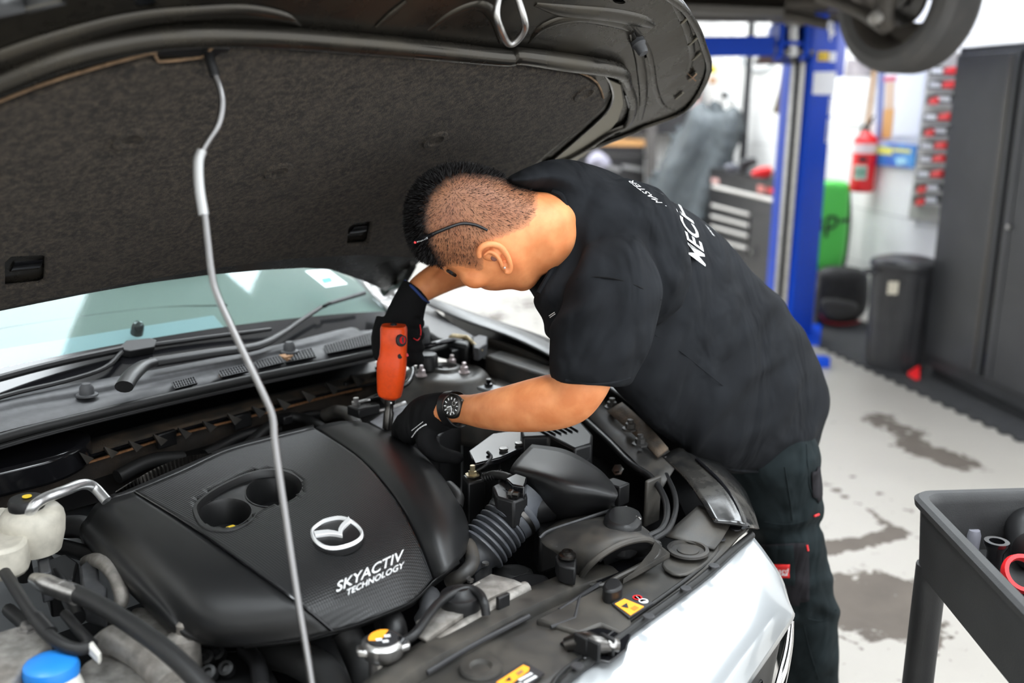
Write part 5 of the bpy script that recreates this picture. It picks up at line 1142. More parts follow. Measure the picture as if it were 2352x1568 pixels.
for px in ([(1802, 1072), (1808, 1110), (1815, 1150), (1820, 1196)], [(1852, 1020), (1855, 1070), (1860, 1120), (1880, 1155)], [(1756, 1198), (1800, 1204), (1840, 1198), (1878, 1180)], [(1855, 1420), (1890, 1425), (1920, 1400)], [(1840, 1400), (1856, 1480), (1880, 1560)]):
    q = hits(bvT, px, .0008)
    if len(q) > 1: tube('trouser_seam', q, .0016, 'trousers', trs, n=6)
q = hits(bvT, [(1868, 1184), (1878, 1180)], .003)
if len(q) == 2: tube('red_tab', q, .0025, 'red', trs, n=6, smooth=0)
q = hits(bvT, [(1850, 1250), (1853, 1262)], .006)
if len(q) == 2: tube('red_tab', q, .0025, 'red', trs, n=6, smooth=0)
for x, y, Y in ((1862, 1665, 2.15), (1850, 1590, 2.38)):
    c = Wy(x, y, Y); c.z = 0; bm = bmesh.new(); d = -CV
    ball(bm, c + Vector((0, 0, .055)) + d * .02, .055, (d, d.cross(Vector((0, 0, 1))), Vector((0, 0, 1))), (1.25, .85, .95)); ball(bm, c + Vector((0, 0, .042)) + d * .13, .045, (d, d.cross(Vector((0, 0, 1))), Vector((0, 0, 1))), (1.5, 1.05, .92))
    ball(bm, c + Vector((0, 0, .11)), .055, sc=(.95, .95, 1.2)); me = remesh(bm, .006, 4)
    z0 = min(v.co.z for v in me.vertices)
    for v in me.vertices: v.co.z -= z0
    from_me('boot', me, 'black', person, smooth=180)

# ---- gloves ----------------------------------------------------------------------------------------------
def finger(bm, pts, r):                           # pts: (x, y, Y)
    add_tube(bm, [Wy(*p) for p in pts], r, 12, smooth=5)
    ball(bm, Wy(*pts[-1]), r[-1] * .98)
bm = bmesh.new()
loft(bm, [((1014, 903), (1048, 978), 1.785, .036), ((985, 906), (1022, 990), 1.80, .036), ((955, 914), (995, 1000), 1.815, .036), ((932, 934), (968, 1008), 1.83, .034), ((916, 962), (948, 1016), 1.845, .028)])
for k, (x, y) in enumerate(((926, 962), (930, 974), (938, 988), (948, 1000))):
    finger(bm, [(x, y, 1.82 + .012 * k), (x - 12, y + 22, 1.85 + .01 * k), (x - 12, y + 48, 1.885 + .008 * k), (x - 4, y + 70, 1.91)], [.0135, .013, .012, .0108])
finger(bm, [(985, 985, 1.79), (978, 1012, 1.785), (1000, 1038, 1.78), (1028, 1047, 1.785), (1052, 1051, 1.79)], [.019, .020, .018, .0145, .012])
gl = remesh(bm, .003, 4)
bvG = bvh_of(gl)
gL = from_me('glove', gl, 'glove', person, smooth=180, label='black glove on the hand behind the engine cover')
for a, b in (((948, 990), (973, 972)), ((956, 996), (984, 978))):
    pass
for q in range(6):
    t0, t1 = q / 6, (q + .75) / 6; f_ = lambda t: (946 + 35 * t, 1003 - 30 * t - 8 * math.sin(math.pi * t) * .6)
    g_ = hits(bvG, [f_(t0), f_(t1)], .001)
    if len(g_) == 2: tube('glove_print', g_, .0016 if q > 4 else .0012, 'shirtprint', gL, n=5, smooth=0)
tube('glove_print', hits(bvG, [(946, 988), (972, 968)], .001), .0007, 'shirtprint', gL, n=5, smooth=0)
loft_c = [((1012, 902), (1044, 980)), ((1016, 901), (1050, 979))]
bm = bmesh.new()
loft(bm, [((928, 642), (985, 694), 2.02, .038), ((916, 660), (980, 700), 2.015, .038), ((892, 705), (974, 728), 2.005, .038), ((872, 755), (968, 768), 1.998, .038), ((864, 800), (960, 815), 1.995, .036), ((870, 832), (950, 842), 1.99, .032)])
for k, y in enumerate((738, 766, 794, 820)):       # fingers closing round the grip
    finger(bm, [(892, y + 4, 2.0), (938, y, 1.982), (956, y + 2, 1.978), (962, y + 4, 1.99)], [.0155, .015, .0145, .013])
finger(bm, [(882, 730, 2.0), (870, 775, 1.985), (872, 815, 1.98)], [.017, .016, .014])
g2 = remesh(bm, .003, 4); bvG2 = bvh_of(g2)
gR = from_me('glove', g2, 'glove', person, smooth=180, label='black glove gripping the orange tool')
tube('cuff_edge', [(Wy(930, 645, 2.02)), Wy(950, 662, 1.98), Wy(972, 685, 1.985), Wy(984, 694, 2.02)], .003, mat('cuff_blue', (.02, .05, .2), .8), gR, n=6)
q = hits(bvG2, [(964, 745), (966, 765), (960, 780), (950, 776)], .001)
if len(q) > 2: tube('red_mark', q, .0012, 'red', gR, n=5)

# ---- orange power tool in the hand ---------------------------------------------------------------------------
TB = W(890, 985, .905); TY = TB.y
M['orangetool'] = mat('orange_rubber', (.90, .085, .012), .28, dust=(.14, .025, .01), dscale=24, damt=.40, spec=.3)
tool = thing('ratchet_wrench', 'orange-red power ratchet held upright behind the engine cover', 'power tool', TB)
bm = bmesh.new()
ringsT = [((876, 746), (932, 748), TY - .004, .020), ((874, 752), (935, 754), TY - .004, .0235), ((874, 790), (935, 792), TY - .004, .0235), ((872, 812), (934, 814), TY - .004, .023), ((866, 830), (934, 832), TY - .004, .025), ((866, 858), (932, 860), TY - .004, .025), ((867, 895), (925, 898), TY - .003, .023), ((870, 905), (922, 909), TY - .003, .0215), ((880, 913), (912, 916), TY - .003, .014)]
def superloft(bm, rings, n=32, p=3.2):
    C_ = []
    for (a, b, Y, t) in rings: A, B = Wy(*a, Y), Wy(*b, Y); C_.append(((A + B) / 2, (A - B) / 2, t))
    V = []
    for c, a, t in C_:
        bd = a.cross(Vector((0, 0, 1))).normalized()
        V.append([bm.verts.new(c + a * (math.copysign(abs(math.cos(q)) ** (2 / p), math.cos(q))) + bd * (t * math.copysign(abs(math.sin(q)) ** (2 / p), math.sin(q)))) for q in [2 * math.pi * k / n for k in range(n)]])
    for i in range(len(V) - 1):
        for k in range(n): bm.faces.new((V[i][k], V[i][(k + 1) % n], V[i + 1][(k + 1) % n], V[i + 1][k]))
    bm.faces.new(V[0]); bm.faces.new(V[-1])
superloft(bm, ringsT)
tb = from_bm('tool_body', bm, 'orangetool', tool, smooth=50, bevel=.002, label='scuffed orange-red tool body')
tube('tool_handle', [Wy(905, 790, TY + .01), Wy(915, 790, TY + .05), Wy(925, 795, TY + .11)], .017, 'black', tool, n=14)
fcs = (CAM - TB).normalized()
lathe('direction_dial', [(.0125, 0), (.0125, .004), (.010, .005), (0, .005)], Wy(920, 781, TY - .024), (rt * .75 - fw * .7).normalized(), 'labelblack', tool, n=18)
lathe('dial_inset', [(.0075, 0), (.0075, .001), (0, .001)], Wy(920, 781, TY - .024) + (rt * .75 - fw * .7).normalized() * .0052, (rt * .75 - fw * .7).normalized(), 'red', tool, n=14)
box('dial_pointer', Wy(920, 781, TY - .024) + (rt * .75 - fw * .7).normalized() * .0068, (Vector((0, 0, 1)), rt, fw), (.006, .0018, .001), 'labelblack', tool)
lathe('body_screw', [(.005, 0), (.005, .002), (0, .002)], Wy(918, 818, TY - .025), (rt * .7 - fw * .7).normalized(), 'labelblack', tool, n=10)
lathe('top_port', [(.007, 0), (.007, .002), (.004, .002), (.004, .001), (0, .001)], Wy(904, 746, TY), Vector((0, 0, 1)), 'labelblack', tool, n=14)
tube('trigger', [Wy(933, 812, TY - .004), Wy(936, 818, TY - .004)], .003, 'red', tool, n=8, smooth=0)
lathe('extension', [(.0105, 0), (.0105, .015), (.009, .017), (.009, -.0)], Wy(896, 925, TY), Vector((0, 0, 1)), 'dsteel', tool, n=20)
ext = (Wy(896, 914, TY), Wy(890, 985, TY))
bm = bmesh.new(); dv = (ext[0] - ext[1]).normalized(); Lx = (ext[0] - ext[1]).length
add_lathe(bm, [(.0075, 0), (.0105, .002), (.0105, Lx * .55), (.0085, Lx * .60), (.0085, Lx * .80), (.0115, Lx * .82), (.0115, Lx * 1.02)], ext[1], dv, 22)
from_bm('socket', bm, 'dsteel', tool)
lathe('detent', [(.002, 0), (.002, .001), (0, .0015)], Wy(898, 925, TY - .0115), -fw, 'steel', tool, n=10)

# ---- watch ------------------------------------------------------------------------------------------------
wc = hit(bvB, 1045, 934, .004); wn = (CAM - wc).normalized() * .72 - rt * .55 + up * .05
wn.normalize()
watch = thing('wrist_watch', 'chunky black sports watch with silver details on the bare wrist', 'watch', wc)
lathe('case', [(.021, -.005), (.0225, -.002), (.0225, .004), (.020, .007), (.0175, .0075), (.017, .0055), (0, .0055)], wc, wn, 'black', watch, n=28)
lathe('bezel', [(.0215, .004), (.0215, .0065), (.0185, .0085), (.0175, .0082), (.0175, .006)], wc, wn, 'dsteel', watch, n=28)
wu = up - wn * up.dot(wn); wu.normalize(); wr = wu.cross(wn)
lathe('dial', [(.0172, .0056), (.0172, .006), (0, .006)], wc, wn, 'gloss', watch, n=24)
bm = bmesh.new()
for k in range(12):
    a = R_(30 * k); d_ = wr * math.cos(a) + wu * math.sin(a); add_box(bm, wc + wn * .0064 + d_ * .0140, (d_, d_.cross(wn), wn), (.0022, .0009, .0004))
from_bm('hour_marks', bm, 'print', watch)
for a, l in ((200, .009), (285, .012)):
    d_ = wr * math.cos(R_(a)) + wu * math.sin(R_(a)); box('hand', wc + wn * .0068 + d_ * l * .5, (d_, d_.cross(wn), wn), (l * .5, .0008, .0003), 'print', watch)
for dx, dy in ((.006, .005), (-.006, -.004), (.002, -.008)):
    lathe('subdial', [(.0042, 0), (.0042, .0006), (.0036, .0006), (.0036, 0)], wc + wn * .006 + wr * dx + wu * dy, wn, 'steel', watch, n=16)
for a in (0, 28, -28):
    d_ = wr * math.cos(R_(a)) + wu * math.sin(R_(a)); lathe('pusher', [(.0022, 0), (.0022, .004), (0, .0045)], wc + d_ * .0215 + wn * .001, d_, 'steel', watch, n=10)
# strap circles the wrist
wA, wB_ = Wy(1030, 905, 1.772), Wy(1058, 975, 1.762); cw = (wA + wB_) / 2; av = (wA - wB_) / 2 * 1.09
axw = (Wy(1085, 940, 1.735) - Wy(1015, 945, 1.785)).normalized(); bv_ = av.cross(axw).normalized() * .0325
bm = bmesh.new()
rin = [cw + av * math.cos(t) + bv_ * math.sin(t) for t in [2 * math.pi * k / 36 for k in range(36)]]
VV = [[bm.verts.new(cw + (p - cw) * k + axw * s) for p in rin] for k, s in ((1.0, -.011), (1.06, -.010), (1.06, .010), (1.0, .011))]
for i in range(4):
    A_, B_ = VV[i], VV[(i + 1) % 4]
    for k in range(36): bm.faces.new((A_[k], A_[(k + 1) % 36], B_[(k + 1) % 36], B_[k]))
from_bm('strap', bm, 'black', watch, smooth=40)

# ---- glasses pushed up on the head ---------------------------------------------------------------------------
gp = [(1118, 528), (1106, 522), (1088, 515), (1062, 512), (1040, 517), (1015, 527), (995, 536), (975, 546)]
gpts = [hit(bvB, x, y, .0045) for x, y in gp]; gpts = [p for p in gpts if p]
glasses = thing('safety_glasses', 'black-framed clear safety glasses pushed up on the head', 'glasses', gpts[-1])
tube('temple_arm', gpts, [.0022, .0026, .0028, .0028, .0028, .0030, .0032, .0042][:len(gpts)], 'gloss', glasses, n=8)
hg = [hit(bvB, x, y, .006) for x, y in ((996, 536), (978, 544), (962, 551))]; hg = [p for p in hg if p]
tube('hinge_block', hg, [.004, .006, .0055][:len(hg)], 'gloss', glasses, n=10, flat=.5)
decal('arm_print', 'WURTH', (966, 552), (990, 541), 6, BVHTree.FromPolygons([v for v in []] or [Vector((0, 0, -50)), Vector((1, 0, -50)), Vector((0, 1, -50))], [(0, 1, 2)]), 'labelwhite', glasses) if False else None
a_, b__ = hit(bvB, 962, 551, .0105), hit(bvB, 992, 539, .0105)
if a_ and b__:
    letters('arm_print', 'WÜRTH', (a_ + b__) / 2, b__ - a_, up, .007, 'labelwhite', glasses, extrude=.0001, width=(b__ - a_).length * .7)
    lathe('arm_dot', [(.0022, 0), (.0022, .0006), (0, .0006)], a_ + (b__ - a_) * .05, -fw, 'red', glasses, n=10)
M['lens'] = M['glass']
lz = [[Wy(x, y, YH + d) for x, y, d in r] for r in ([(968, 548, -.066), (945, 530, -.045), (932, 505, -.01), (930, 490, .03), (940, 500, .07)], [(970, 560, -.064), (946, 545, -.048), (930, 525, -.012), (926, 508, .03), (936, 515, .07)], [(975, 572, -.06), (955, 570, -.044), (938, 555, -.012), (932, 540, .03), (940, 540, .07)])]
patch('lens', lz, 'lens', glasses, nu=4, nv=4, thick=.0015)
tube('brow_bar', lz[0], .0022, 'gloss', glasses, n=8)
far_arm = [Wy(x, y, YH + .088) for x, y in ((940, 500), (990, 510), (1060, 505), (1110, 520))]
tube('temple_arm', far_arm, .0027, 'gloss', glasses, n=8)
# ================================================================== WORKSHOP
def struct(o): o['kind'] = 'structure'; return o
WD = Vector((-.158, .987, 0)).normalized(); WN = Vector((-WD.y, WD.x, 0))        # along the side wall, and out of it into the room
WP = Vector((2.95, 5.7, 0)); LP = Vector((2.47, 5.6, 0))
Z1 = Vector((0, 0, 1))
def SW(x, y, off=0.0): return Wp(x, y, WP + WN * off, WN)
def LF(x, y, off=0.0): return Wp(x, y, LP + WN * off, WN)
def wallm():
    m = mat('painted_block', (.88, .865, .84), .75, var=.05, vscale=3, bump=.15, bscale=60); return m
M['wall'] = wallm()
def floor_mat():
    m = mat('worn_floor_paint', (.66, .63, .58), .42); nt = m.node_tree; n = nt.nodes; L = nt.links; b = n['Principled BSDF']
    g = n.new('ShaderNodeNewGeometry'); pos = g.outputs['Position']
    def nz(sc, det=8, rough=.6, dist=0.0, vec=None):
        t = n.new('ShaderNodeTexNoise'); t.inputs['Scale'].default_value = sc; t.inputs['Detail'].default_value = det; t.inputs['Roughness'].default_value = rough; t.inputs['Distortion'].default_value = dist
        L.new(vec or pos, t.inputs['Vector']); return t.outputs['Fac']
    def math_(op, a, b_=None, c=None):
        k = n.new('ShaderNodeMath'); k.operation = op
        for i, v in enumerate((a, b_, c)):
            if v is None: continue
            if isinstance(v, (int, float)): k.inputs[i].default_value = v
            else: L.new(v, k.inputs[i])
        return k.outputs[0]
    wear = None
    def blob(x, y, r, gain):                       # worn-through areas
        d = n.new('ShaderNodeVectorMath'); d.operation = 'DISTANCE'; L.new(pos, d.inputs[0]); d.inputs[1].default_value = (x, y, 0)
        mr = n.new('ShaderNodeMapRange'); mr.inputs[1].default_value = 0; mr.inputs[2].default_value = r; mr.inputs[3].default_value = gain; mr.inputs[4].default_value = 0; L.new(d.outputs['Value'], mr.inputs[0]); return mr.outputs[0]
    base = math_('ADD', math_('ADD', math_('MULTIPLY', nz(2.2, 10, .62), .36), math_('MULTIPLY', nz(9, 8, .62, .5), .36)), math_('MULTIPLY', nz(26, 8, .62, .5), .28))
    for p, r, gn in WORN:
        base = math_('ADD', base, blob(p.x, p.y, r, gn))
    mk = n.new('ShaderNodeMapRange'); mk.inputs[1].default_value = .600; mk.inputs[2].default_value = .625; L.new(base, mk.inputs[0])
    # long scuffs
    sc_ = n.new('ShaderNodeMapping'); sc_.inputs['Scale'].default_value = (1.2, 5.5, 1); sc_.inputs['Rotation'].default_value = (0, 0, R_(-28)); L.new(pos, sc_.inputs['Vector'])
    sf = nz(3.0, 9, .65, .2, sc_.outputs[0]); m2 = n.new('ShaderNodeMapRange'); m2.inputs[1].default_value = .665; m2.inputs[2].default_value = .70; L.new(sf, m2.inputs[0])
    sp = nz(38, 3, .5); m3 = n.new('ShaderNodeMapRange'); m3.inputs[1].default_value = .70; m3.inputs[2].default_value = .74; L.new(sp, m3.inputs[0])
    tot = math_('MAXIMUM', math_('MAXIMUM', mk.outputs[0], m2.outputs[0]), math_('MULTIPLY', m3.outputs[0], .7))
    r = n.new('ShaderNodeValToRGB'); r.color_ramp.elements[0].color = (.29, .268, .24, 1); r.color_ramp.elements[1].color = (.38, .357, .325, 1); L.new(nz(1.6, 7), r.inputs[0])
    r2 = n.new('ShaderNodeValToRGB'); r2.color_ramp.elements[0].color = (.05, .041, .034, 1); r2.color_ramp.elements[1].color = (.12, .098, .08, 1); L.new(nz(7, 8), r2.inputs[0])
    mx = n.new('ShaderNodeMixRGB'); L.new(tot, mx.inputs[0]); L.new(r.outputs[0], mx.inputs[1]); L.new(r2.outputs[0], mx.inputs[2]); L.new(mx.outputs[0], b.inputs['Base Color'])
    ro = n.new('ShaderNodeMapRange'); ro.inputs[3].default_value = .38; ro.inputs[4].default_value = .8; L.new(tot, ro.inputs[0]); L.new(ro.outputs[0], b.inputs['Roughness'])
    return m
WORN = [(W(1990, 1400, 0), .30, .17), (W(1910, 1400, 0), .26, .15), (W(2070, 1350, 0), .20, .15), (W(2110, 1440, 0), .14, .13), (W(2140, 1500, 0), .10, .12), (W(1940, 1330, 0), .16, .1), (W(1180, 700, 0), 1.0, .05)]
for (x0, y0, x1, y1, n_, r_, g_) in ((1890, 1262, 2066, 1226, 7, .075, .20), (1895, 1110, 2060, 1215, 8, .05, .17), (2010, 955, 2090, 1000, 4, .16, .11), (2090, 1020, 2230, 1070, 5, .17, .12), (1930, 1075, 2080, 1170, 6, .06, .11), (1090, 740, 1250, 690, 4, .25, .09)):
    for i in range(n_):
        t = i / (n_ - 1); WORN.append((W(x0 + (x1 - x0) * t, y0 + (y1 - y0) * t, 0), r_, g_))
M['floor'] = floor_mat()
struct(mesh('floor', [(-7, -4, 0), (5, -4, 0), (5, 13, 0), (-7, 13, 0), (-7, -4, -.1), (5, -4, -.1), (5, 13, -.1), (-7, 13, -.1)], [(0, 1, 2, 3), (4, 7, 6, 5), (0, 4, 5, 1), (1, 5, 6, 2), (2, 6, 7, 3), (3, 7, 4, 0)], 'floor'))
def wall(name, a, b, h, off, m='wall'):
    a, b = Vector(a), Vector(b); return struct(prism(name, [a, b, b + Z1 * h, a + Z1 * h], off, m))
wr = wall('wall_right', WP - WD * 2.6, WP + WD * 6.2, 4.6, -WN * .2)
wall('wall_front_blocker', (-7, -2.6, 0), (-.2, -2.6, 0), 4.6, (0, -.2, 0))  # unseen wall added to close off flat sky light behind the camera
bk0 = WP + WD * 6.0
wall('wall_back', bk0 - WN * .3, bk0 + WN * 9.5, 4.6, WD * .2)
wall('wall_left', bk0 + WN * 9.3 - WD * 15, bk0 + WN * 9.3 + WD * .1, 4.6, WN * .2)
# course joints of the block wall (thin grey strips on the surface)
bm = bmesh.new()
for k in range(1, 12):
    z = k * .40; add_box(bm, WP + WN * .001 + WD * 1.8 + Z1 * z, (WD, WN, Z1), (4.3, .0015, .004))
from_bm('mortar_joints', bm, mat('joint_grey', (.62, .61, .60), .9), wr)['kind'] = 'stuff'
ceil = struct(prism('ceiling', [Vector((-7, -2.6, 4.6)), Vector((5, -2.6, 4.6)), Vector((5, 13, 4.6)), Vector((-7, 13, 4.6))], (0, 0, .15), mat('ceiling_sheet', (.6, .6, .6), .8)))
M['added_glow'] = mat('added_glow_panel', (.90, .96, 1.0), .6, emit=15.0)
for i, (x, y) in enumerate(((-1.6, .6), (1.0, .6), (3.2, .6), (-1.6, 3.6), (.9, 3.6), (1.9, 6.4), (-.6, 6.8), (1.6, 9.2), (-.6, 9.6))):
    struct(box('added_rooflight_%d' % (i + 1), (x, y, 4.585), XYZ, (.55, 1.1, .012), 'added_glow'))  # unseen glowing ceiling panels, added for light and bright rectangles in the bumper
# ---- floor mat with studded edge
M['mat'] = mat('rubber_mat', (.022, .022, .024), .7, var=.3, vscale=30, bump=.3, bscale=300)
mA, mB = W(1850, 776, .012), W(2500, 1079, .012)
md = (mB - mA).normalized(); mn = Vector((md.y, -md.x, 0)); mn = mn if mn.x > 0 else -mn
fm = thing('floor_mat', 'black rubber mat with toothed edge under the locker', 'mat', (mA + mB) / 2 * Vector((1, 1, 0)) if False else Vector(((mA.x + mB.x) / 2, (mA.y + mB.y) / 2, 0)))
prism('mat_sheet', [mA - md * 2, mB, mB + mn * .7, mA - md * 2 + mn * .7], (0, 0, -.012), 'mat', fm)
nT = int((mB - mA).length / .11)
tb_ = None
for i in range(nT):
    c = mA + md * (.11 * i + .03) - mn * .012; o = box('tooth', c - Z1 * .005, (md, mn, Z1), (.022, .016, .006), 'mat', fm, bevel=0)
# ---- black locker
lk_c = LF(2113, 862); lk_c.z = 0
M['locker'] = mat('locker_paint', (.035, .036, .040), .38, .1, var=.12, vscale=4)
HL = 1.88
lk = thing('locker', 'tall black steel locker with two doors against the side wall', 'locker', lk_c - WD * .7 - WN * .2)
box('cabinet_body', lk_c - WD * .72 - WN * .24 + Z1 * (HL / 2 + .03), (WD, WN, Z1), (.72, .22, HL / 2 - .03), 'locker', lk, bevel=.006)
box('plinth', lk_c - WD * .72 - WN * .25 + Z1 * .05, (WD, WN, Z1), (.70, .19, .05), 'locker', lk, bevel=.003)
gx = LF(2262, 800); dist = abs((gx - lk_c).dot(WD))
box('door_gap', lk_c - WD * dist + Z1 * (HL / 2 + .05) - WN * .017, (WD, WN, Z1), (.03, .004, HL / 2 - .09), 'gloss', lk)
for k, (s0, s1) in enumerate(((.012, dist - .022), (dist + .022, dist + .022 + .60))):
    c = lk_c - WD * ((s0 + s1) / 2) + Z1 * (HL / 2 + .05) - WN * .008
    d = box('door', c, (WD, WN, Z1), ((s1 - s0) / 2, .010, HL / 2 - .09), 'locker', lk, bevel=.004)
    e = lk_c - WD * (s1 - .055 if k == 0 else s0 + .05) + Z1 * (HL / 2 + .05) + WN * .004
    box('door_fold', e, (WD, WN, Z1), (.014, .004, HL / 2 - .11), 'dsteel' if k == 0 else 'locker', d, bevel=.002)
lathe('knob', [(.010, 0), (.013, .010), (.011, .020), (0, .022)], LF(2322, 521, .004), WN, 'steel', lk, n=16)
rg = prism('red_rag', [W(2085, 856, .03), W(2100, 845, .05), W(2113, 838, .06), W(2112, 866, .03), W(2100, 868, .02)], (0, 0, -.012), 'red', None)
tag(rg, 'small red rag on the mat beside the locker foot', 'rag')
# ---- bin
bc = W(2055, 838, .012); bc.z = .012
M['binplastic'] = mat('bin_plastic', (.022, .022, .024), .38, var=.2, vscale=10)
bn = thing('rubbish_bin', 'round black plastic rubbish bin with lid beside the locker', 'bin', bc)
HB = .665
bm = bmesh.new(); add_lathe(bm, [(.165, 0), (.170, .02), (.178, HB * .5), (.186, HB * .9), (.190, HB * .93), (.190, HB * .95)], bc, (0, 0, 1), 40)
from_bm('bin_body', bm, 'binplastic', bn, smooth=40)
for k in range(14):
    a = 2 * math.pi * k / 14; d_ = Vector((math.cos(a), math.sin(a), 0)); tube('bin_rib', [bc + d_ * .170 + Z1 * .04, bc + d_ * .185 + Z1 * HB * .86], .006, 'binplastic', bn, n=6, smooth=0)
lathe('bin_lid', [(.196, -.03), (.200, -.025), (.200, .0), (.185, .018), (.12, .035), (.05, .042), (0, .043)], bc + Z1 * HB * .96, (0, 0, 1), 'binplastic', bn, n=40)
hd = bc + Z1 * (HB * .88) + (-rt * .19)
tube('bin_handle', [hd + Vector((0, .03, 0)), hd - rt * .055, hd - rt * .055 - Vector((0, .05, 0)), hd - Vector((0, .06, 0))], .012, 'binplastic', bn, n=8)
sc = Wy(2051, 661, bc.y - .190); box('bin_sticker', sc, (rt, Vector((0, 1, 0)), Z1), (.030, .002, .038), mat('paper_sticker', (.55, .50, .40), .7, var=.3, vscale=60), bn)
# ---- black bag with plastic film, green cover bag
gb = W(1930, 775, 0); bm = bmesh.new()
bag_px = spl([(1868, 700), (1880, 662), (1930, 655), (1985, 668), (1992, 720), (1984, 760), (1960, 780), (1900, 786), (1868, 780)], 3)
inflate(bm, bag_px, lambda x, y: 7.15, .16, .16, 40, g=6, pw=2.6); me = remesh(bm, .012, 4)
bg_ = from_me('tool_bag', me, mat('bag_nylon', (.018, .017, .017), .6, var=.3, vscale=20), None, smooth=180)
z0 = min((bg_.matrix_world @ v.co).z for v in me.vertices); bg_.location.z = 0.0
tag(bg_, 'black zipped tool bag on the floor behind the blue post', 'bag')
WL[bg_] = Vector(bg_.location)
tube('bag_piping', [Wy(1882, 722, 6.96), Wy(1900, 740, 6.95), Wy(1940, 745, 6.95), Wy(1975, 738, 6.96)], .008, mat('dark_red', (.20, .01, .015), .6), bg_, n=8)
bm = bmesh.new(); inflate(bm, spl([(1884, 695), (1900, 684), (1950, 690), (1972, 700), (1968, 728), (1930, 738), (1890, 728)], 3), lambda x, y: 7.0, .03, .03, 12, g=5); from_me('bag_pocket', remesh(bm, .008, 3), mat('bag_grey', (.05, .048, .045), .7), bg_, smooth=180)
bm = bmesh.new(); inflate(bm, spl([(1872, 650), (1890, 628), (1925, 622), (1955, 635), (1962, 655), (1945, 672), (1900, 675), (1872, 668)], 3), lambda x, y: 7.15, .12, .10, 20, g=5); fl = remesh(bm, .010, 1)
for v in fl.vertices: v.co += v.normal * noise.noise(v.co * 26) * .035
pf = from_me('plastic_film', fl, mat('clear_film', (.45, .44, .43), .12, .55, var=.5, vscale=25), None, smooth=40); tag(pf, 'crumpled clear plastic film lying on the black tool bag', 'plastic film')
grn = mat('green_cover', (.10, .62, .09), .55)
bm = bmesh.new(); inflate(bm, spl([(1868, 440), (1872, 420), (1900, 414), (1938, 416), (1951, 428), (1950, 480), (1944, 560), (1934, 610), (1920, 620), (1870, 622), (1862, 600)], 3), lambda x, y: 7.36, .07, .07, 18, g=5, pw=2.4)
ge = remesh(bm, .009, 4); bvQ = bvh_of(ge); gc = from_me('green_cover', ge, grn, None, smooth=180); tag(gc, 'bright green padded cover standing behind the blue post', 'cover')
decal('cover_print', 'ap-', (1866, 524), (1947, 512), 48, bvQ, 'labelblack', gc, lift=.010, bold=.01, shear=.3)
tube('cover_strap', [Wy(1948, 425, 7.5), Wy(1951, 500, 7.5), Wy(1942, 590, 7.5), Wy(1932, 625, 7.5)], .015, 'black', gc, n=8)
# ---- fire extinguisher on the wall
ex0 = SW(1978, 440, .10); exb = thing('fire_extinguisher', 'red fire extinguisher with white band hanging on the wall', 'fire extinguisher', ex0)
Lx = (SW(1984, 305, .10) - ex0).length; re_ = .085
lathe('cylinder', [(re_ * .85, 0), (re_, .015), (re_, Lx * .86), (re_ * .85, Lx * .93), (re_ * .4, Lx * .99), (re_ * .3, Lx * 1.03), (0, Lx * 1.03)], ex0, (0, 0, 1), 'red', exb, n=28)
lathe('white_band', [(re_ + .001, Lx * .66), (re_ + .002, Lx * .66), (re_ + .002, Lx * .82), (re_ + .001, Lx * .82)], ex0, (0, 0, 1), mat('band_pink_white', (.75, .62, .64), .5), exb, n=28)
def on_cyl(a, z, r=re_ + .003): return ex0 + (WN * math.cos(R_(a)) + WD * math.sin(R_(a))) * r + Z1 * z
def cyl_card(name, a0, a1, z0_, z1_, m, r=re_ + .003):
    n_ = 8; v_ = [on_cyl(a0 + (a1 - a0) * i / n_, z, r) for z in (z0_, z1_) for i in range(n_ + 1)]
    return mesh(name, v_, [(i, i + 1, n_ + 2 + i, n_ + 1 + i) for i in range(n_)], m, exb)
cyl_card('label', -80, -15, Lx * .22, Lx * .46, mat('extinguisher_label', (.50, .60, .52), .5)); cyl_card('label_print', -72, -52, Lx * .27, Lx * .42, mat('label_green', (.10, .28, .18), .5), re_ + .004); cyl_card('label_print', -45, -24, Lx * .27, Lx * .42, 'label_green' if 'label_green' in M else mat('label_green2', (.12, .25, .2), .5), re_ + .004)
cyl_card('label_print', -75, -35, Lx * .52, Lx * .60, 'labelblack')
tp = ex0 + Z1 * Lx * 1.02
tube('valve', [tp, tp + Z1 * .05], .018, 'dsteel', exb, n=10, smooth=0); tube('lever', [tp + Z1 * .04 + WN * .02, tp + Z1 * .07 - WD * .07], .009, 'black', exb, n=8, smooth=0); tube('lever', [tp + Z1 * .05, tp + Z1 * .11 - WD * .08], .008, 'black', exb, n=8, smooth=0)
tube('hose', [tp + Z1 * .03, tp + WD * .07 + Z1 * .02, ex0 + WD * .10 + Z1 * Lx * .7, ex0 + WD * .095 + Z1 * Lx * .3], .010, 'rubber', exb, n=8)
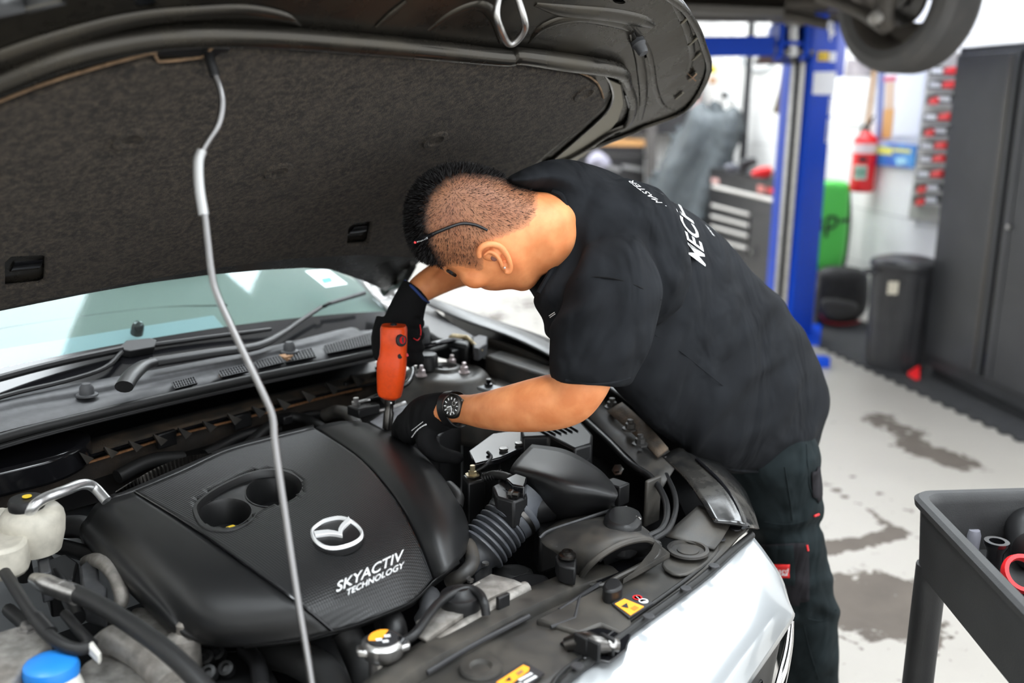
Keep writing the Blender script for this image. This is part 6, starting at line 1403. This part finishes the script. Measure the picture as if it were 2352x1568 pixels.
# ---- papers on the wall
def sheet(name, label, cat, px, m, off=.012, th=.006):
    o = prism(name, [SW(x, y, off) for x, y in px], -WN * th, m, None); tag(o, label, cat); return o
M['paper'] = mat('white_paper', (.82, .82, .83), .6)
sheet('paper_sheet', 'large blank white sheet on the wall beside the blue post', 'paper', [(1932, 180), (1998, 178), (1976, 290), (1908, 284)], 'paper')
sheet('dark_poster', 'small dark grey poster above the blank white sheet', 'poster', [(1945, 135), (2006, 140), (1998, 175), (1938, 175)], mat('poster_dark', (.16, .15, .17), .6, col2=(.45, .40, .42), vscale=6))
stk = tube('wooden_stick', [SW(2012, 110, .03), SW(2004, 200, .03), SW(1990, 300, .03)], .016, mat('pine', (.52, .32, .17), .6), None, n=8); tag(stk, 'long wooden stick hanging on the wall above the extinguisher', 'stick')
po = sheet('poster', 'pale calendar poster with a figure in orange trousers', 'poster', [(2013, 150), (2132, 138), (2111, 320), (2005, 316)], mat('poster_pale', (.55, .58, .66), .5, col2=(.72, .73, .78), vscale=5))
for nm, px, c_ in (('poster_block', [(2018, 165), (2032, 164), (2024, 318), (2012, 318)], (.13, .16, .35)), ('poster_block', [(2034, 190), (2055, 188), (2052, 250), (2032, 252)], (.55, .40, .30)), ('poster_block', [(2030, 250), (2054, 248), (2046, 318), (2024, 318)], (.58, .30, .10)), ('poster_block', [(2064, 165), (2124, 160), (2108, 310), (2052, 312)], (.74, .76, .82)), ('poster_block', [(2030, 176), (2058, 174), (2057, 186), (2029, 188)], (.55, .12, .18))):
    prism(nm, [SW(x, y, .016) for x, y in px], -WN * .003, mat('poster_ink', c_, .6), po)
pk = sheet('packet', 'blue packet with yellow lettering hanging below the poster', 'packet', [(2012, 325), (2102, 333), (2096, 386), (2003, 378)], mat('packet_blue', (.02, .06, .42), .35, col2=(.03, .30, .70), vscale=7), .03, .02)
for px, c_ in (([(2012, 335), (2050, 339), (2048, 356), (2011, 353)], (.75, .72, .15)), ([(2052, 340), (2092, 344), (2091, 352), (2052, 348)], (.75, .72, .15)), ([(2056, 362), (2078, 360), (2084, 375), (2060, 380)], (.35, .65, .80)), ([(2012, 324), (2036, 327), (2036, 333), (2012, 330)], (.6, .62, .8))):
    prism('packet_print', [SW(x, y, .032) for x, y in px], -WN * .0015, mat('packet_ink', c_, .5), pk)
# ---- rack with drawers
rk = thing('wall_rack', 'pale metal rack of small parts drawers on the wall', 'rack', SW(2120, 505, .05))
prism('rack_panel', [SW(x, y, .04) for x, y in ((2138, 122), (2240, 118), (2200, 520), (2086, 502))], -WN * .04, mat('rack_metal', (.42, .40, .37), .5, .3), rk)
rows = [(150, 184, 1), (182, 215, 1), (214, 247, 0), (256, 290, 1), (287, 321, 0), (322, 352, 1), (352, 382, 1), (387, 420, 1), (418, 447, 0), (446, 476, 0)]
nth = ('topmost', 'second from top', 'third from top', 'fourth from top', 'fifth from top', 'sixth from top', 'fourth from bottom', 'third from bottom', 'second from bottom', 'lowest')
for (y0, y1, rr), w_ in zip(rows, nth):
    xl = 2139 - (y0 - 130) * .132; xr = xl + 68
    dr = thing('parts_drawer', 'small black parts drawer with red tab, %s in the wall rack' % w_, 'drawer', SW((xl + xr) / 2, y1, .1), 'parts drawers in the wall rack')
    q = [(xl, y0 + 3), (xr, y0 + 3), (xr - 4, y1 - 4), (xl - 4, y1 - 4)]
    prism('drawer_body', [SW(x, y, .075) for x, y in q], -WN * .035, 'labelblack', dr, bevel=.004)
    a = (xl + 3, xl + 28) if rr else (xl + 24, xl + 54)
    prism('drawer_label', [SW(x, y, .08) for x, y in ((a[0], y0 + 7), (a[1], y0 + 8), (a[1] - 1, y0 + 18), (a[0] - 1, y0 + 17))], -WN * .004, 'paper', dr)
    b_ = (xl + 30, xl + 56) if rr else (xl + 3, xl + 22); dy = 6 if rr else 12
    prism('red_tab', [SW(x, y, .10) for x, y in ((b_[0] + 4, y0 + dy), (b_[1], y0 + dy - 3), (b_[1] - 2, y0 + dy + 14), (b_[0], y0 + dy + 14))], -WN * .025, 'red', dr, bevel=.004)
    prism('drawer_sill', [SW(x, y, .095) for x, y in ((xl - 4, y1 - 9), (xr - 4, y1 - 7), (xr - 5, y1 - 2), (xl - 6, y1 - 3))], -WN * .02, mat('sill_grey', (.38, .36, .34), .5), dr)
# ---- outlet, cable, pipes on the wall
ol = prism('power_outlet', [SW(x, y, .03) for x, y in ((1660, 203), (1690, 206), (1688, 234), (1658, 231))], -WN * .03, mat('outlet_white', (.85, .85, .85), .4), None, bevel=.006); tag(ol, 'white power outlet with a black plug on the wall', 'outlet')
lathe('plug', [(.035, 0), (.032, .05), (0, .055)], SW(1670, 219, .03), WN, 'labelblack', ol, n=12)
cb = tube('cable', [SW(1702, 128, .02), SW(1715, 155, .02), SW(1742, 164, .02), SW(1768, 155, .02), SW(1782, 132, .02)], .010, mat('cable_grey', (.25, .28, .30), .5), None, n=8); tag(cb, 'thin grey cable sagging below the blue lift arm', 'cable')
for i, (x0, x1, w_) in enumerate(((1672, 1668, .022), (1700, 1692, .03), (1650, 1646, .016))):
    o = tube('wall_pipe', [SW(x0, -60, .03), SW(x1, 420, .03)], w_, 'wall', None, n=10, smooth=0); tag(o, ('white conduit running down the wall beside the outlet', 'wide white pipe on the wall right of the outlet', 'thin white pipe on the wall left of the outlet')[i], 'pipe')
o = tube('hanging_tool', [SW(1800, 150, .06), SW(1797, 200, .06), SW(1790, 235, .06), SW(1786, 258, .06)], [.012, .03, .035, .05], mat('tool_brown', (.12, .09, .06), .6), None, n=8); tag(o, 'dark brown tool hanging on the wall left of the blue post', 'tool')
# ---- roller tool chest
def chest_box(name, px, parent, m, off=0.0, th=.02, **k): return prism(name, [LF(x, y, off) for x, y in px], -WN * th, m, parent, **k)
M['chest'] = mat('chest_paint', (.020, .018, .018), .3, var=.2, vscale=6)
cb0 = LF(1632, 700); cb0.z = 0
ch = thing('tool_chest', 'black roller tool chest with silver drawer pulls', 'tool chest', LF(1710, 700) * Vector((1, 1, 0)) if False else Vector((LF(1710, 560).x, LF(1710, 560).y, 0)))
A1, A2 = LF(1630, 402), LF(1812, 428)
A1 = Vector((A1.x, A1.y, 0)); A2 = Vector((A2.x, A2.y, 0)); zt = .97
prism('chest_body', [A1 + Z1 * .12, A2 + Z1 * .12, A2 + Z1 * zt, A1 + Z1 * zt], -WN * .45, 'chest', ch, bevel=.01)
for s in (.08, .92):
    for d_ in (.06, .38): wheel('castor', A1.lerp(A2, s) - WN * d_ + Z1 * .06, WD, .06, .03, ch)
prism('chest_mat', [A1 + Z1 * (zt + .008) , A2 + Z1 * (zt + .008), A2 - WN * .45 + Z1 * (zt + .008), A1 - WN * .45 + Z1 * (zt + .008)], (0, 0, -.008), 'mat', ch)
def pull(x0, y0, x1, y1, r=.014): return tube('drawer_pull', [LF(x0, y0, .022), LF(x1, y1, .022)], r, mat('pull_silver', (.75, .72, .68), .45, .2) if 'pull' not in M else M['pull'], ch, n=8, smooth=0)
chest_box('drawer', [(1636, 424), (1800, 462), (1800, 480), (1636, 440)], ch, 'chest', .012, .012); pull(1638, 428, 1800, 466, .018)
for k, y in enumerate((471, 496, 520, 548)):
    chest_box('drawer', [(1634 - k, y - 6), (1722 - k * 2, y + 16), (1722 - k * 2, y + 38), (1634 - k, y + 15)], ch, 'chest', .010, .010); pull(1636 - k, y, 1721 - k * 2, y + 22)
chest_box('chest_door', [(1726, 490), (1800, 508), (1790, 760), (1716, 720)], ch, 'chest', .010, .010)
lathe('lock', [(.016, 0), (.016, .008), (0, .01)], LF(1726, 578, .012), WN, 'steel', ch, n=12)
chest_box('door_slot', [(1732, 562), (1740, 564), (1738, 594), (1730, 592)], ch, 'labelblack', .014, .006)
chest_box('sticker', [(1634, 408), (1650, 411), (1650, 422), (1634, 419)], ch, mat('chest_sticker', (.75, .45, .42), .5), .006, .005)
chest_box('sticker', [(1740, 424), (1756, 427), (1755, 443), (1739, 440)], ch, mat('chest_sticker2', (.75, .25, .22), .5), .006, .005)
chest_box('sticker', [(1762, 430), (1784, 435), (1783, 446), (1761, 441)], ch, 'red', .006, .005)
ct = A1.lerp(A2, .5) - WN * .2
for nm, lb, px, m_, Yd in (('air_wrench', 'dark grey air wrench lying on the tool chest', [(1660, 386), (1680, 378), (1700, 385), (1702, 400), (1668, 404)], mat('wrench_grey', (.10, .10, .12), .5), 8.75), ('impact_gun', 'black impact gun standing on the tool chest', [(1694, 376), (1715, 366), (1738, 368), (1740, 382), (1718, 390), (1712, 408), (1700, 406)], 'labelblack', 8.55), ('red_pliers_case', 'red tool case on the tool chest', [(1724, 398), (1745, 386), (1772, 384), (1776, 402), (1762, 412), (1726, 410)], 'red', 8.25)):
    bm = bmesh.new(); inflate(bm, px, lambda x, y: Yd, .05, .05, 9, g=3); o = from_me(nm, remesh(bm, .009, 3), m_, None, smooth=180); tag(o, lb, 'tool'); o.location.z = zt + .008; WL[o] = Vector(o.location)
# ---- covered machine
bm = bmesh.new()
inflate(bm, spl([(1592, 247), (1640, 243), (1692, 254), (1697, 300), (1672, 380), (1640, 470), (1628, 560), (1610, 700), (1440, 700), (1462, 520), (1492, 420), (1530, 335), (1560, 290)], 3), lambda x, y: 9.95 - .003 * (x - 1560), .22, .22, 60, g=8, pw=2.3)
cm = remesh(bm, .028, 3)
for v in cm.vertices:
    x, y = proj(v.co); v.co += v.normal * (.05 * math.sin((x * .9 + y * .35) * .075 + 2 * noise.noise(v.co * 2.2)) + .02 * noise.noise(v.co * 5))
z0 = min(v.co.z for v in cm.vertices)
for v in cm.vertices: v.co.z = max(0.0, v.co.z)
cvr = from_me('covered_machine', cm, mat('tarp_grey', (.085, .098, .106), .5, var=.2, vscale=3), None, smooth=180); tag(cvr, 'tall machine under a creased grey cover behind the mechanic', 'machine')
fr_ = box('black_frame', Wy(1708, 330, 9.72), (rt, fw, Z1), (.03, .03, 1.2), 'labelblack', None, bevel=.01); fr_.location.z = 0; tag(fr_, 'black upright stand right of the covered machine', 'stand')
# ---- shelving far behind
bcab = thing('tool_cabinet', 'black tool cabinet with wooden top far behind the hood', 'cabinet', Vector((Wy(1430, 400, 11.0).x, 11.0, 0)))
def far(name, px, m, th=.4, Y=11.0, **k): return prism(name, [Wy(x, y, Y) for x, y in px], (0, th, 0), m, bcab, **k)
far('cabinet_body', [(1280, 335), (1480, 335), (1480, 640), (1280, 640)], 'chest', .5); far('wood_top', [(1275, 318), (1482, 322), (1482, 336), (1275, 332)], mat('bench_wood', (.55, .28, .10), .5), .52, 10.98)
for k, (x0, x1) in enumerate(((1300, 1382), (1390, 1425), (1430, 1476))): far('drawer_pull', [(x0, 378), (x1, 386), (x1, 394), (x0, 386)], 'steel', .03, 10.95)
far('shelf', [(1280, 352), (1486, 356), (1486, 362), (1280, 358)], 'dsteel', .03, 10.96)
o = prism('rack_upright', [Wy(x, y, 10.9) for x, y in ((1488, 60), (1510, 60), (1506, 640), (1484, 640))], (0, .08, 0), mat('rack_grey', (.10, .09, .085), .5), None); tag(o, 'dark grey rack upright left of the covered machine', 'upright')
o = prism('shelf_unit', [Wy(x, y, 11.2) for x, y in ((1380, 100), (1608, 100), (1600, 308), (1372, 308))], (0, .3, 0), mat('shelf_dark', (.03, .028, .03), .6), None); tag(o, 'dark shelf unit against the back wall above the cabinet', 'shelf')
o = prism('pink_board', [Wy(x, y, 11.0) for x, y in ((1590, 215), (1612, 200), (1606, 250), (1582, 250))], (0, .05, 0), mat('pink_board', (.45, .28, .25), .6), None); tag(o, 'dull pink board behind the hood corner', 'board')
for i, (y0, y1, c_, l_) in enumerate(((150, 168, (.70, .55, .03), 'yellow spray can on the rack behind the hood corner'), (178, 192, (.45, .22, .08), 'brown tin below the yellow can on the rack'))):
    o = prism('spray_can' if i == 0 else 'tin', [Wy(x, y, 10.7) for x, y in ((1632, y0), (1646, y0), (1646, y1), (1632, y1))], (0, .08, 0), mat('can_%d' % i, c_, .5), None, bevel=.01); tag(o, l_, 'can')
o = tube('crumpled_rag', [Wy(1352, 376, 10.87), Wy(1372, 362, 10.86), Wy(1385, 374, 10.87), Wy(1398, 366, 10.87)], [.04, .07, .06, .05], mat('rag_lilac', (.45, .43, .52), .8), None, n=8); tag(o, 'crumpled pale rag hanging on the cabinet behind the shoulder', 'rag')
# ---- blue two-post lift
M['blue_lift'] = mat('lift_blue', (.002, .055, .50), .4, spec=.2)
M['blue_edge'] = M['blue_lift']
lift = thing('lift_post', 'blue steel vehicle lift post with swing arm', 'vehicle lift', Vector((Wy(1820, 700, 6.75).x, 6.75, 0)))
def col(name, pts, m, z0=0.0, z1=3.6, **k):
    v_ = []
    for x, Y in pts:
        p = Wy(x, 600, Y); v_.append(Vector((p.x, p.y, z1)))
    return prism(name, v_, (0, 0, z0 - z1), m, lift, **k)
col('left_flange', [(1764, 6.78), (1782, 6.66), (1786, 6.68), (1770, 6.95)], 'blue_lift', bevel=.004)
col('rail_strip', [(1783, 6.645), (1792, 6.64), (1793, 6.70), (1785, 6.70)], 'steel')
col('channel_back', [(1770, 6.95), (1786, 6.86), (1812, 6.86), (1840, 6.98)], 'gloss')
col('rail_strip', [(1803, 6.60), (1814, 6.58), (1815, 6.66), (1805, 6.66)], 'steel')
col('side_plate', [(1814, 6.60), (1828, 6.56), (1880, 6.78), (1846, 6.98), (1830, 6.98), (1815, 6.72)], 'blue_lift', bevel=.012, seg=3)
pa, pb = Wy(1828, 600, 6.56), Wy(1880, 600, 6.78); pd = Vector((pb.x - pa.x, pb.y - pa.y, 0)).normalized(); pn = Vector((pd.y, -pd.x, 0)); pn = pn if pn.y < 0 else -pn
def SP(x, y, off=.004): return Wp(x, y, Vector((pa.x, pa.y, 0)) + pn * off, pn)
def face_card(name, px, m): return prism(name, [SP(x, y) for x, y in px], -pn * .002, m, lift)
face_card('white_sticker', [(1870, 165), (1921, 164), (1916, 218), (1866, 217)], 'paper')
face_card('warning_sticker', [(1880, 118), (1905, 118), (1903, 140), (1878, 140)], 'amber')
prism('sticker_print', [SP(x, y, .006) for x, y in ((1885, 123), (1900, 123), (1898, 136), (1883, 136))], -pn * .001, 'labelblack', lift)
letters('sticker_letters', 'CE', (SP(1892, 129.5, .008)), pd, Z1, .045, 'amber', lift, extrude=.0004, bold=.01)
face_card('white_sticker', [(1907, 119), (1921, 119), (1919, 142), (1905, 142)], 'paper')
def vtext(s, p0, p1, size, m='paper'):
    a, b = SP(*p0, .006), SP(*p1, .006); letters('post_lettering', s, (a + b) / 2, b - a, pd, size, m, lift, extrude=.0005, bold=.01, width=(b - a).length)
vtext('CN', (1906, 48), (1911, 84), .085)
lathe('post_lettering', [(.010, 0), (.010, .001), (0, .001)], SP(1907, 91, .005), pn, 'paper', lift, n=12)
for q in range(13):                                # small upright lettering, too fine to read
    a, b = SP(1907 - 10 * q / 13, 226 + 104 * q / 13, .006), SP(1907 - 10 * (q + .7) / 13, 226 + 104 * (q + .7) / 13, .006)
    if q != 5: box('post_lettering', (a + b) / 2, (b - a, pd, pn), ((b - a).length / 2, .014, .0008), 'paper', lift)
col('outer_wing', [(1880, 6.78), (1900, 7.0), (1885, 7.2), (1850, 7.0)], 'blue_lift', 1.75, 3.6)
ca = Wy(1825, 95, 6.45)
box('carriage', Wy(1815, 95, 6.55), (rt, fw, Z1), (.13, .08, .10), 'blue_lift', lift, bevel=.01)
box('carriage_plate', Wy(1800, 132, 6.5), (rt, fw, Z1), (.16, .12, .012), 'dsteel', lift, bevel=.003)
for x in (1790, 1850): box('carriage_lug', Wy(x, 92, 6.42), (rt, fw, Z1), (.02, .06, .11), 'blue_lift', lift, bevel=.006)
tube('arm_pin', [Wy(1820, 60, 6.42), Wy(1820, 130, 6.42)], .045, 'steel', lift, n=16, smooth=0)
lathe('lock_gear', [(.085, -.012), (.085, .012), (.05, .014)], Wy(1812, 100, 6.40), (0, 0, 1), 'blue_lift', lift, n=18)
a0, a1 = Wy(1775, 106, 6.42), Wy(1560, 108, 6.30)
box('swing_arm', (a0 + a1) / 2, (a1 - a0, Vector((0, 1, 0)), Z1), ((a1 - a0).length / 2, .06, .058), 'blue_lift', lift, bevel=.008)
lathe('lift_pad', [(.08, 0), (.085, .03), (.08, .05), (0, .05)], Wy(1815, 60, 6.42), (0, 0, 1), 'alu', lift, n=20)
col('base_plate', [(1750, 6.5), (1900, 6.45), (1900, 7.05), (1750, 7.1)], 'blue_lift', 0, .02)
for x, y in ((1890, 826),):
    o = box('blue_foot', W(x - 6, y + 4, .03), XYZ, (.05, .04, .03), 'blue_lift', lift, bevel=.004)
# ---- raised car on the lift
rc_ = thing('raised_car', 'dark underside of a car raised on the blue lift', 'car', Wy(1750, 30, 5.8))
M['under'] = mat('underbody', (.055, .048, .04), .6, .2, dust=(.12, .10, .08), dscale=4, damt=.6)
zb = 2.12
prism('floor_pan', [Wy(1480, 20, 6.9) * Vector((1, 1, 0)) + Z1 * zb if False else Vector((.55, 6.75, zb)), Vector((2.2, 6.6, zb)), Vector((2.3, 4.0, zb)), Vector((.5, 4.0, zb))], (0, 0, .12), 'under', rc_, bevel=.02)
prism('sill', [Vector((.50, 6.80, zb - .04)), Vector((2.2, 6.66, zb - .04)), Vector((2.2, 6.80, zb - .04)), Vector((.5, 6.95, zb - .04))], (0, 0, .25), 'under', rc_, bevel=.02)
for i, (x0, y0, x1, y1, r) in enumerate(((1560, 12, 1800, 22, .05), (1640, 2, 1900, 8, .035), (1790, 30, 1900, 55, .03))):
    tube('chassis_rail', [Wy(x0, y0, 5.7), Wy(x1, y1, 5.6)], r, 'under' if i else 'dsteel', rc_, n=8, smooth=0)
prism('bracket', [Wy(x, y, 5.9) for x, y in ((1800, 0), (1862, 0), (1880, 45), (1790, 48), (1770, 30))], (0, .2, 0), 'under', rc_, bevel=.01)
wa = Vector((.90, .44, 0)).normalized(); wcn = Wy(2062, -12, 4.62) + wa * .06
M['tyre'] = mat('tyre_rubber', (.045, .043, .041), .6, dust=(.10, .09, .08), dscale=6, damt=.4)
rT, wT = .335, .22
tyre = lathe('tyre', [(rT * .70, -wT / 2 + .005), (rT * .82, -wT / 2 - .008), (rT * .93, -wT / 2 + .002), (rT * .975, -wT / 2 + .02), (rT, -wT * .30)] + [(rT - (.008 if k % 2 else 0), -wT * .30 + wT * .6 * (k // 2 * 2 + (1 if k % 2 else 0)) / 16 + .0) for k in range(1, 16)] + [(rT, wT * .30), (rT * .975, wT / 2 - .02), (rT * .93, wT / 2 - .002), (rT * .82, wT / 2 + .008), (rT * .70, wT / 2 - .005)], wcn, wa, 'tyre', rc_, n=64, smooth=30, caps=False)
lathe('wheel_rim', [(rT * .70, -wT * .46), (rT * .66, -wT * .40), (rT * .60, -.02), (rT * .60, .05), (rT * .35, .07), (rT * .33, .09), (rT * .70, .10)], wcn, wa, mat('rim_dirty', (.16, .14, .12), .4, .7), tyre, n=40, caps=False)
lathe('brake_disc', [(.13, -.03), (.13, -.01), (.05, -.01), (.05, -.05), (0, -.05)], wcn, wa, 'dsteel', rc_, n=28)
tube('control_arm', [Wy(1880, -10, 4.9), Wy(1960, 20, 4.75), Wy(2035, 62, 4.55)], [.03, .028, .035], 'under', rc_, n=10)
tube('knuckle', [Wy(2040, 66, 4.52), Wy(2034, 30, 4.5), Wy(2040, -20, 4.5)], [.028, .035, .04], 'under', rc_, n=10)
lathe('ball_joint', [(.03, -.02), (.03, .02), (.015, .03), (0, .03)], Wy(2012, 40, 4.5), -fw, 'alu', rc_, n=14)
# ---- service cart, lower right
M['cart'] = mat('cart_plastic', (.022, .022, .0225), .5, var=.2, vscale=12, bump=.15, bscale=500)
zr = .85; K0 = W(2097, 1127, zr); K1 = W(2352, 1120, zr); K2 = W(2352, 1392, zr)
kx = Vector((K1.x - K0.x, K1.y - K0.y, 0)).normalized(); ky = Vector((K2.x - K0.x, K2.y - K0.y, 0)).normalized()
LXc, LYc = .46, .72
cart = thing('service_cart', 'black plastic service cart with deep tray in the corner', 'cart', Vector((K0.x, K0.y, 0)) + kx * LXc / 2 + ky * LYc / 2)
def KP(a, b, z): return Vector((K0.x, K0.y, 0)) + kx * a + ky * b + Z1 * z
def rrect(inset, z, rad=.035, n=5):
    out = []
    for cx_, cy_, a0_ in ((rad + inset, rad + inset, 180), (LXc - rad - inset, rad + inset, 270), (LXc - rad - inset, LYc - rad - inset, 0), (rad + inset, LYc - rad - inset, 90)):
        for i in range(n + 1):
            a = R_(a0_ + 90 * i / n); out.append(KP(cx_ + rad * math.cos(a), cy_ + rad * math.sin(a), z))
    return out
def rings_mesh(name, rl, m, parent, capl=True, **k):
    bm_ = bmesh.new(); V_ = [[bm_.verts.new(p) for p in r] for r in rl]
    for A_, B_ in zip(V_[:-1], V_[1:]):
        for i in range(len(A_)): bm_.faces.new((A_[i], A_[(i + 1) % len(A_)], B_[(i + 1) % len(A_)], B_[i]))
    if capl: bm_.faces.new(V_[-1])
    return from_bm(name, bm_, m, parent, **k)
rings_mesh('tray', [rrect(.012, zr - .145), rrect(.004, zr - .02), rrect(-.004, zr - .018), rrect(-.006, zr - .006), rrect(.0, zr), rrect(.014, zr), rrect(.019, zr - .006), rrect(.022, zr - .02), rrect(.030, zr - .11)], 'cart', cart, smooth=35)
rings_mesh('tray_underside', [rrect(.012, zr - .145), rrect(.03, zr - .150)], 'cart', cart)
for a, b in ((.035, .045), (LXc - .04, .045), (.035, LYc - .05), (LXc - .04, LYc - .05)):
    tube('cart_leg', [KP(a, b, .10), KP(a, b, zr - .13)], .028, 'cart', cart, n=16, smooth=0)
    wheel('castor', KP(a, b, .05), kx, .05, .03, cart)
rings_mesh('lower_tray', [rrect(.012, .16), rrect(.0, .28), rrect(.014, .28), rrect(.03, .18)], 'cart', cart)
zf = zr - .11
def onfloor(x, y, dz=0.0): return W(x, y, zf + dz)
p = W(2352, 1190, zr - .045); ax_ = (W(2352, 1150, zr - .045) - W(2330, 1260, zr - .045)).normalized()
o = lathe('spray_bottle', [(.020, -.11), (.038, -.10), (.040, -.02), (.040, .06), (.036, .07), (.02, .085), (0, .085)], Vector((p.x, p.y, zf + .042)) + kx * .01, (ky * -1 + kx * .35), 'black', None, n=24); tag(o, 'dark rounded canister lying in the cart tray', 'canister')
p = W(2284, 1285, zf + .03); p.z = zf
o = lathe('impact_socket', [(.014, 0), (.014, .045), (.019, .055), (.021, .060), (.021, .066), (.013, .066), (.012, .03), (0, .03)], p, (0, 0, 1), 'gloss', None, n=22); tag(o, 'black flanged socket standing in the cart tray', 'socket')
p = W(2345, 1330, zf + .02); p.z = zf + .03
rl_ = lathe('red_tape_roll', [(.026, -.008), (.033, -.008), (.035, 0), (.033, .010), (.026, .010), (.024, 0), (.026, -.008)], p, (Vector((0, -.75, .65))), 'red', None, n=26, caps=False); tag(rl_, 'bright red plastic ring in the cart tray', 'ring')
p = W(2352, 1362, zf + .02); p.z = zf
o = lathe('blue_bit', [(.008, 0), (.008, .02), (.005, .022), (.005, .04), (0, .042)], p + ky * .02, (0, 0, 1), mat('bit_blue', (.01, .10, .35), .35), None, n=14); tag(o, 'small dark blue bit beside the red ring in the tray', 'bit')
p = W(2212, 1240, zf + .02); p.z = zf
o = lathe('grey_socket', [(.012, 0), (.013, .03), (.010, .04), (0, .04)], p + kx * .02, (0, 0, 1), mat('grey_cap', (.20, .20, .23), .5), None, n=16); tag(o, 'small grey socket at the edge of the cart tray', 'socket')
